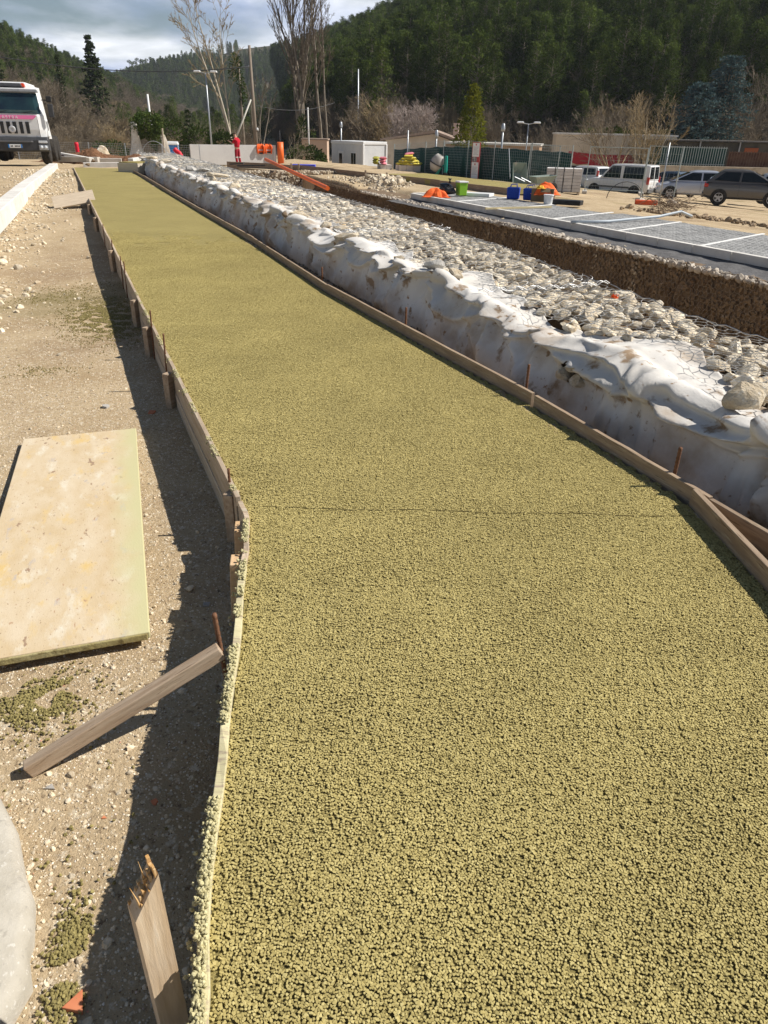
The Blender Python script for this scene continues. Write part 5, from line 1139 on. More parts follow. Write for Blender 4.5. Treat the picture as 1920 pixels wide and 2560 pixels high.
t = thing('upright_pipe', 'orange plastic pipe standing upright past the wall end', 'pipe', (-7.35, 52.6, -.62)); MB().lathe([(.21, 0), (.21, 1.28), (.19, 1.28), (.19, 1.2)], n=18).build('pipe', M_ORANGE, t, smooth=True); MB().tube([(0, 0, .5), (0, 0, 1.95)], .04, 8).build('dark_bar', M_DGREY, t)
o = MB().tube([(0, 0, 0), (4.55, -15.3, -.28)], .075, 14).build('long_pipe', M_ORANGE, smooth=False); o.location = (-6.75, 42.4, .02); tag(o, 'long orange plastic pipe slanting down into the channel', 'pipe')
o = MB().bar((0, 0, 0), (.03, .05, 2.35), .07, .07).build('timber_post', wood('pale_prop', (.58, .50, .38), (.66, .58, .46))); o.location = (-13.55, 47.3, -1.0); tag(o, 'thin timber prop standing before the grey wall', 'post')
def worker():
    t = thing('person', 'person in red work clothes with hands raised, standing before the grey wall', 'person', (-9.55, 49.2, -.62), R(155))
    # local +x = facing direction
    M_SKIN = mat('skin', (.52, .30, .21), (.46, .26, .18), scale=10, rough=.6); M_SHIRT = mat('red_shirt', (.50, .012, .03), (.40, .008, .022), scale=5, rough=.9, bump=.4, bscale=8); M_TROU = mat('red_trousers', (.36, .02, .035), (.26, .018, .03), scale=5, rough=.9, bump=.4, bscale=8)
    def skin(name, verts, edges, rad, m, parent, root=0, sub=2):
        me = bpy.data.meshes.new(name); me.from_pydata(verts, edges, []); me.materials.append(m); o = link(name, me, parent)
        md = o.modifiers.new('skin', 'SKIN'); md.use_smooth_shade = True
        for i, r_ in enumerate(rad): me.skin_vertices[0].data[i].radius = r_ if isinstance(r_, tuple) else (r_, r_)
        me.skin_vertices[0].data[root].use_root = True; sb = o.modifiers.new('sub', 'SUBSURF'); sb.levels = sub; sb.render_levels = sub; return o
    V = [(0, 0, .96), (.0, 0, 1.12), (-.03, 0, 1.30), (.0, 0, 1.45), (.05, 0, 1.55), (.09, 0, 1.64), (.11, 0, 1.73),   # spine to head
         (.0, .19, 1.43), (.12, .27, 1.22), (.38, .22, 1.32), (.45, .20, 1.36), (.0, -.19, 1.43), (.12, -.27, 1.22), (.38, -.20, 1.36), (.45, -.17, 1.42),
         (0, .10, .90), (.03, .11, .50), (-.02, .11, .09), (.13, .12, .045), (0, -.10, .90), (-.03, -.11, .50), (-.10, -.11, .09), (.05, -.12, .045)]
    E = [(0, 1), (1, 2), (2, 3), (3, 4), (4, 5), (5, 6), (3, 7), (7, 8), (8, 9), (9, 10), (3, 11), (11, 12), (12, 13), (13, 14), (0, 15), (15, 16), (16, 17), (17, 18), (0, 19), (19, 20), (20, 21), (21, 22)]
    rad = [(.14, .17), (.13, .15), (.14, .18), (.11, .15), .055, (.10, .085), (.085, .075), .065, .05, .035, .03, .065, .05, .035, .03, .09, .06, .045, .035, .09, .06, .045, .035]
    skin('body', V, E, rad, M_SKIN, t)
    for q, hx in ((.20, 1.36), (-.17, 1.42)):                                   # hands with fingers
        for k in range(5):
            y = q + (k-2)*.02; skin('finger', [(.45, y, hx), (.51, y, hx+.02-.004*k), (.54, y*.98, hx-.01)] if k else [(.45, q-.03, hx), (.48, q-.055, hx+.03), (.51, q-.05, hx+.045)], [(0, 1), (1, 2)], [.012, .010, .008], M_SKIN, t, 0, 1)
    sh = skin('shirt', [V[i] for i in (0, 1, 2, 3, 4, 7, 8, 11, 12)], [(0, 1), (1, 2), (2, 3), (3, 4), (3, 5), (5, 6), (3, 7), (7, 8)], [(.165, .20), (.165, .19), (.17, .205), (.135, .18), .07, .085, .07, .085, .07], M_SHIRT, t)
    tr = skin('trousers', [(0, 0, 1.0), V[0], V[15], V[16], V[17], V[19], V[20], V[21]], [(0, 1), (1, 2), (2, 3), (3, 4), (1, 5), (5, 6), (6, 7)], [(.15, .18), (.155, .185), .115, .085, .075, .115, .085, .075], M_TROU, t)
    for s_, x, y in ((1, .03, .11), (-1, -.03, -.11)): MB().lathe([(.098, 0), (.1, .03), (.098, .06)], (x, y, .42), 14).build('reflective_band', mat('band_grey', (.5, .48, .45), rough=.5), tr, smooth=True)
    for y, x in ((.115, .05), (-.115, -.04)): MB().box((x, y, .05), (.30, .11, .10), top=(.8, .8)).build('shoe', M_DGREY, t, bevel=.03)
    MB().lathe([(.0, .065), (.05, .055), (.084, .02), (.09, -.02)], (.085, 0, 1.76), 14, cap=False).build('hair', mat('short_hair', (.10, .07, .05), rough=.9), t, smooth=True)
    for y in (-.035, .035): MB().lathe([(.012, 0), (.0, .008)], (.185, y, 1.71), 8, 'X').build('eye', M_BLACK, t)
    MB().box((.205, 0, 1.69), (.03, .025, .05), top=(.4, .6)).build('nose', M_SKIN, t, bevel=.008); MB().box((.188, 0, 1.64), (.015, .05, .012)).build('mouth', mat('lips', (.35, .12, .1), rough=.6), t)
    for y in (-.088, .088): MB().box((.09, y, 1.70), (.04, .02, .06)).build('ear', M_SKIN, t, bevel=.008)
worker()
# ------------------------------------------------------------------ formwork and slab of the second path behind the channel
pz = -.20
pl2 = [(-9.3, 44.6), (-6.6, 43.4), (-5.2, 42.3), (-2.9, 39.6), (-.5, 36.0), (2.0, 32.3), (4.4, 28.6)]
pl2n = ['dark plank before the worker', 'dark plank under the upper end of the orange pipe', 'dark plank above the sunlit gabion, by the white cabin', 'dark plank above the rubble heap, left part', 'dark plank above the rubble heap, middle part', 'dark plank edging the second slab by the black bin bag']
for i, (a, b) in enumerate(zip(pl2, pl2[1:])):
    board('formwork_board', a, b, -.75, -.22-.02*(i % 2), .04, M_DKWOOD, pl2n[i], 'board', 'dark planks of the second path')
for k, (x, y) in enumerate([(-5.35, 42.25), (-4.9, 41.85), (-1.2, 36.9), (-.2, 35.4)]):
    o = MB().box((0, 0, .35), (.09, .07, .72)).build('wooden_stake', M_TIMBER, bevel=.004); o.location = (x, y-.1, -.85); tag(o, ['stake at the dark plank, left of a pair below the jackets', 'stake at the dark plank, right of a pair below the jackets', 'stake at the dark plank below the bag pallets', 'stake at the dark plank below the cement mixer'][k], 'stake')
mb = MB(); mb.prism([(-.6, 36.15), (4.5, 28.6), (6.2, 29.8), (1.6, 37.4)], -.45, -.245); o = mb.build('second_path', M_CONC, bevel=.01); tag(o, kind='structure')
mb = MB(); mb.prism([(-9.0, 44.7), (-.6, 36.2), (1.5, 37.4), (-7.0, 46.2)], -.7, -.50); o = mb.build('second_path_bed', M_RUBBLE); tag(o, kind='structure')
for a, b, l in [((-8.8, 43.0, -.28), (-8.0, 42.7, -.22), 'short black plank end on the stones left of the worker'), ((-8.2, 41.9, -.30), (-6.7, 42.0, -.25), 'black iron bar on the stones below the worker')]:
    a, b = Vector(a), Vector(b); o = MB().bar(a, b, .09, .06).build('iron_bar', M_DGREY); c = (a+b)/2; o.data.transform(Matrix.Translation(-c)); o.location = c; tag(o, l, 'bar')
o = MB().box((0, 0, .12), (1.35, .5, .26)).build('blue_tray', mat('violet_blue_sheet', (.05, .06, .55), (.07, .09, .62), scale=4, rough=.5), bevel=.02); o.location = (-5.15, 46.5, -.62); tag(o, 'low violet-blue tray behind the dark plank by the bush', 'tray')
# ------------------------------------------------------------------ site cabin, bag pallets, mixer, sign
def cabin():
    t = thing('site_cabin', 'white site cabin with grey side, door and window', 'cabin', (-2.45, 69.0, -2.35), R(36))
    # local: x along the right end wall (lit), y back along the long grey side
    W, D, H = 2.45, 5.2, 2.65
    M_CAB = mat('cabin_panel', (.60, .61, .62), (.66, .67, .67), scale=2, rough=.5)
    MB().box((W/2, D/2, H/2), (W, D, H)).build('wall', M_CAB, t, bevel=.01)
    rf = MB().box((W/2, D/2, H+.09), (W+.10, D+.10, .24)).build('roof', M_WHITE, t, bevel=.03)
    for x in (0, W): MB().box((x, -.0, H/2), (.16, .16, H)).build('corner_post', M_WHITE, t, bevel=.02)
    MB().box((W/2, -.012, .12), (W, .05, .22)).build('base_rail', M_WHITE, t)
    for y, w, z0, z1, nm in ((3.6, .85, .1, 2.05, 'door'), (1.5, .9, .75, 2.0, 'window')):
        f = MB().box((-.015, y, (z0+z1)/2), (.06, w, z1-z0)).build(nm, M_WHITE, t, bevel=.01)
        if nm == 'door': MB().box((-.05, y, 1.35), (.02, w-.35, 1.0)).build('pane', M_GLASS, f); MB().box((-.07, y+.32, 1.0), (.04, .04, .14)).build('handle', M_GALV, f)
        else:
            for q in (-.2, .2): MB().box((-.05, y+q, (z0+z1)/2), (.02, .33, z1-z0-.16)).build('pane', M_GLASS, f)
cabin()
M_PALLET = wood('pallet_wood', (.48, .37, .25), (.58, .47, .34))
def pallet(loc, rz, label, w=1.0, l=1.2):
    t = thing('pallet', label, 'pallet', loc, rz, 'wooden pallets')
    for k in range(5): MB().box((0, -w/2+.07+k*(w-.14)/4, .13), (l, .10, .022)).build('slat', M_PALLET, t)
    for x in (-l/2+.06, 0, l/2-.06): MB().box((x, 0, .06), (.10, w, .09)).build('block', M_PALLET, t)
    return t
def bag(loc, rz, m, label, group):
    mb = MB(); n, m_ = 8, 6
    for s_ in (1, -1):
        for i in range(n+1):
            for j in range(m_+1):
                a, b = -1+2*i/n, -1+2*j/m_; h = ((1-a**4)*(1-b**4))**.5*.075*(1+.15*mnoise.noise(Vector((a*2+loc[0]*9, b*2, loc[2]*9))))
                mb.v.append((a*.30, b*.20, s_*h))
    q = (n+1)*(m_+1)
    for s_ in (0, 1):
        for i in range(n):
            for j in range(m_):
                f = [s_*q+i*(m_+1)+j, s_*q+(i+1)*(m_+1)+j, s_*q+(i+1)*(m_+1)+j+1, s_*q+i*(m_+1)+j+1]; mb.f.append(tuple(f if s_ == 0 else f[::-1])); mb.m.append(0)
    o = mb.build('cement_bag', m, smooth=True); o.location = loc; o.rotation_euler = (random.uniform(-.15, .15), random.uniform(-.15, .15), rz); return tag(o, label, 'bag', group)
M_YB = mat('yellow_bag', (.72, .62, .10), (.66, .55, .08), scale=5, rough=.6, spots=[((.75, .72, .6), 6, .58, .64)]); M_PB = mat('pink_bag', (.75, .25, .30), (.68, .20, .26), scale=5, rough=.6); M_OB = mat('olive_bag', (.38, .36, .06), (.30, .28, .05), scale=5, rough=.6)
M_CRATE = mat('wrapped_block', (.55, .50, .46), (.62, .57, .53), scale=4, rough=.7)
bx_, by_ = -.45, 52.0
for k, (dx, w, l) in enumerate([(0.0, .75, 'smaller wrapped load of blocks under the pink bags'), (1.55, 1.45, 'larger wrapped load of blocks under the yellow bags')]):
    pallet((bx_+dx, by_-.2*k, -1.45), R(15), ['pallet under the pink bags', 'pallet under the yellow bags'][k], 1.0, w+.1)
    t = thing('block_load', l, 'block load', (bx_+dx, by_-.2*k, -1.30), R(15))
    for r_ in range(2):
        for c in range(3 if w > 1 else 2): n = 3 if w > 1 else 2; MB().box((-w/2+w/n*(c+.5), 0, .2+.40*r_), (w/n-.015, .95, .385)).build('block', M_CRATE, t, bevel=.012)
ip = 0
for lay in range(3):
    for i in range(2): bag((bx_-.1+random.uniform(-.05, .05), by_-.25+i*.42, -.42+lay*.14), R(90)+random.uniform(-.2, .2), M_PB, f'pink cement bag on the smaller load, {["bottom", "middle", "top"][lay]} layer, {["front", "back"][i]}', 'pink cement bags'); ip += 1
for lay in range(3): bag((bx_-.55, by_-.3, -.42+lay*.15), R(80), M_OB, f'olive bag left of the pink bags, {["bottom", "middle", "top"][lay]} of three', 'olive bags')
for lay in range(4):
    for i in range(4-lay):
        for j in range(2): bag((bx_+1.05+i*.36+lay*.17+random.uniform(-.04, .04), by_-.55+j*.45, -.42+lay*.145), random.uniform(-.5, .5), M_YB, f'yellow cement bag of the heap, {["bottom", "second", "third", "top"][lay]} layer, {["first", "second", "third", "fourth"][i]} from left, {["front", "back"][j]}', 'yellow cement bags')
bag((bx_+1.6, by_-.3, -.42+4*.145), .2, M_PB, 'single pink bag on top of the yellow heap', 'pink cement bags')
def mixer():
    t = thing('cement_mixer', 'grey cement mixer with a green ring against the shaded fence', 'cement mixer', (3.0, 48.2, -1.05), R(-20))
    d = MB().lathe([(.0, -.42), (.22, -.42), (.38, -.15), (.40, .12), (.30, .38), (.20, .52), (.18, .52), (.26, .36)], n=20).build('drum', mat('drum_paint', (.45, .43, .40), (.36, .34, .31), scale=3, rough=.7), t, smooth=True); d.location = (-.25, 0, .80); d.rotation_euler = (0, R(25), 0)
    MB().lathe([(.41, -.03), (.44, -.03), (.44, .03), (.41, .03)], n=20, cap=False).build('gear_ring', M_DGREY, d)
    g = mat('teal_paint', (.02, .33, .25), (.02, .28, .22), scale=3, rough=.5)
    MB().box((.35, 0, .62), (.20, .24, 1.24), top=(.7, .8)).build('motor_housing', g, t, bevel=.03)
    for y in (-.35, .35): MB().bar((-.4, y, .0), (.2, 0, .75), .05, .05).build('leg', g, t); 
    for y in (-.3, .3): MB().lathe([(.17, -.03), (.17, .03)], (.4, y, .17), 16, 'Y').build('wheel', M_TYRE, t)
mixer()
# green-netted fence and its neighbours
M_NET = mat('green_shade_net', (.012, .055, .045), (.02, .075, .06), scale=3, rough=.85, stretch=(1, 1, .3))
M_GPOST = mat('grey_green_post', (.40, .45, .44), (.33, .38, .38), scale=5, rough=.5, metal=.3)
FN = [(.2, 57.6, -1.5), (3.3, 50.4, -1.10), (6.0, 46.4, -1.02), (9.6, 42.3, -1.10)]
mesh_fence('netted_fence', FN, 2.05, 'tall mesh fence hung with dark green shade net', M_GPOST, .035, M_NET, .14, step=2.4, wr=.006)
def infoboard():
    t = thing('information_board', 'white site information board with red edges on the green fence', 'sign', (4.95, 46.6, -1.0), R(-50))
    MB().box((0, 0, 1.0), (.62, .03, 1.95)).build('panel', mat('red_edged_panel', (.45, .06, .06), rough=.5), t)
    for z, h in ((1.58, .72), (.50, .86)):
        s_ = MB().box((0, -.022, z), (.54, .012, h)).build('sheet', M_WHITE, t)
        for k in range(7): MB().box((-.02*(k % 3), -.030, z+h*.2-k*.065), (.40-.05*(k % 3), .004, .014)).build('text_line', M_TEXT, s_)
        MB().box((0, -.030, z+h*.38), (.09, .004, .09)).build('emblem', mat('emblem_red', (.5, .1, .1), rough=.6), s_)
    MB().box((-.08, -.022, 1.08), (.36, .012, .26)).build('picture', mat('sign_photo', (.05, .06, .07), (.45, .42, .40), scale=9, rough=.4), t)
infoboard()
def pole_lamp(loc, h, label, heads=2, r=.06):
    t = thing('street_lamp', label, 'street lamp', loc); MB().tube([(0, 0, 0), (0, 0, h*.5), (0, 0, h)], [r*1.3, r, r*.75], 10).build('pole', M_GALV, t, smooth=True)
    for q in ([-1, 1] if heads == 2 else [1]):
        a = MB().tube([(0, 0, h-.02), (q*.45, 0, h+.06)], .03, 6).build('arm', M_GALV, t); MB().box((q*.62, 0, h+.10), (.55, .26, .12), top=(.8, .8)).build('lamp_head', M_WHITE, a, bevel=.04)
    return t
pole_lamp((-14.0, 62.0, -1.5), 6.45, 'tall grey street lamp with two white heads left of the bare tree')
t = pole_lamp((10.1, 60, -1.8), 3.85, 'short leaning-headed lamp post behind the green net', 2, .05)
def post(loc, h, r, m, label, nm='post', knob=False):
    t = MB(); t.tube([(0, 0, 0), (0, 0, h)], [r, r*.8], 8)
    if knob: t.lathe([(r*1.8, h-.45), (r*2, h-.3), (r*1.4, h-.05), (r*.8, h)], n=8)
    o = t.build(nm, m, smooth=True); o.location = loc; return tag(o, label, 'post')
post((-4.55, 72, -2.2), 4.2, .07, M_GALV, 'grey post with a cap at the left corner of the cabin', knob=True)
post((-4.2, 100, -2.4), 10.1, .10, M_GALV, 'tall thin white pole before the pine slope, right of the bare trees')
post((-26.9, 90, -1.5), 5.85, .14, mat('white_pole', (.75, .75, .73), rough=.6), 'thick white pole rising behind the ivy stump')
post((1.1, 55, -1.4), 2.9, .05, M_GALV, 'plain grey post right of the cabin, behind the yellow bags')
post((2.9, 52.2, -1.3), 2.85, .06, M_GALV, 'bent-capped grey post behind the cement mixer', knob=True)
post((7.15, 52, -1.3), 3.3, .07, M_GALV, 'grey post with a cap in front of the yellow-green tree', knob=True)
post((-8.3, 80, -2), 5.2, .09, mat('pale_pole', (.6, .58, .55), rough=.7), 'pale post standing among the tall bare trunks')
# utility pole, strut, wire
M_POLE = wood('pole_wood', (.20, .16, .12), (.28, .23, .18)); M_POLE.node_tree.nodes['Mapping'].inputs['Scale'].default_value = (14, 14, 1)
t = thing('utility_pole', 'tall dark wooden utility pole right of the bare tree', 'utility pole', (-11.85, 70, -1.6)); MB().tube([(0, 0, 0), (-.06, 0, 4), (-.12, 0, 9.0)], [.17, .15, .11], 10).build('pole', M_POLE, t, smooth=True)
for z in (7.45, ): MB().lathe([(.06, 0), (.08, .05), (.05, .14)], (-.22, 0, z), 8).build('insulator', M_WHITE, t)
MB().lathe([(.09, 0), (.1, .1), (.05, .2)], (.16, -.1, 2.8), 8).build('fitting', M_WHITE, t)
o = MB().tube([(0, 0, 0), (1.95, .4, 3.9)], [.085, .06], 8).build('pole_strut', wood('pale_strut', (.46, .44, .38), (.54, .52, .46)), smooth=True); o.location = (-14.0, 69.3, -.4); tag(o, 'pale slanting strut propping the utility pole', 'strut')
a, b = Vector((-12.05, 69.9, 5.9)), Vector((-42, 66, 6.2)); mb = MB(); mb.tube([a.lerp(b, k/24) - Vector((0, 0, 1.0*4*(k/24)*(1-k/24))) + Vector((0, 0, (k/24)**2*2.0)) for k in range(25)], .035, 5); o = mb.build('overhead_cable', M_DGREY, smooth=True); tag(o, 'black overhead cable sagging from the utility pole to the left', 'cable')
a, b = Vector((-11.8, 70, 3.1)), Vector((-5.5, 78, 3.6)); mb = MB(); mb.tube([a.lerp(b, k/12) - Vector((0, 0, .5*4*(k/12)*(1-k/12))) for k in range(13)], .02, 4); o = mb.build('overhead_cable', M_DGREY); tag(o, 'thin low cable running right from the utility pole', 'cable')

# ------------------------------------------------------------------ things standing on the paved bays
def on_pave(x, y): return kz - .0
t = thing('bin_bag', 'black bin bag slumped on the paving', 'bag', (1.95, 26.55, kz)); o = link('sack', from_np('sack', *(lambda v, f: (v*np.array([.42, .34, .36])+np.array([0, 0, .2]), f))(*ROCKS_HI[3]), mat('black_film', (.006, .006, .007), rough=.25, spec=.6, bump=.6, bscale=6), True), t); MB().lathe([(.05, .42), (.02, .5), (.07, .56)], (.05, 0, 0), 8).build('knot', M_BLACK, t, smooth=True)
def cloth_heap(name, label, loc, r3, m, seed, cat='jacket'):
    """crumpled garment: an irregular sheet thrown over a low mound, with sharp folds"""
    n = 26; V = []; Fq = []; rd = random.Random(seed)
    for i in range(n+1):
        for j in range(n+1):
            a, b = -1+2*i/n, -1+2*j/n; an = math.atan2(b, a); rr = math.hypot(a, b); out = 1+.35*mnoise.noise(Vector((math.cos(an)*1.3, math.sin(an)*1.3, seed)))+.25*mnoise.noise(Vector((math.cos(an)*3, math.sin(an)*3, seed)))
            q = min(1.0, rr); x, y = a*out, b*out
            f = (1-abs(mnoise.noise(Vector((x*1.1, y*1.1, seed))))*1.8); g = (1-abs(mnoise.noise(Vector((x*2.6, y*2.6, seed+5))))*2.0)
            z = max(0, 1-q**3.0)*(.66+.34*f) + .12*g*(1-.5*q)
            V.append((x*r3[0]*1.05, y*r3[1]*1.05, max(.01, z*r3[2]*1.05)))
    for i in range(n):
        for j in range(n): Fq.append((i*(n+1)+j, (i+1)*(n+1)+j, (i+1)*(n+1)+j+1, i*(n+1)+j+1))
    o = link(name, from_np(name, V, Fq, m, True)); o.location = loc; sm = o.modifiers.new('thickness', 'SOLIDIFY'); sm.thickness = .02; return tag(o, label, cat)
cloth_heap('hi_vis_jacket', 'crumpled orange jacket draped on the black bag at the paving corner', (1.55, 26.35, kz), (.36, .30, .25), M_HIVIS, 71)
t = thing('bucket', 'lime green box with white rim beside the black bag', 'box', (2.42, 26.65, kz), R(20)); MB().box((0, 0, .24), (.28, .30, .40), top=(1.1, 1.1)).build('body', mat('lime_plastic', (.24, .50, .03), rough=.5), t, bevel=.02); MB().box((0, 0, .46), (.34, .37, .05)).build('rim', M_WHITE, t, bevel=.015)
o = MB().box((0, 0, .05), (1.2, .55, .10)).build('foam_board', M_WHITE, bevel=.01); o.location = (2.95, 27.1, kz); o.rotation_euler = (0, 0, R(-25)); tag(o, 'white foam board lying behind the lime green box', 'board')
def tote(label, loc, rz):
    t = thing('tote_bag', label, 'bag', loc, rz, 'blue woven bags'); mb = MB(); mb.box((0, 0, .18), (.40, .24, .36), top=(1.08, 1.15)); mb.build('body', M_NAVY, t, bevel=.03)
    for y in (-.13, .13): MB().tube([(-.12, y*.9, .34), (-.09, y, .45), (.09, y, .46), (.12, y*.9, .34)], .012, 5).build('handle', M_NAVY, t)
    MB().box((0, 0, .362), (.36, .2, .01)).build('opening', M_BLACK, t)
tote('blue woven bag on the paving, left of two', (4.12, 26.1, kz), R(-15)); tote('blue woven bag on the paving, right of two', (4.62, 25.75, kz), R(-25))
t = thing('cardboard_box', 'open brown cardboard box between the blue bag and orange jacket', 'box', (4.98, 25.35, kz), R(-20)); M_CARD = mat('cardboard', (.20, .145, .085), (.25, .18, .11), scale=3, rough=.9)
MB().box((0, 0, .2), (.72, .42, .40)).build('carton', M_CARD, t, bevel=.008); MB().box((.10, -.28, .36), (.3, .16, .012), rot=Matrix.Rotation(.8, 3, 'X')).build('flap', M_CARD, t)
cloth_heap('hi_vis_jacket', 'orange jacket heaped on the cardboard box', (5.0, 25.3, kz+.22), (.36, .26, .32), M_HIVIS, 75)
cloth_heap('helmet_cloth', 'yellow crumpled cloth on the cardboard box', (4.85, 25.2, kz+.40), (.13, .12, .09), mat('amber_cloth', (.75, .42, .04), rough=.8), 77, 'cloth')
o = MB().box((0, 0, .07), (1.0, .40, .14)).build('black_tray', M_BLACK, bevel=.02); o.location = (5.55, 24.45, kz); o.rotation_euler = (0, 0, R(-28)); tag(o, 'flat black tray below the orange jacket heap', 'tray')
t = thing('paint_pot', 'small white pot before the cardboard box', 'pot', (4.98, 24.45, kz)); MB().lathe([(.13, 0), (.15, .24), (.165, .25), (.165, .28), (.0, .28)], n=16).build('pot', M_WHITE, t, smooth=False); MB().tube([(-.14, 0, .24), (-.1, -.1, .12), (.1, -.1, .12), (.14, 0, .24)], .006, 4).build('handle', M_GALV, t)
o = MB().tube([(0, 0, .01), (1.0, .3, .01), (2.6, 1.25, .06), (3.3, 1.6, .16), (3.6, 1.55, .05)], .035, 8).build('grey_conduit', mat('grey_pvc', (.45, .50, .54), rough=.5), smooth=True); o.location = (4.55, 19.2, kz+.03); tag(o, 'curved grey conduit lying across the bays', 'conduit')
o = MB().bar((0, 0, .03), (2.1, .95, .03), .05, .05).build('screed_bar', mat('yellow_wood', (.62, .52, .30), rough=.8)); o.location = (2.75, 22.3, kz); tag(o, 'yellowish straight batten on the paving', 'batten')
def barrow(loc, rz, label, tip=0.0):
    t = thing('wheelbarrow', label, 'wheelbarrow', loc, rz, 'wheelbarrows beyond the paving'); M_TRAY = mat('green_grey_tray', (.30, .36, .31), (.24, .29, .25), scale=4, rough=.6, spots=[((.5, .48, .42), 5, .58, .66)])
    mb = MB(); b0 = [(-.30, -.20), (.28, -.16), (.28, .16), (-.30, .20)]; b1 = [(-.48, -.34), (.55, -.30), (.55, .30), (-.48, .34)]
    mb.v = [(x, y, .32) for x, y in b0] + [(x, y, .62 + (.06 if x > 0 else 0)) for x, y in b1]; mb.f = [(3, 2, 1, 0)] + [(i, (i+1) % 4, 4+(i+1) % 4, 4+i) for i in range(4)]; mb.m = [0]*5
    o = mb.build('tray', M_TRAY, t); sm = o.modifiers.new('thickness', 'SOLIDIFY'); sm.thickness = .012
    for y in (-.24, .24):
        MB().tube([(-1.15, y*1.15, .60), (-.5, y, .36), (.45, y*.5, .24)], .02, 6).build('handle', M_GALV, t); MB().tube([(-.35, y, .33), (-.42, y*1.1, .0)], .018, 6).build('leg', M_GALV, t)
    w = MB().lathe([(.10, -.03), (.17, -.045), (.20, 0), (.17, .045), (.10, .03)], (.60, 0, .20), 16, 'Y').build('wheel', M_TYRE, t, smooth=True); MB().lathe([(.10, -.02), (.10, .02)], (.60, 0, .20), 12, 'Y').build('hub', M_WHITE, w)
    if tip: t.rotation_euler = (0, tip, rz); 
    return t
barrow((5.35, 33.8, -.35), R(100), 'wheelbarrow tipped up on its nose by the green fence', R(-65)); barrow((6.35, 33.0, -.68), R(20), 'wheelbarrow standing level behind the orange jacket heap')
o = MB().tube([(0, 0, 0), (-.12, .3, 1.15)], .018, 6).build('broom_handle', M_GALV); o.location = (5.1, 33.6, -.2); tag(o, 'thin upright tool handle beside the tipped wheelbarrow', 'tool handle')
# strapped stack of paving blocks
pallet((8.05, 36.6, -.98), R(-12), 'pallet under the strapped stack of grey paving blocks', 1.05, 1.6)
t = thing('paving_block_stack', 'strapped stack of pale grey paving blocks on a pallet', 'block stack', (8.05, 36.6, -.83), R(-12)); M_PBLK = mat('paving_block', (.56, .53, .51), (.64, .61, .59), scale=4, rough=.9, bump=.2, bscale=30, orand=.10)
bm_ = MB().box((0, 0, 0), (.385, .335, .128)).mesh('block', M_PBLK)
for lay in range(7):
    for i in range(4):
        for j in range(3): o = link('block', bm_, t, 0, (-.60+i*.40+random.uniform(-.012, .012), -.34+j*.345, .07+lay*.138)); o.rotation_euler = (0, 0, random.uniform(-.02, .02))
for x in (-.42, -.02, .40): MB().box((x, 0, .485), (.022, 1.045, .985)).build('strap', M_BLACK, t)
# loose temporary fence panels
def temp_panel(a, b, h, label, lean=0.0, wires=True):
    a, b = Vector(a), Vector(b); d = b-a; L = d.length; t = thing('fence_panel', label, 'fence panel', a, math.atan2(d.y, d.x), 'temporary fence panels'); t.rotation_euler = (lean, 0, math.atan2(d.y, d.x))
    for x in (0, L): MB().tube([(x, 0, 0), (x, 0, h)], .022, 6).build('frame_post', M_GPOST, t)
    for z in (.12, h-.02): MB().tube([(0, 0, z), (L, 0, z)], .016, 6).build('frame_rail', M_GPOST, t)
    mb = MB(); n = int(L/.16)
    for k in range(1, n): mb.tube([(k*L/n, 0, .12), (k*L/n, 0, h-.02)], .0026, 3, cap=False)
    for k in range(1, 7): mb.tube([(0, 0, h*k/7), (L, 0, h*k/7)], .0026, 3, cap=False)
    o = mb.build('wire_mesh', M_GPOST, t); tag(o, kind='stuff')
    for x in (0, L): MB().box((x, 0, -.0), (.22, .6, .12)).build('foot', M_KERB_D, t, bevel=.01)
temp_panel((9.6, 38.6, -.98), (12.2, 38.0, -1.15), 2.0, 'temporary mesh panel right of the block stack', .05)
temp_panel((10.9, 33.9, -.92), (12.0, 33.0, -.95), 2.1, 'leaning mesh panel in front of the white cars', -.06)
temp_panel((7.55, 36.0, -.95), (7.0, 40.5, -.98), 2.0, 'mesh panel joining the block stack to the green fence', .03)
post((11.5, 33.2, -.95), 2.25, .03, M_GALV, 'leaning bare steel tube in front of the white van'); 
o = MB().tube([(.8-.8*math.cos(k*math.pi/14), 0, .68*math.sin(k*math.pi/14)) for k in range(15)], .016, 6).build('wire_hoop', M_DGREY, smooth=True); o.location = (9.6, 34.5, -.95); tag(o, 'dark hoop standing before the small white car', 'hoop')
o = MB().box((0, 0, .08), (.85, .28, .17)).build('red_barrier_block', mat('orange_red_plastic', (.62, .10, .03), rough=.6), bevel=.03); o.location = (10.1, 30.6, -.86); o.rotation_euler = (0, 0, R(-12)); tag(o, 'orange-red plastic block lying on the sand', 'barrier block')
# brush pile and clods along the bay edge
M_TWIG = mat('dry_twig', (.16, .11, .07), (.26, .19, .13), scale=3, rough=.95)
mb = MB(); rd = random.Random(9)
for k in range(240):
    x, y = rd.gauss(0, .42), rd.gauss(0, .32); z = abs(rd.gauss(.15, .14)); a = rd.uniform(0, 6.28); l = rd.uniform(.2, .55); e = rd.uniform(-.2, .6); p = Vector((x, y, z)); q = p+Vector((math.cos(a)*l, math.sin(a)*l, e*l)); mb.tube([p, p.lerp(q, .5)+Vector((rd.gauss(0, .03), rd.gauss(0, .03), rd.gauss(0, .03))), q], [.008, .006, .003], 3, cap=False)
o = mb.build('brush_pile', M_TWIG); o.location = (9.2, 25.4, -.62); o.scale = (1.0, 1.0, 1.1); tag(o, 'heap of dry brushwood at the corner of the bays', 'brush pile')
n = 420; u_ = rng.random(n); x = 8.3 + 6.5*u_ + rng.normal(0, .4, n); y = 25.2 - 6.0*u_ + rng.normal(0, .55, n)
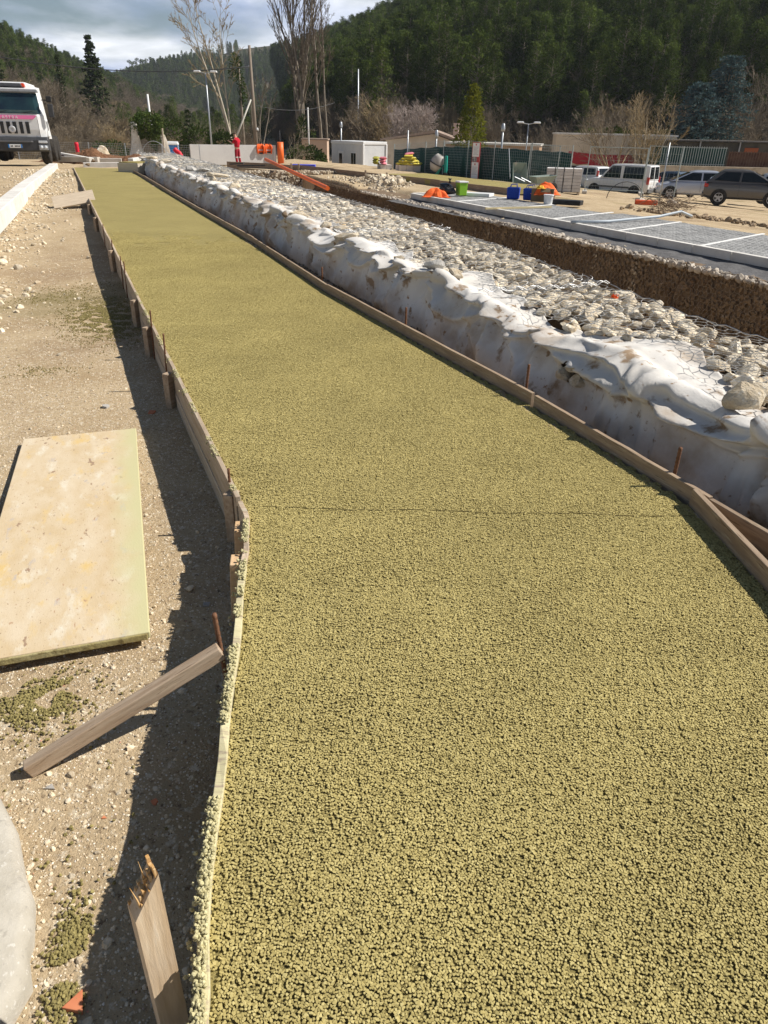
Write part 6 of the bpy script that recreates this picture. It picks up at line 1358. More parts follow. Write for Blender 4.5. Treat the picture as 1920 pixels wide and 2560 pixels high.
o = points_obj('dirt_clods', np.stack([x, y, ground_z(x, y)+.02], -1), np.clip(rng.gamma(2, .04, n)+.03, 0, .30)); tag(o, kind='stuff'); scatter_gn(o, 5, None, mat('dirt_clod', (.24, .17, .10), (.36, .27, .18), scale=2, rough=1, orand=.3), tilt=.8, smooth=False)

# ------------------------------------------------------------------ cars
def car(loc, rz, label, paint, kind='hatch', L=4.0, W=1.75, H=1.48, rim=M_RIM, rear_plate=True):
    """nose towards +x"""
    t = thing('parked_car' if kind != 'van' else 'parked_van', label, 'car' if kind != 'van' else 'van', loc, rz, 'cars parked on the lot')
    h2 = L/2; wb = L*.305
    belt = H*.645 if kind != 'van' else H*.56; hood = H*.60 if kind != 'van' else H*.58
    # stations: x, top height of the lower body, half width
    st = [(-h2, .50*H, .40), (-h2+.03, belt*.97, .44), (-h2+.25, belt, .485), (-wb, belt, .495), (0, belt, .5), (h2*.42, belt*.985, .5), (h2*.62, hood*.985, .49), (h2-.28, hood*.88, .465), (h2-.06, hood*.70, .41), (h2, .42*H*.8, .38)]
    mb = MB(); zb = .20
    for x, zt, w in st:
        w = w*W; zm = zb+(zt-zb)*.55; e = .0 if abs(x) < h2-.05 else .08
        mb.v += [(x*.985, -w*.90, zb+e), (x, -w*.985, zb+.14+e*.5), (x, -w, zm), (x, -w*.955, zt-.03), (x, -w*.86, zt), (x, w*.86, zt), (x, w*.955, zt-.03), (x, w, zm), (x, w*.985, zb+.14+e*.5), (x*.985, w*.90, zb+e)]
    k = 10
    for i in range(len(st)-1):
        for j in range(k): mb.f.append((i*k+j, (i+1)*k+j, (i+1)*k+(j+1) % k, i*k+(j+1) % k)); mb.m.append(0)
    mb.f += [tuple(range(k-1, -1, -1))[::-1], tuple(range((len(st)-1)*k, len(st)*k))[::-1]]; mb.m += [0, 0]
    o = mb.build('body', paint, t, smooth=True, bevel=.0); bm = bmesh.new(); bm.from_mesh(o.data); bmesh.ops.recalc_face_normals(bm, faces=bm.faces); bm.to_mesh(o.data); bm.free()
    sb = o.modifiers.new('sub', 'SUBSURF'); sb.levels = 1; sb.render_levels = 2
    # cabin
    if kind == 'van': gx = [(-h2+.04, -h2+.10), (h2*.50, h2*.16)]
    elif kind == 'sedan': gx = [(-h2+.35, -h2+.95), (h2*.52, h2*.06)]
    elif kind == 'small': gx = [(-h2+.06, -h2+.30), (h2*.56, h2*.12)]
    else: gx = [(-h2+.10, -h2+.80), (h2*.62, h2*.04)]
    (rb, rt_), (fb_, ft) = gx; w0, w1 = W*.455, W*.375 if kind != 'van' else W*.41
    zt = H
    def cab(x, z, s_): q = (z-belt)/(zt-belt); return (x, s_*(w0+(w1-w0)*q), z)
    mb = MB(); rows = []
    for z, q in ((belt-.03, 0), (belt+(zt-belt)*.55, .55), (zt-.05, .93), (zt, .99)):
        a = rb+(rt_-rb)*q; b = fb_+(ft-fb_)*q
        if z == zt: a += .12; b -= .14
        sh = .93 if z == zt else 1
        for x in (a, a+(b-a)*.25, (a+b)/2, a+(b-a)*.75, b):
            y = cab(x, z, 1)[1]*sh*(1 if a < x < b else .965); rows.append((x, y, z+(.012 if z == zt and a < x < b else 0)))
    nrow = 5; vs = [(x, y, z) for x, y, z in rows] + [(x, -y, z) for x, y, z in rows]; q_ = len(rows); fs = []
    for r_ in range(3):
        for i in range(nrow-1):
            a = r_*nrow+i; fs.append((a, a+nrow, a+nrow+1, a+1)); fs.append((q_+a, q_+a+1, q_+a+nrow+1, q_+a+nrow))
        a = r_*nrow; fs.append((a, q_+a, q_+a+nrow, a+nrow)); a = r_*nrow+nrow-1; fs.append((a, a+nrow, q_+a+nrow, q_+a))
    for i in range(nrow-1): a = 3*nrow+i; fs.append((a, q_+a, q_+a+1, a+1))
    mb.add(vs, fs); o = mb.build('cabin', paint, t, smooth=False, bevel=.035, seg=3); bm = bmesh.new(); bm.from_mesh(o.data); bmesh.ops.recalc_face_normals(bm, faces=bm.faces); bm.to_mesh(o.data); bm.free()
    # glass
    def pane(name, pts, m=M_GLASS):
        mb = MB(); a = [Vector(p) for p in pts]; nn = (a[1]-a[0]).cross(a[2]-a[0]).normalized(); c = sum(a, Vector())/len(a)
        if nn.dot(c-Vector((0, 0, belt-.3))) < 0: nn = -nn
        n = len(a); mb.v = [tuple(p-nn*.02) for p in a] + [tuple(p+nn*.010) for p in a]; mb.f = [tuple(range(n-1, -1, -1)), tuple(range(n, 2*n))] + [(i, (i+1) % n, n+(i+1) % n, n+i) for i in range(n)]; mb.m = [0]*len(mb.f)
        o = mb.build(name, m, t, bevel=.012); bm = bmesh.new(); bm.from_mesh(o.data); bmesh.ops.recalc_face_normals(bm, faces=bm.faces); bm.to_mesh(o.data); bm.free(); return o
    zl, zh = belt+.03, zt-.10
    def gxat(e, z): q = (z-belt)/(zt-belt); return gx[e][0]+(gx[e][1]-gx[e][0])*q
    for s_ in (-1, 1):
        xa, xb = gxat(0, zl)+.16, gxat(1, zl)-.12; xc, xd = gxat(0, zh)+.14, gxat(1, zh)-.10; xm = (xa+xb)/2-.05
        P4 = lambda x, z: cab(x, z, s_)
        if kind == 'van':
            pane('side_window', [P4(xa+.15, zl), P4(xm+.10, zl), P4(xm+.10, zh), P4(xc+.22, zh)]); pane('side_window', [P4(xm+.28, zl), P4(xb-.06, zl), P4(xd, zh), P4(xm+.32, zh)])
        else:
            pane('side_window', [P4(xa+.12, zl+.04), P4(xm-.04, zl), P4(xm-.02, zh), P4(xc+.06, zh)]); pane('side_window', [P4(xm+.05, zl), P4(xb-.04, zl), P4(xd, zh), P4(xm+.06, zh)])
        MB().box((fb_-.28, s_*(W/2+.07), belt+.06), (.12, .18, .13)).build('wing_mirror', paint, t, bevel=.03)
        for xq in (xm-.15, xb-.75): MB().box((xq, s_*(W*.485), belt-.12), (.16, .03, .03)).build('door_handle', paint, t, bevel=.008)
        MB().box((xm+.02, s_*W*.4985, (belt+.3)/2+.05), (.008, .012, belt-.42)).build('door_seam', M_BLACK, t)
    w_ = lambda z: w0+(w1-w0)*(z-belt)/(zt-belt)
    pane('windscreen', [(gxat(1, zl)+.0, -w_(zl)*.88, zl), (gxat(1, zl), w_(zl)*.88, zl), (gxat(1, zh), w_(zh)*.88, zh), (gxat(1, zh), -w_(zh)*.88, zh)])
    if kind == 'van':
        for y0, y1 in ((-.84, -.06), (.06, .84)): pane('rear_window', [(gxat(0, zl), w_(zl)*y0, zl), (gxat(0, zl), w_(zl)*y1, zl), (gxat(0, zh), w_(zh)*y1, zh), (gxat(0, zh), w_(zh)*y0, zh)])
        MB().box((-h2-.003, 0, belt*.78), (.02, .012, belt*.9)).build('door_seam', M_BLACK, t)
    else: pane('rear_window', [(gxat(0, zl+.05), -w_(zl)*.80, zl+.05), (gxat(0, zl+.05), w_(zl)*.80, zl+.05), (gxat(0, zh), w_(zh)*.82, zh), (gxat(0, zh), -w_(zh)*.82, zh)])
    # lamps, plates, bumpers
    for s_ in (-1, 1):
        MB().box((h2-.17, s_*W*.36, hood*.76), (.26, .30, .16), top=(.6, .85)).build('headlight', M_LAMP, t, bevel=.04)
        if kind == 'van': MB().box((-h2+.07, s_*W*.455, belt*.95), (.16, .10, .42)).build('tail_light', M_RED, t, bevel=.02)
        elif kind == 'small': MB().box((rb+.12, s_*w0*.93, belt+.16), (.14, .10, .34)).build('tail_light', M_RED, t, bevel=.02)
        else: MB().box((-h2+.10, s_*W*.40, belt*.84), (.20, .26, .16)).build('tail_light', M_RED, t, bevel=.03)
    MB().box((-h2+.02, 0, .40), (.14, W*.86, .24)).build('rear_bumper', paint if kind != 'van' else mat('grey_bumper', (.12, .12, .125), rough=.6), t, bevel=.05)
    pl_ = MB().box((-h2-.035, (0 if kind != 'van' else .28), belt*.62), (.012, .48, .11)).build('number_plate', M_WHITE, t); MB().box((-h2-.04, (0 if kind != 'van' else .28), belt*.62), (.008, .34, .05)).build('characters', M_TEXT, pl_)
    MB().box((h2-.02, 0, .36), (.10, W*.7, .22)).build('front_grille', M_BLACK, t, bevel=.03)
    if kind == 'van':
        for s_ in (-1, 1): MB().box((.1, s_*W*.497, .56), (L*.5, .03, .10)).build('rub_strip', M_DGREY, t, bevel=.01)
    # wheels
    r_ = .315 if kind != 'small' else .29
    for x in (-wb, wb):
        for s_ in (-1, 1):
            MB().lathe([(r_+.07, -.02), (r_+.07, .02)], (x, s_*(W/2-.012), r_+.01), 24, 'Y').build('wheel_arch', M_BLACK, t)
            w = MB().lathe([(r_*.62, -.09), (r_*.9, -.10), (r_, -.07), (r_, .07), (r_*.9, .10), (r_*.62, .09)], (x, s_*(W/2-.07), r_), 24, 'Y').build('wheel', M_TYRE, t, smooth=True)
            mb = MB(); mb.lathe([(r_*.66, -.06), (r_*.66, .06)], (x, s_*(W/2-.07), r_), 20, 'Y'); rm = mb.build('rim', M_STEELRIM, w)
            mb = MB(); yy_ = s_*(W/2+.034)
            for q in range(5):
                a = q*2*math.pi/5+.3; mb.bar((x, yy_, r_), (x+math.cos(a)*r_*.62, yy_, r_+math.sin(a)*r_*.62), .02, .085)
            mb.lathe([(r_*.60, -.012), (r_*.67, -.012), (r_*.67, .012), (r_*.60, .012)], (x, yy_, r_), 20, 'Y', cap=False); mb.lathe([(.06, -.015), (.06, .015)], (x, yy_, r_), 10, 'Y'); mb.build('spokes', rim, rm)
    return t
def paint(name, c, met=.0): return mat(name, c, rough=.32, spec=.5, metal=met, coat=.6)
P_WHITE = paint('car_white', (.74, .74, .73)); P_GREY = paint('car_grey', (.10, .092, .085), .3); P_SILV = paint('car_silver', (.50, .53, .60), .3); P_BLUE = paint('car_blue', (.05, .08, .12), .2); P_LIGHT = paint('car_light', (.42, .46, .50), .3)
car((13.2, 53.8, -1.95), R(128), 'small white hatchback with tall tail lights, left of the white van', P_WHITE, 'small', 3.65, 1.66, 1.55, M_STEELRIM)
car((14.9, 50.9, -2.0), R(140), 'white passenger van with twin rear doors', P_WHITE, 'van', 4.45, 1.85, 1.86, M_STEELRIM)
car((18.6, 52.5, -2.05), R(120), 'dark blue car half hidden behind the white van', P_BLUE, 'hatch', 4.0, 1.72, 1.48)
car((17.6, 45.7, -1.72), R(165), 'silver-blue hatchback behind the dark grey car', P_SILV, 'hatch', 4.1, 1.74, 1.50, M_RIM)
car((17.85, 39.3, -1.45), R(-22), 'dark grey hatchback with star-shaped rims at the right', P_GREY, 'hatch', 3.95, 1.76, 1.56)
car((22.6, 44.5, -1.75), R(-20), 'pale silver car cut off at the right picture edge', P_LIGHT, 'hatch', 4.2, 1.76, 1.50)
# ------------------------------------------------------------------ buildings and fences beyond the lot
M_CREAM = mat('cream_render', (.62, .53, .40), (.70, .61, .48), scale=1.2, rough=.95, bump=.3, bscale=20, spots=[((.45, .38, .29), .8, .60, .72)])
M_ROOF = mat('roof_tile', (.30, .22, .17), (.38, .29, .23), scale=6, rough=.9)
M_TAN = mat('tan_wall', (.50, .42, .33), (.58, .50, .40), scale=1.0, rough=.95, spots=[((.36, .30, .24), .9, .58, .7)])
def block(name, label, loc, rz, W, D, H, m, roof=None, cat='building'):
    t = thing(name, label, cat, loc, rz); MB().box((0, 0, H/2), (W, D, H)).build('wall', m, t); MB().box((0, 0, H+.06), (W+.2, D+.2, .14)).build('coping', roof or M_KERB, t); return t
t = block('low_building', 'low cream building with a red painted patch behind the white cars', (21.6, 79, -3.4), R(-8), 11.0, 6, 4.75, M_CREAM)
def flat_patch(t, pts, y, m, name):
    mb = MB(); n = len(pts); mb.v = [(x, y, z) for x, z in pts] + [(x, y+.02, z) for x, z in pts]; mb.f = [tuple(range(n)), tuple(range(2*n-1, n-1, -1))] + [((i+1) % n, i, n+i, n+(i+1) % n) for i in range(n)]; mb.m = [0]*len(mb.f); return mb.build(name, m, t)
M_REDP = mat('red_wall_paint', (.50, .035, .05), (.42, .05, .06), scale=2, rough=.9, spots=[((.6, .5, .42), 1.8, .60, .66)])
flat_patch(t, [(-4.4, 2.6), (-4.2, 3.35), (-1.4, 3.1), (1.6, 3.15), (2.2, 2.5), (1.8, 1.6), (.9, 1.9), (-.6, .9), (-1.9, 1.2), (-2.2, 2.3), (-3.3, 2.2)], -3.03, M_REDP, 'red_paint_patch')
flat_patch(t, [(2.7, .3), (2.7, 3.0), (5.0, 3.0), (5.0, .3)], -3.03, M_TAN, 'patched_render')
MB().box((-3.4, -3.05, 1.4), (1.1, .1, 1.4)).build('window', M_BLACK, t)
t = block('brick_shed', 'long low shed with tiled edge behind the green fence and sign', (8.5, 66, -2.6), R(-14), 7.5, 3.5, 3.15, mat('brick_band', (.36, .22, .13), (.44, .29, .18), scale=2, rough=.9, stretch=(1, 1, 8)))
t = thing('stone_house', 'tan gabled house with a shallow dark roof left of the yellow-green tree', 'house', (3.6, 76, -2.6), R(-8))
MB().side([(-3.9, 0), (3.4, 0), (3.4, 2.9), (.6, 3.75), (-3.9, 3.2)], -2, 3).build('wall', M_TAN, t); rf = MB(); rf.side([(-4.4, 3.13), (.6, 3.85), (.6, 4.05), (-4.4, 3.32)], -2.4, 3.3); rf.side([(.6, 3.85), (3.9, 2.83), (3.9, 3.03), (.6, 4.05)], -2.4, 3.3); rf.build('roof', M_ROOF, t)
MB().box((-1.2, -2.02, 1.4), (.8, .08, 1.1)).build('window', M_GLASS, t); MB().box((2.4, .4, 4.05), (.5, .5, 1.3)).build('chimney', mat('pink_chimney', (.55, .42, .34), rough=.95), t)
t = block('small_outbuilding', 'small salmon outbuilding behind the dark bush', (-8.0, 84, -2.6), 0, 2.6, 2.5, 2.95, mat('salmon_render', (.55, .40, .30), rough=.95), M_ROOF)
wall2 = thing('garden_wall', 'rubble garden wall behind the parked cars at right', 'wall', (28.4, 65, -2.6), R(-4))
mb = MB(); mb.box((0, 0, .85), (13.0, .4, 2.1)); mb.build('masonry', mat('rubble_masonry', (.40, .33, .24), (.55, .47, .36), scale=2.2, rough=1, bump=.8, bscale=4, bdist=.1), wall2)
def rail_fence(name, a, b, h, label, m, step=.13, backing=None, w=.05):
    a, b = Vector(a), Vector(b); d = b-a; L = d.length; t = thing(name, label, 'fence', a, math.atan2(d.y, d.x))
    mb0 = MB().box((0, 0, h/2), (w, .025, h)).mesh('picket', m)
    for k in range(int(L/step)+1): link('picket', mb0, t, 0, (k*step, 0, 0))
    for z in (.12, h-.1): MB().box((L/2, .03, z), (L, .03, .05)).build('rail', m, t)
    if backing: MB().box((L/2, .07, h*.48), (L, .02, h*.9)).build('backing_sheet', backing, t)
rail_fence('picket_fence', (22.5, 66.5, -.72), (27.8, 66.2, -.78), 1.45, 'grey steel railings with dark green sheet above the garden wall', M_GPOST, .2, M_NET)
rail_fence('picket_fence', (27.95, 66.1, -.80), (36, 65.4, -.85), 1.25, 'rusty brown railings above the garden wall at right', mat('rust_brown', (.13, .075, .05), (.19, .12, .085), scale=3, rough=.9), .22, mat('brown_sheet', (.10, .05, .035), (.16, .09, .06), scale=2, rough=.9))
t = thing('garden_shelter', 'dark sheltered sheds with green netting below the pine slope at right', 'shed', (30, 74, -1.4), R(-4))
MB().box((0, 0, 1.2), (13, 3, 2.4)).build('shed_body', mat('shed_dark', (.06, .06, .055), (.10, .095, .08), scale=1, rough=.9), t); MB().box((0, -.3, 2.5), (13.6, 3.8, .1)).build('roof', mat('sheet_roof', (.14, .13, .12), rough=.7), t)
MB().box((-4.2, -1.55, 1.1), (4.2, .06, 1.7)).build('green_net', M_NET, t); MB().box((2.6, -1.55, 1.6), (1.2, .06, .8)).build('orange_panel', mat('rust_orange', (.35, .11, .05), rough=.9), t); MB().box((-1.2, -1.6, 1.4), (2.0, .06, .14)).build('white_rail', M_WHITE, t)
for x in (-6, -2, 1.5, 5): MB().box((x, -1.6, 1.2), (.1, .1, 2.5)).build('post', M_GALV, t)
# ------------------------------------------------------------------ vegetation
def seg_mesh(name, segs, m, parent=None, n=3):
    """tapered twigs from (p0, p1, r0, r1) rows"""
    A = np.array([s[0] for s in segs], float); B = np.array([s[1] for s in segs], float); r0 = np.array([s[2] for s in segs])[:, None]; r1 = np.array([s[3] for s in segs])[:, None]
    d = B-A; d /= np.linalg.norm(d, axis=1)[:, None]+1e-9; up = np.where(np.abs(d[:, 2:3]) < .9, np.array([[0, 0, 1.]]), np.array([[1., 0, 0]])); a = np.cross(d, up); a /= np.linalg.norm(a, axis=1)[:, None]+1e-9; b = np.cross(d, a)
    V = []
    for P_, r_ in ((A, r0), (B, r1)):
        for k in range(n): c, s = math.cos(2*math.pi*k/n), math.sin(2*math.pi*k/n); V.append(P_+(a*c+b*s)*r_)
    V = np.stack(V, 1).reshape(-1, 3); base = np.arange(len(segs))[:, None]*2*n
    F = np.concatenate([base+np.array([[k, (k+1) % n, n+(k+1) % n, n+k]]) for k in range(n)])
    return link(name, from_np(name, V, F, m, True), parent)
def grow(rd, p, d, L, r, lvl, maxl, out, ang, up, nch, wob=.12, taper=.5, nseg=4, start=.3, rmin=.006, ratio=(.4, .62)):
    pts = [p]; q = p.copy(); dd = d.copy()
    for k in range(nseg):
        dd = (dd + Vector((rd.gauss(0, wob), rd.gauss(0, wob), rd.gauss(0, wob)+up))).normalized(); q = q + dd*(L/nseg); ra = r*(1-(1-taper)*k/nseg); rb = r*(1-(1-taper)*(k+1)/nseg)
        out[min(lvl, len(out)-1)].append((tuple(pts[-1]), tuple(q), max(ra, rmin), max(rb, rmin))); pts.append(q.copy())
    if lvl >= maxl: return
    for _ in range(nch[min(lvl, len(nch)-1)]):
        f = rd.uniform(start, 1.0); i = min(nseg-1, int(f*nseg)); k = f*nseg-i; pp = pts[i].lerp(pts[i+1], k); base = (pts[i+1]-pts[i]).normalized()
        ax = base.cross(Vector((rd.gauss(0, 1), rd.gauss(0, 1), rd.gauss(0, 1)))).normalized(); a = rd.uniform(ang[0], ang[1]); nd = (base*math.cos(a)+ax*math.sin(a)).normalized()
        grow(rd, pp, nd, L*rd.uniform(*ratio)*(1.05-.3*f), r*(1-(1-taper)*f)*rd.uniform(.38, .58), lvl+1, maxl, out, ang, up, nch, wob, taper, max(2, nseg-1), start, rmin, ratio)
M_BARK = mat('grey_bark', (.20, .165, .125), (.28, .24, .19), scale=3, rough=.95)
M_BARKP = mat('pale_bark', (.40, .35, .27), (.50, .45, .36), scale=3, rough=.95)
M_TWIGB = mat('brown_twigs', (.15, .118, .082), (.21, .172, .122), scale=2, rough=.95, orand=.15)
M_TWIGY = mat('ochre_twigs', (.27, .20, .11), (.33, .26, .15), scale=2, rough=.95)
def bare_tree(name, label, loc, seed, H, stems, r, maxl=3, nch=(9, 6, 4), ang=(.25, .6), up=.05, spread=.12, m=None, m2=None, wob=.06, start=.25, lean=(0, 0), cat='tree', group=None, rmin=.006, ratio=(.4, .62), thick=1.0):
    rd = random.Random(seed); out = [[], []]; t = thing(name, label, cat, loc, 0, group)
    for k in range(stems):
        d = Vector((lean[0]+rd.gauss(0, spread), lean[1]+rd.gauss(0, spread), 1)).normalized(); h = H*rd.uniform(.8, 1.0)
        grow(rd, Vector((rd.gauss(0, r*1.2) if stems > 1 else 0, rd.gauss(0, r*1.2) if stems > 1 else 0, -.2)), d, h, r*rd.uniform(.75, 1.1), 0, maxl, out, ang, up*.5, nch, wob, .22, 8, start, rmin, ratio)
    seg_mesh('trunk', out[0], m or M_BARK, t, 6); seg_mesh('branches', out[1], m2 or m or M_BARK, t, 3); return t
bare_tree('bare_tree', 'slender bare tree with pale leaning stems behind the street lamp', (-15.9, 80, -2.2), 5, 14.8, 3, .13, 3, (14, 8, 4), (.35, .8), .03, .075, M_BARKP, M_TWIGY, lean=(-.11, 0), rmin=.016, start=.40, ratio=(.2, .34))
t = bare_tree('bare_tree', 'huge upright bare tree with many stems right of the utility pole', (-10.6, 95, -2.4), 9, 22.0, 7, .20, 3, (16, 8, 4), (.15, .38), .05, .055, M_BARK, M_TWIGB, rmin=.018, start=.28, ratio=(.22, .36))
t = bare_tree('bare_tree', 'bare tree with spreading crown on the right of the huge upright one', (-8.6, 97, -2.4), 15, 19.5, 2, .22, 3, (16, 9, 4), (.3, .65), .04, .06, M_BARK, M_TWIGB, lean=(.10, 0), rmin=.018, start=.42, ratio=(.2, .33))
bare_tree('bare_tree', 'thin pale bare saplings between the leaning stems and the utility pole', (-14.2, 84, -2.2), 25, 8.0, 4, .08, 3, (10, 6, 4), (.3, .7), .04, .07, M_BARK, M_TWIGB, rmin=.012, ratio=(.2, .34))
# ivy on trunks
def leafy(name, label, loc, blobs, leaf, m, cat='bush', stem=True, group=None, seed=0, stem_h=.6, stem_r=.12):
    t = thing(name, label, cat, loc, 0, group); pts = np.concatenate([blob_points(n, c, r3, seed+i, .32, sh) for i, (n, c, r3, sh) in enumerate(blobs)]); leaves('crown', pts, leaf, m, t, seed=seed)
    if stem: MB().tube([(0, 0, -.3), (0.02, 0, stem_h*.5), (0, .02, stem_h)], [stem_r*1.2, stem_r, stem_r*.7], 7).build('trunk', M_BARK, t, smooth=True)
    return t
M_EVER = leafmat('evergreen_leaf', (.030, .050, .014), (.065, .085, .022), sc=.7)
M_HEDGE = leafmat('hedge_leaf', (.040, .062, .016), (.075, .10, .028), sc=.7)
M_MAGN = leafmat('magnolia_leaf', (.17, .17, .018), (.10, .12, .018), sc=.9, tr=.35)
M_BLUE_N = leafmat('blue_spruce_needle', (.05, .088, .088), (.105, .155, .152), sc=.8, tr=.12)
M_DARKN = leafmat('dark_needle', (.052, .078, .017), (.100, .132, .028), orand=.5, sc=.35, tr=.12)
M_FIRN = leafmat('fir_needle', (.030, .045, .016), (.055, .072, .026), sc=.4, tr=.12)
leafy('climbing_ivy', 'ivy climbing the trunks below the huge bare tree', (-10.3, 92.5, -2.4), [(900, (0, 0, 2.6), (.8, .8, 2.6), .4), (500, (1.1, 0, 1.8), (.6, .6, 1.9), .4)], .28, M_EVER, 'ivy', seed=3)
leafy('climbing_ivy', 'ivy tufts on the leaning stems behind the street lamp', (-14.9, 80.5, -2.2), [(500, (-.3, 0, 8.6), (.75, .6, 1.4), .2), (350, (.2, 0, 6.6), (.45, .5, 1.5), .2)], .2, M_HEDGE, 'ivy', seed=6, stem_h=9)
leafy('round_bush', 'dense rounded evergreen bush left of the white cabin', (-7.6, 70, -2.1), [(2600, (0, 0, 1.15), (1.75, 1.3, 1.15), .55), (800, (.9, 0, .9), (1.1, 1, .9), .6)], .20, M_HEDGE, 'bush', seed=11)
for k, (x, w, h, l) in enumerate([(-20.2, 1.6, 2.6, 'clipped evergreen hedge right of the ivy stump, left part'), (-17.9, 1.7, 2.3, 'clipped evergreen hedge right of the ivy stump, middle part'), (-16.0, 1.3, 2.0, 'clipped evergreen hedge by the street lamp, right part')]):
    leafy('hedge', l, (x+.3, 72+k, -1.8), [(2000, (0, 0, h*.75), (w, 1.3, h*.75), .6)], .22, M_HEDGE, 'hedge', seed=20+k, group='hedge behind the toilet')
for k, (x, y, rx, l) in enumerate([(24.0, 88, 4.0, 'long mossy green hedge above the cream building'), (31.0, 87, 3.6, 'mossy green hedge right of the first one, below the blue spruce')]):
    leafy('hedge', l, (x, y, .2), [(2400, (0, 0, 1.0), (rx, 1.2, .9), .6)], .26, mat_ if False else leafmat('mossy_leaf%d' % k, (.09, .105, .02), (.055, .075, .018), sc=.5), 'hedge', seed=30+k)
leafy('low_evergreen', 'low dark evergreen shrub behind the mesh fence and hoop', (-23.2, 66, -1.4), [(900, (0, 0, .9), (1.5, 1, .8), .5)], .2, M_HEDGE, 'bush', seed=41)
# the yellow-green cone
def cone_points(n, H, R_, seed, z0=.4, power=.75, jitter=.18, fill=.35):
    r_ = np.random.default_rng(seed); h = r_.random(n)**1.25; ang = r_.random(n)*6.283; rad = R_*(1-h)**power*(fill+(1-fill)*r_.random(n)**.5)
    k = np.array([1+.35*mnoise.noise(Vector((math.cos(a)*1.6, math.sin(a)*1.6, q*5+seed))) for a, q in zip(ang, h)]); rad = rad*k
    return np.stack([rad*np.cos(ang), rad*np.sin(ang), z0+h*(H-z0)], -1)+r_.normal(0, jitter, (n, 3))*.5
t = thing('magnolia_tree', 'cone-shaped yellow-green evergreen tree beside the gabled house', 'tree', (6.1, 62, -2.0)); leaves('crown', cone_points(3600, 6.5, 1.75, 4, .6, .6), .22, M_MAGN, t, seed=4); MB().tube([(0, 0, -.2), (0, 0, 5.5)], [.14, .03], 7).build('trunk', M_BARK, t)
# conifers
def conifer(name, label, loc, H, R_, seed, m, whorls=16, per=7, droop=.25, quads=16, leaf=.34, cat='tree', bark=None, z0=.08, power=.85, gaps=.0, thick=1.0):
    rd = random.Random(seed); t = thing(name, label, cat, loc); pts = []; sz = []; segs = []
    for w in range(whorls):
        f = z0+(1-z0)*(w+rd.random()*.6)/whorls; z = H*f; R0 = R_*max(.04, (1-f))**power*rd.uniform(.75, 1.12)
        for k in range(per):
            if rd.random() < gaps: continue
            a = rd.uniform(0, 6.283); L = R0*rd.uniform(.7, 1.1); e = Vector((math.cos(a)*L, math.sin(a)*L, -droop*L+rd.uniform(-.1, .25)*L)); segs.append(((0, 0, z), tuple(Vector((0, 0, z))+e), .05*thick*(1-f)+.015, .012))
            for q in range(quads):
                u = rd.random()**.6; p = Vector((0, 0, z))+e*u; s_ = .30*L*(1.1-u)+.10; pts.append((p.x+rd.gauss(0, s_*.55), p.y+rd.gauss(0, s_*.55), p.z+rd.gauss(0, s_*.30)+.06*u))
    leaves('crown', pts, leaf, m, t, seed=seed, aspect=.5); segs.append(((0, 0, -.3), (0, 0, H*.5), .018*H, .011*H)); segs.append(((0, 0, H*.5), (0, 0, H*.99), .011*H, .01)); seg_mesh('trunk', segs, bark or M_BARK, t, 5); return t
conifer('fir_tree', 'ragged old fir with bare upper branches rising above the left shrubs', (-51, 141, -3), 17.3, 4.4, 5, M_FIRN, 46, 7, .22, 20, .50, gaps=.12, power=.72, thick=1.6)
conifer('cypress_tree', 'thin dark cypress between the lorry and the fir', (-45, 112, -3), 12.4, .85, 6, M_FIRN, 34, 6, -.6, 9, .30, power=.35)
conifer('cypress_tree', 'dark conifer behind the lorry cab at the left picture edge', (-53, 112, -3), 11.5, 1.6, 16, M_FIRN, 26, 6, .2, 9, .36, power=.6)
for x, y, H, R_, s_, l in [(34.6, 86, 10.2, 3.6, 7, 'tall blue-grey spruce at the right, rear of two'), (31.5, 84.5, 7.6, 3.3, 8, 'shorter blue-grey spruce at the right, front of two')]:
    conifer('blue_spruce', l, (x, y, -1.4), H, R_, s_, M_BLUE_N, 24, 16, .18, 26, .28, power=.30, z0=.03)
conifer('small_conifer', 'small dark conifer among the bare shrubs left of the street lamp', (-22.2, 88, -2.5), 5.4, 1.7, 9, M_FIRN, 12, 6, .2, 10, .3)
# bare shrubs and pollards
bare_tree('pollard_tree', 'pale knotty pollarded tree with upright twigs behind the cabin', (1.2, 86, -2.6), 31, 5.4, 6, .20, 3, (10, 9, 5), (.5, 1.1), .10, .38, M_BARKP, mat('mauve_twigs', (.34, .275, .245), (.44, .37, .33), scale=2, rough=.95), wob=.12, rmin=.014)
bare_tree('pollard_tree', 'smaller pollarded tree left of the yellow-green tree', (4.7, 84, -2.6), 33, 4.6, 3, .15, 3, (8, 7, 4), (.5, 1.1), .08, .35, M_BARKP, M_TWIGB, wob=.12, rmin=.014)
bare_tree('bare_tree', 'spindly bare tree in front of the cream building, left of two', (19.8, 70, -2.4), 35, 5.6, 6, .09, 3, (7, 6, 4), (.3, .8), .05, .30, M_TWIGY, M_TWIGB, rmin=.010, start=.2)
bare_tree('bare_tree', 'spindly bare tree over the white van, right of two', (21.6, 68, -2.4), 37, 5.9, 6, .10, 3, (7, 6, 4), (.3, .8), .05, .32, M_BARKP, M_TWIGY, rmin=.010, start=.2)
bare_tree('bare_tree', 'leafless shrub with wild twigs by the orange pipe', (-7.4, 60, -1.6), 39, 3.4, 3, .04, 3, (5, 4, 3), (.4, 1.0), .05, .35, M_TWIGB, M_TWIGB, rmin=.007)
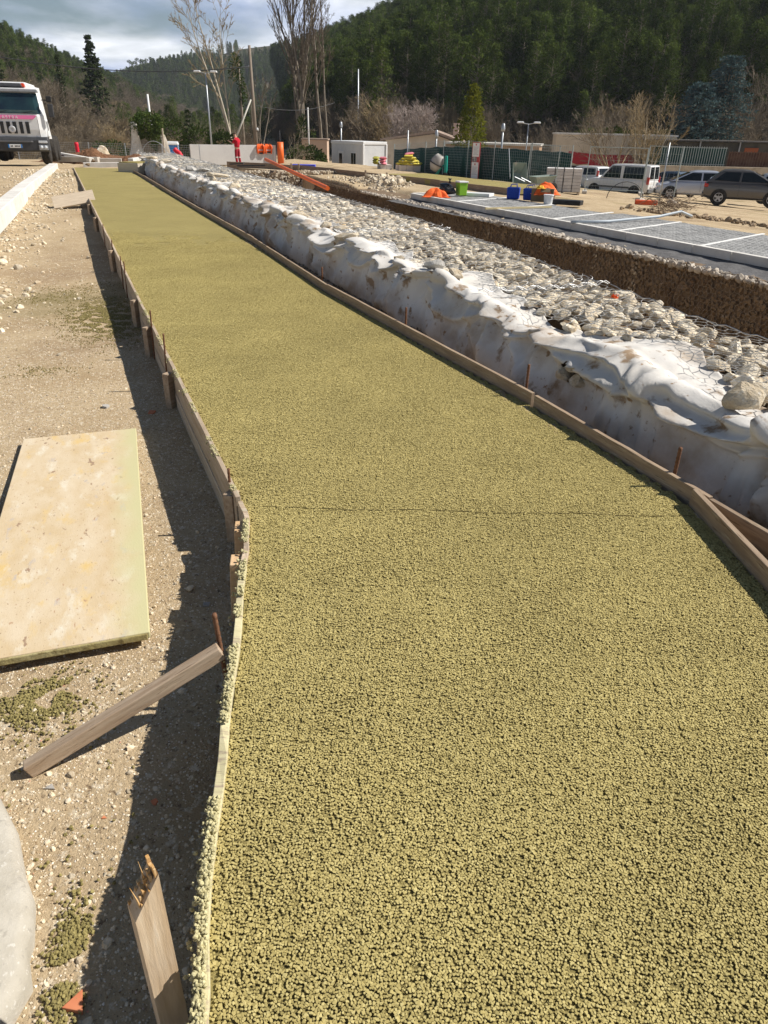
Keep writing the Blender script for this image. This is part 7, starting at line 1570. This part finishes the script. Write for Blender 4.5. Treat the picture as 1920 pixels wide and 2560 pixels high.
# prototypes that stand at the front of the woods; the woods repeat them
shr = []
for k, (x, y, H, l) in enumerate([(-3.6, 90, 5.0, 'brown leafless shrub behind the site cabin, left'), (-.9, 91, 6.0, 'taller brown leafless shrub behind the site cabin, right'), (24.5, 92, 5.4, 'brown leafless shrub above the mossy hedge'), (40.5, 92, 8.5, 'tall reddish leafless shrub at the right picture edge')]):
    shr.append(bare_tree('bare_shrub', l, (x, y, -2.2), 60+k, H, 7, .07, 3, (8, 6, 4), (.3, .8), .05, .33, M_TWIGB, M_TWIGB if k != 1 else M_TWIGY, rmin=.017, start=.12, group='leafless shrubs at the foot of the slope', cat='shrub'))
def pine(label, loc, H, seed):
    rd = random.Random(seed); t = thing('pine_tree', label, 'tree', loc, 0, 'pines at the edge of the wood'); pts = []; segs = [((0, 0, -.5), (0, 0, H*.55), .17, .11), ((0, 0, H*.55), (0, 0, H*.97), .11, .03)]; cl = []
    for k in range(120):
        f = .14+.86*rd.random()**.8; a = rd.uniform(0, 6.28); R0 = 2.7*math.sin(min(1, (1.04-f)*1.35)*1.5)**.9*rd.uniform(.3, 1.0); cl.append(Vector((math.cos(a)*R0, math.sin(a)*R0, H*f)))
        segs.append(((0, 0, H*f-.5*R0), tuple(cl[-1]), .035, .012))
    for c in cl:
        for q in range(24): pts.append((c.x+rd.gauss(0, .36), c.y+rd.gauss(0, .36), c.z+rd.gauss(0, .22)))
    leaves('crown', pts, .32, M_DARKN, t, seed=seed, aspect=.42); seg_mesh('trunk', segs, M_BARK, t, 4); return t
pines = [pine(l, p, h, 200+k) for k, (l, p, h) in enumerate([('dark pine at the front of the wood above the gabled house', (-1.5, 108, -.4), 11.5), ('dark pine at the front of the wood behind the yellow-green tree', (10.5, 104, -.2), 12.5), ('tall dark pine with a bare pale trunk left of the blue spruces', (27.5, 101, 0.2), 13.5), ('dark pine at the wood edge right of the blue spruces', (44, 104, 1.0), 12.5)])]
def kids(o): return [c for c in KIDS(o)]
PG = [kids(p) for p in pines]; SG = [kids(p) for p in shr]
def hill_points(Vh, n, u0, u1, v0, v1, seed):
    r_ = np.random.default_rng(seed); nu_, nv_ = Vh.shape[0]-1, Vh.shape[1]-1; u = (u0+(u1-u0)*r_.random(n))*nu_*.9999; v = (v0+(v1-v0)*r_.random(n))*nv_*.9999; i = u.astype(int); j = v.astype(int); a = (u-i)[:, None]; b = (v-j)[:, None]
    return Vh[i, j]*(1-a)*(1-b)+Vh[i+1, j]*a*(1-b)+Vh[i, j+1]*(1-a)*b+Vh[i+1, j+1]*a*b, u/nu_, v/nv_
def wood_obj(name, P_, S_, groups):
    o = points_obj(name, P_, S_); tag(o, kind='stuff'); scatter_gn(o, protos=groups); return o
# pine wood on the right slope
P1, u, v = hill_points(HRV, 7600, 0, .92, .02, .74, 1); k = rng.uniform(.42, .85, len(P1)); keep = (v > .06+.03*np.sin(u*40)); P1, k = P1[keep], k[keep]
wood_obj('pine_wood', P1, k, PG)
# scrub at its foot
P2, u, v = hill_points(HRV, 190, .30, .95, .0, .06, 2); k2 = rng.uniform(.35, .75, len(P2)); wood_obj('leafless_scrub', P2, k2, SG)
n = 90; x = -6+58*rng.random(n); y = 86+8*rng.random(n)-.05*x; P_ = np.stack([x, y, np.full(n, -2.2)], -1); kk = rng.uniform(.25, .6, n); ok = ~((x > 26) & (x < 38) & (y < 92)); wood_obj('low_scrub', P_[ok], kk[ok], SG)
# left slope: scrub below, pines above
P3, u, v = hill_points(HLV, 3200, 0, 1, .22, .73, 3); k3 = rng.uniform(.3, .62, len(P3)); wood_obj('left_slope_wood', P3, k3, PG)
P4, u, v = hill_points(HLV, 1300, 0, .9, 0, .42, 4); k4 = rng.uniform(.35, .75, len(P4)); wood_obj('left_slope_scrub', P4, k4, SG)
# flat valley floor between: scrub and dark trees
n = 420; y = 78+70*rng.random(n); q = -.52+.34*rng.random(n); x = q*y; ok = ~(np.abs(q+.362) < .02*(y < 139)); P_ = np.stack([x, y, np.full(n, -2.3)], -1)[ok]; wood_obj('valley_scrub', P_, (np.where(q < -.33, rng.uniform(.35, .72, n), rng.uniform(.2, .40, n))*(90/y)**.3)[ok], SG)
n = 420; y = 150+330*rng.random(n); x = -.42*y+(.38*y)*rng.random(n); P_ = np.stack([x, y, np.full(n, -2.3)], -1); wood_obj('valley_pines', P_, rng.uniform(.35, .7, n), PG)
n = 120; y = 66+28*rng.random(n); x = -.62*y+.36*y*rng.random(n); ok = (x < -24); P_ = np.stack([x, y, np.full(n, -2.0)], -1)[ok]; wood_obj('left_foot_scrub', P_, rng.uniform(.3, .55, len(P_)), SG)
# far ridge
P5, u, v = hill_points(HFV, 5200, .05, .95, .05, .72, 5); bare = np.array([mnoise.noise(Vector((p[0]*.012, p[1]*.02, 1))) for p in P5]); ok = (bare < .22) & ~((u > .45) & (u < .64) & (v > .55)); P5 = P5[ok]; wood_obj('far_ridge_wood', P5, rng.uniform(.55, .95, len(P5)), PG)
# row of tall bare-stemmed pines on the far skyline
for k in range(9):
    x = -231.5+k*2.3+random.uniform(-.5, .5); y = 733+random.uniform(-2, 2); z = 38.2 + .18*(x+233)
    t = thing('skyline_pine', f'{["leftmost", "second", "third", "fourth", "fifth", "sixth", "seventh", "eighth", "rightmost"][k]} from the left in the row of bare-stemmed skyline pines', 'tree', (x, y, z-1), 0, 'row of pines on the far skyline'); H = random.uniform(9.5, 12.5)
    MB().tube([(0, 0, -1), (0, 0, H*.8)], [.22, .15], 5).build('trunk', M_BARK, t); leaves('crown', blob_points(120, (0, 0, H*.88), (1.7, 1.7, 1.25), k, .3, .3), .8, M_DARKN, t, seed=k)
# ------------------------------------------------------------------ thin valley haze
hz = MB().box((-100, 560, 46), (900, 1240, 100)).mesh('haze', []); hzm = bpy.data.materials.new('haze_air'); hzm.use_nodes = True; ht = hzm.node_tree; ht.nodes.clear()
pvn = ht.nodes.new('ShaderNodeVolumePrincipled'); pvn.inputs['Color'].default_value = (.80, .87, 1.0, 1); pvn.inputs['Density'].default_value = 0.00017; pvn.inputs['Anisotropy'].default_value = 0.2
hout = ht.nodes.new('ShaderNodeOutputMaterial'); ht.links.new(pvn.outputs[0], hout.inputs['Volume']); hz.materials.append(hzm)
tag(link('haze', hz), kind='stuff')
SC.cycles.volume_bounces = 0
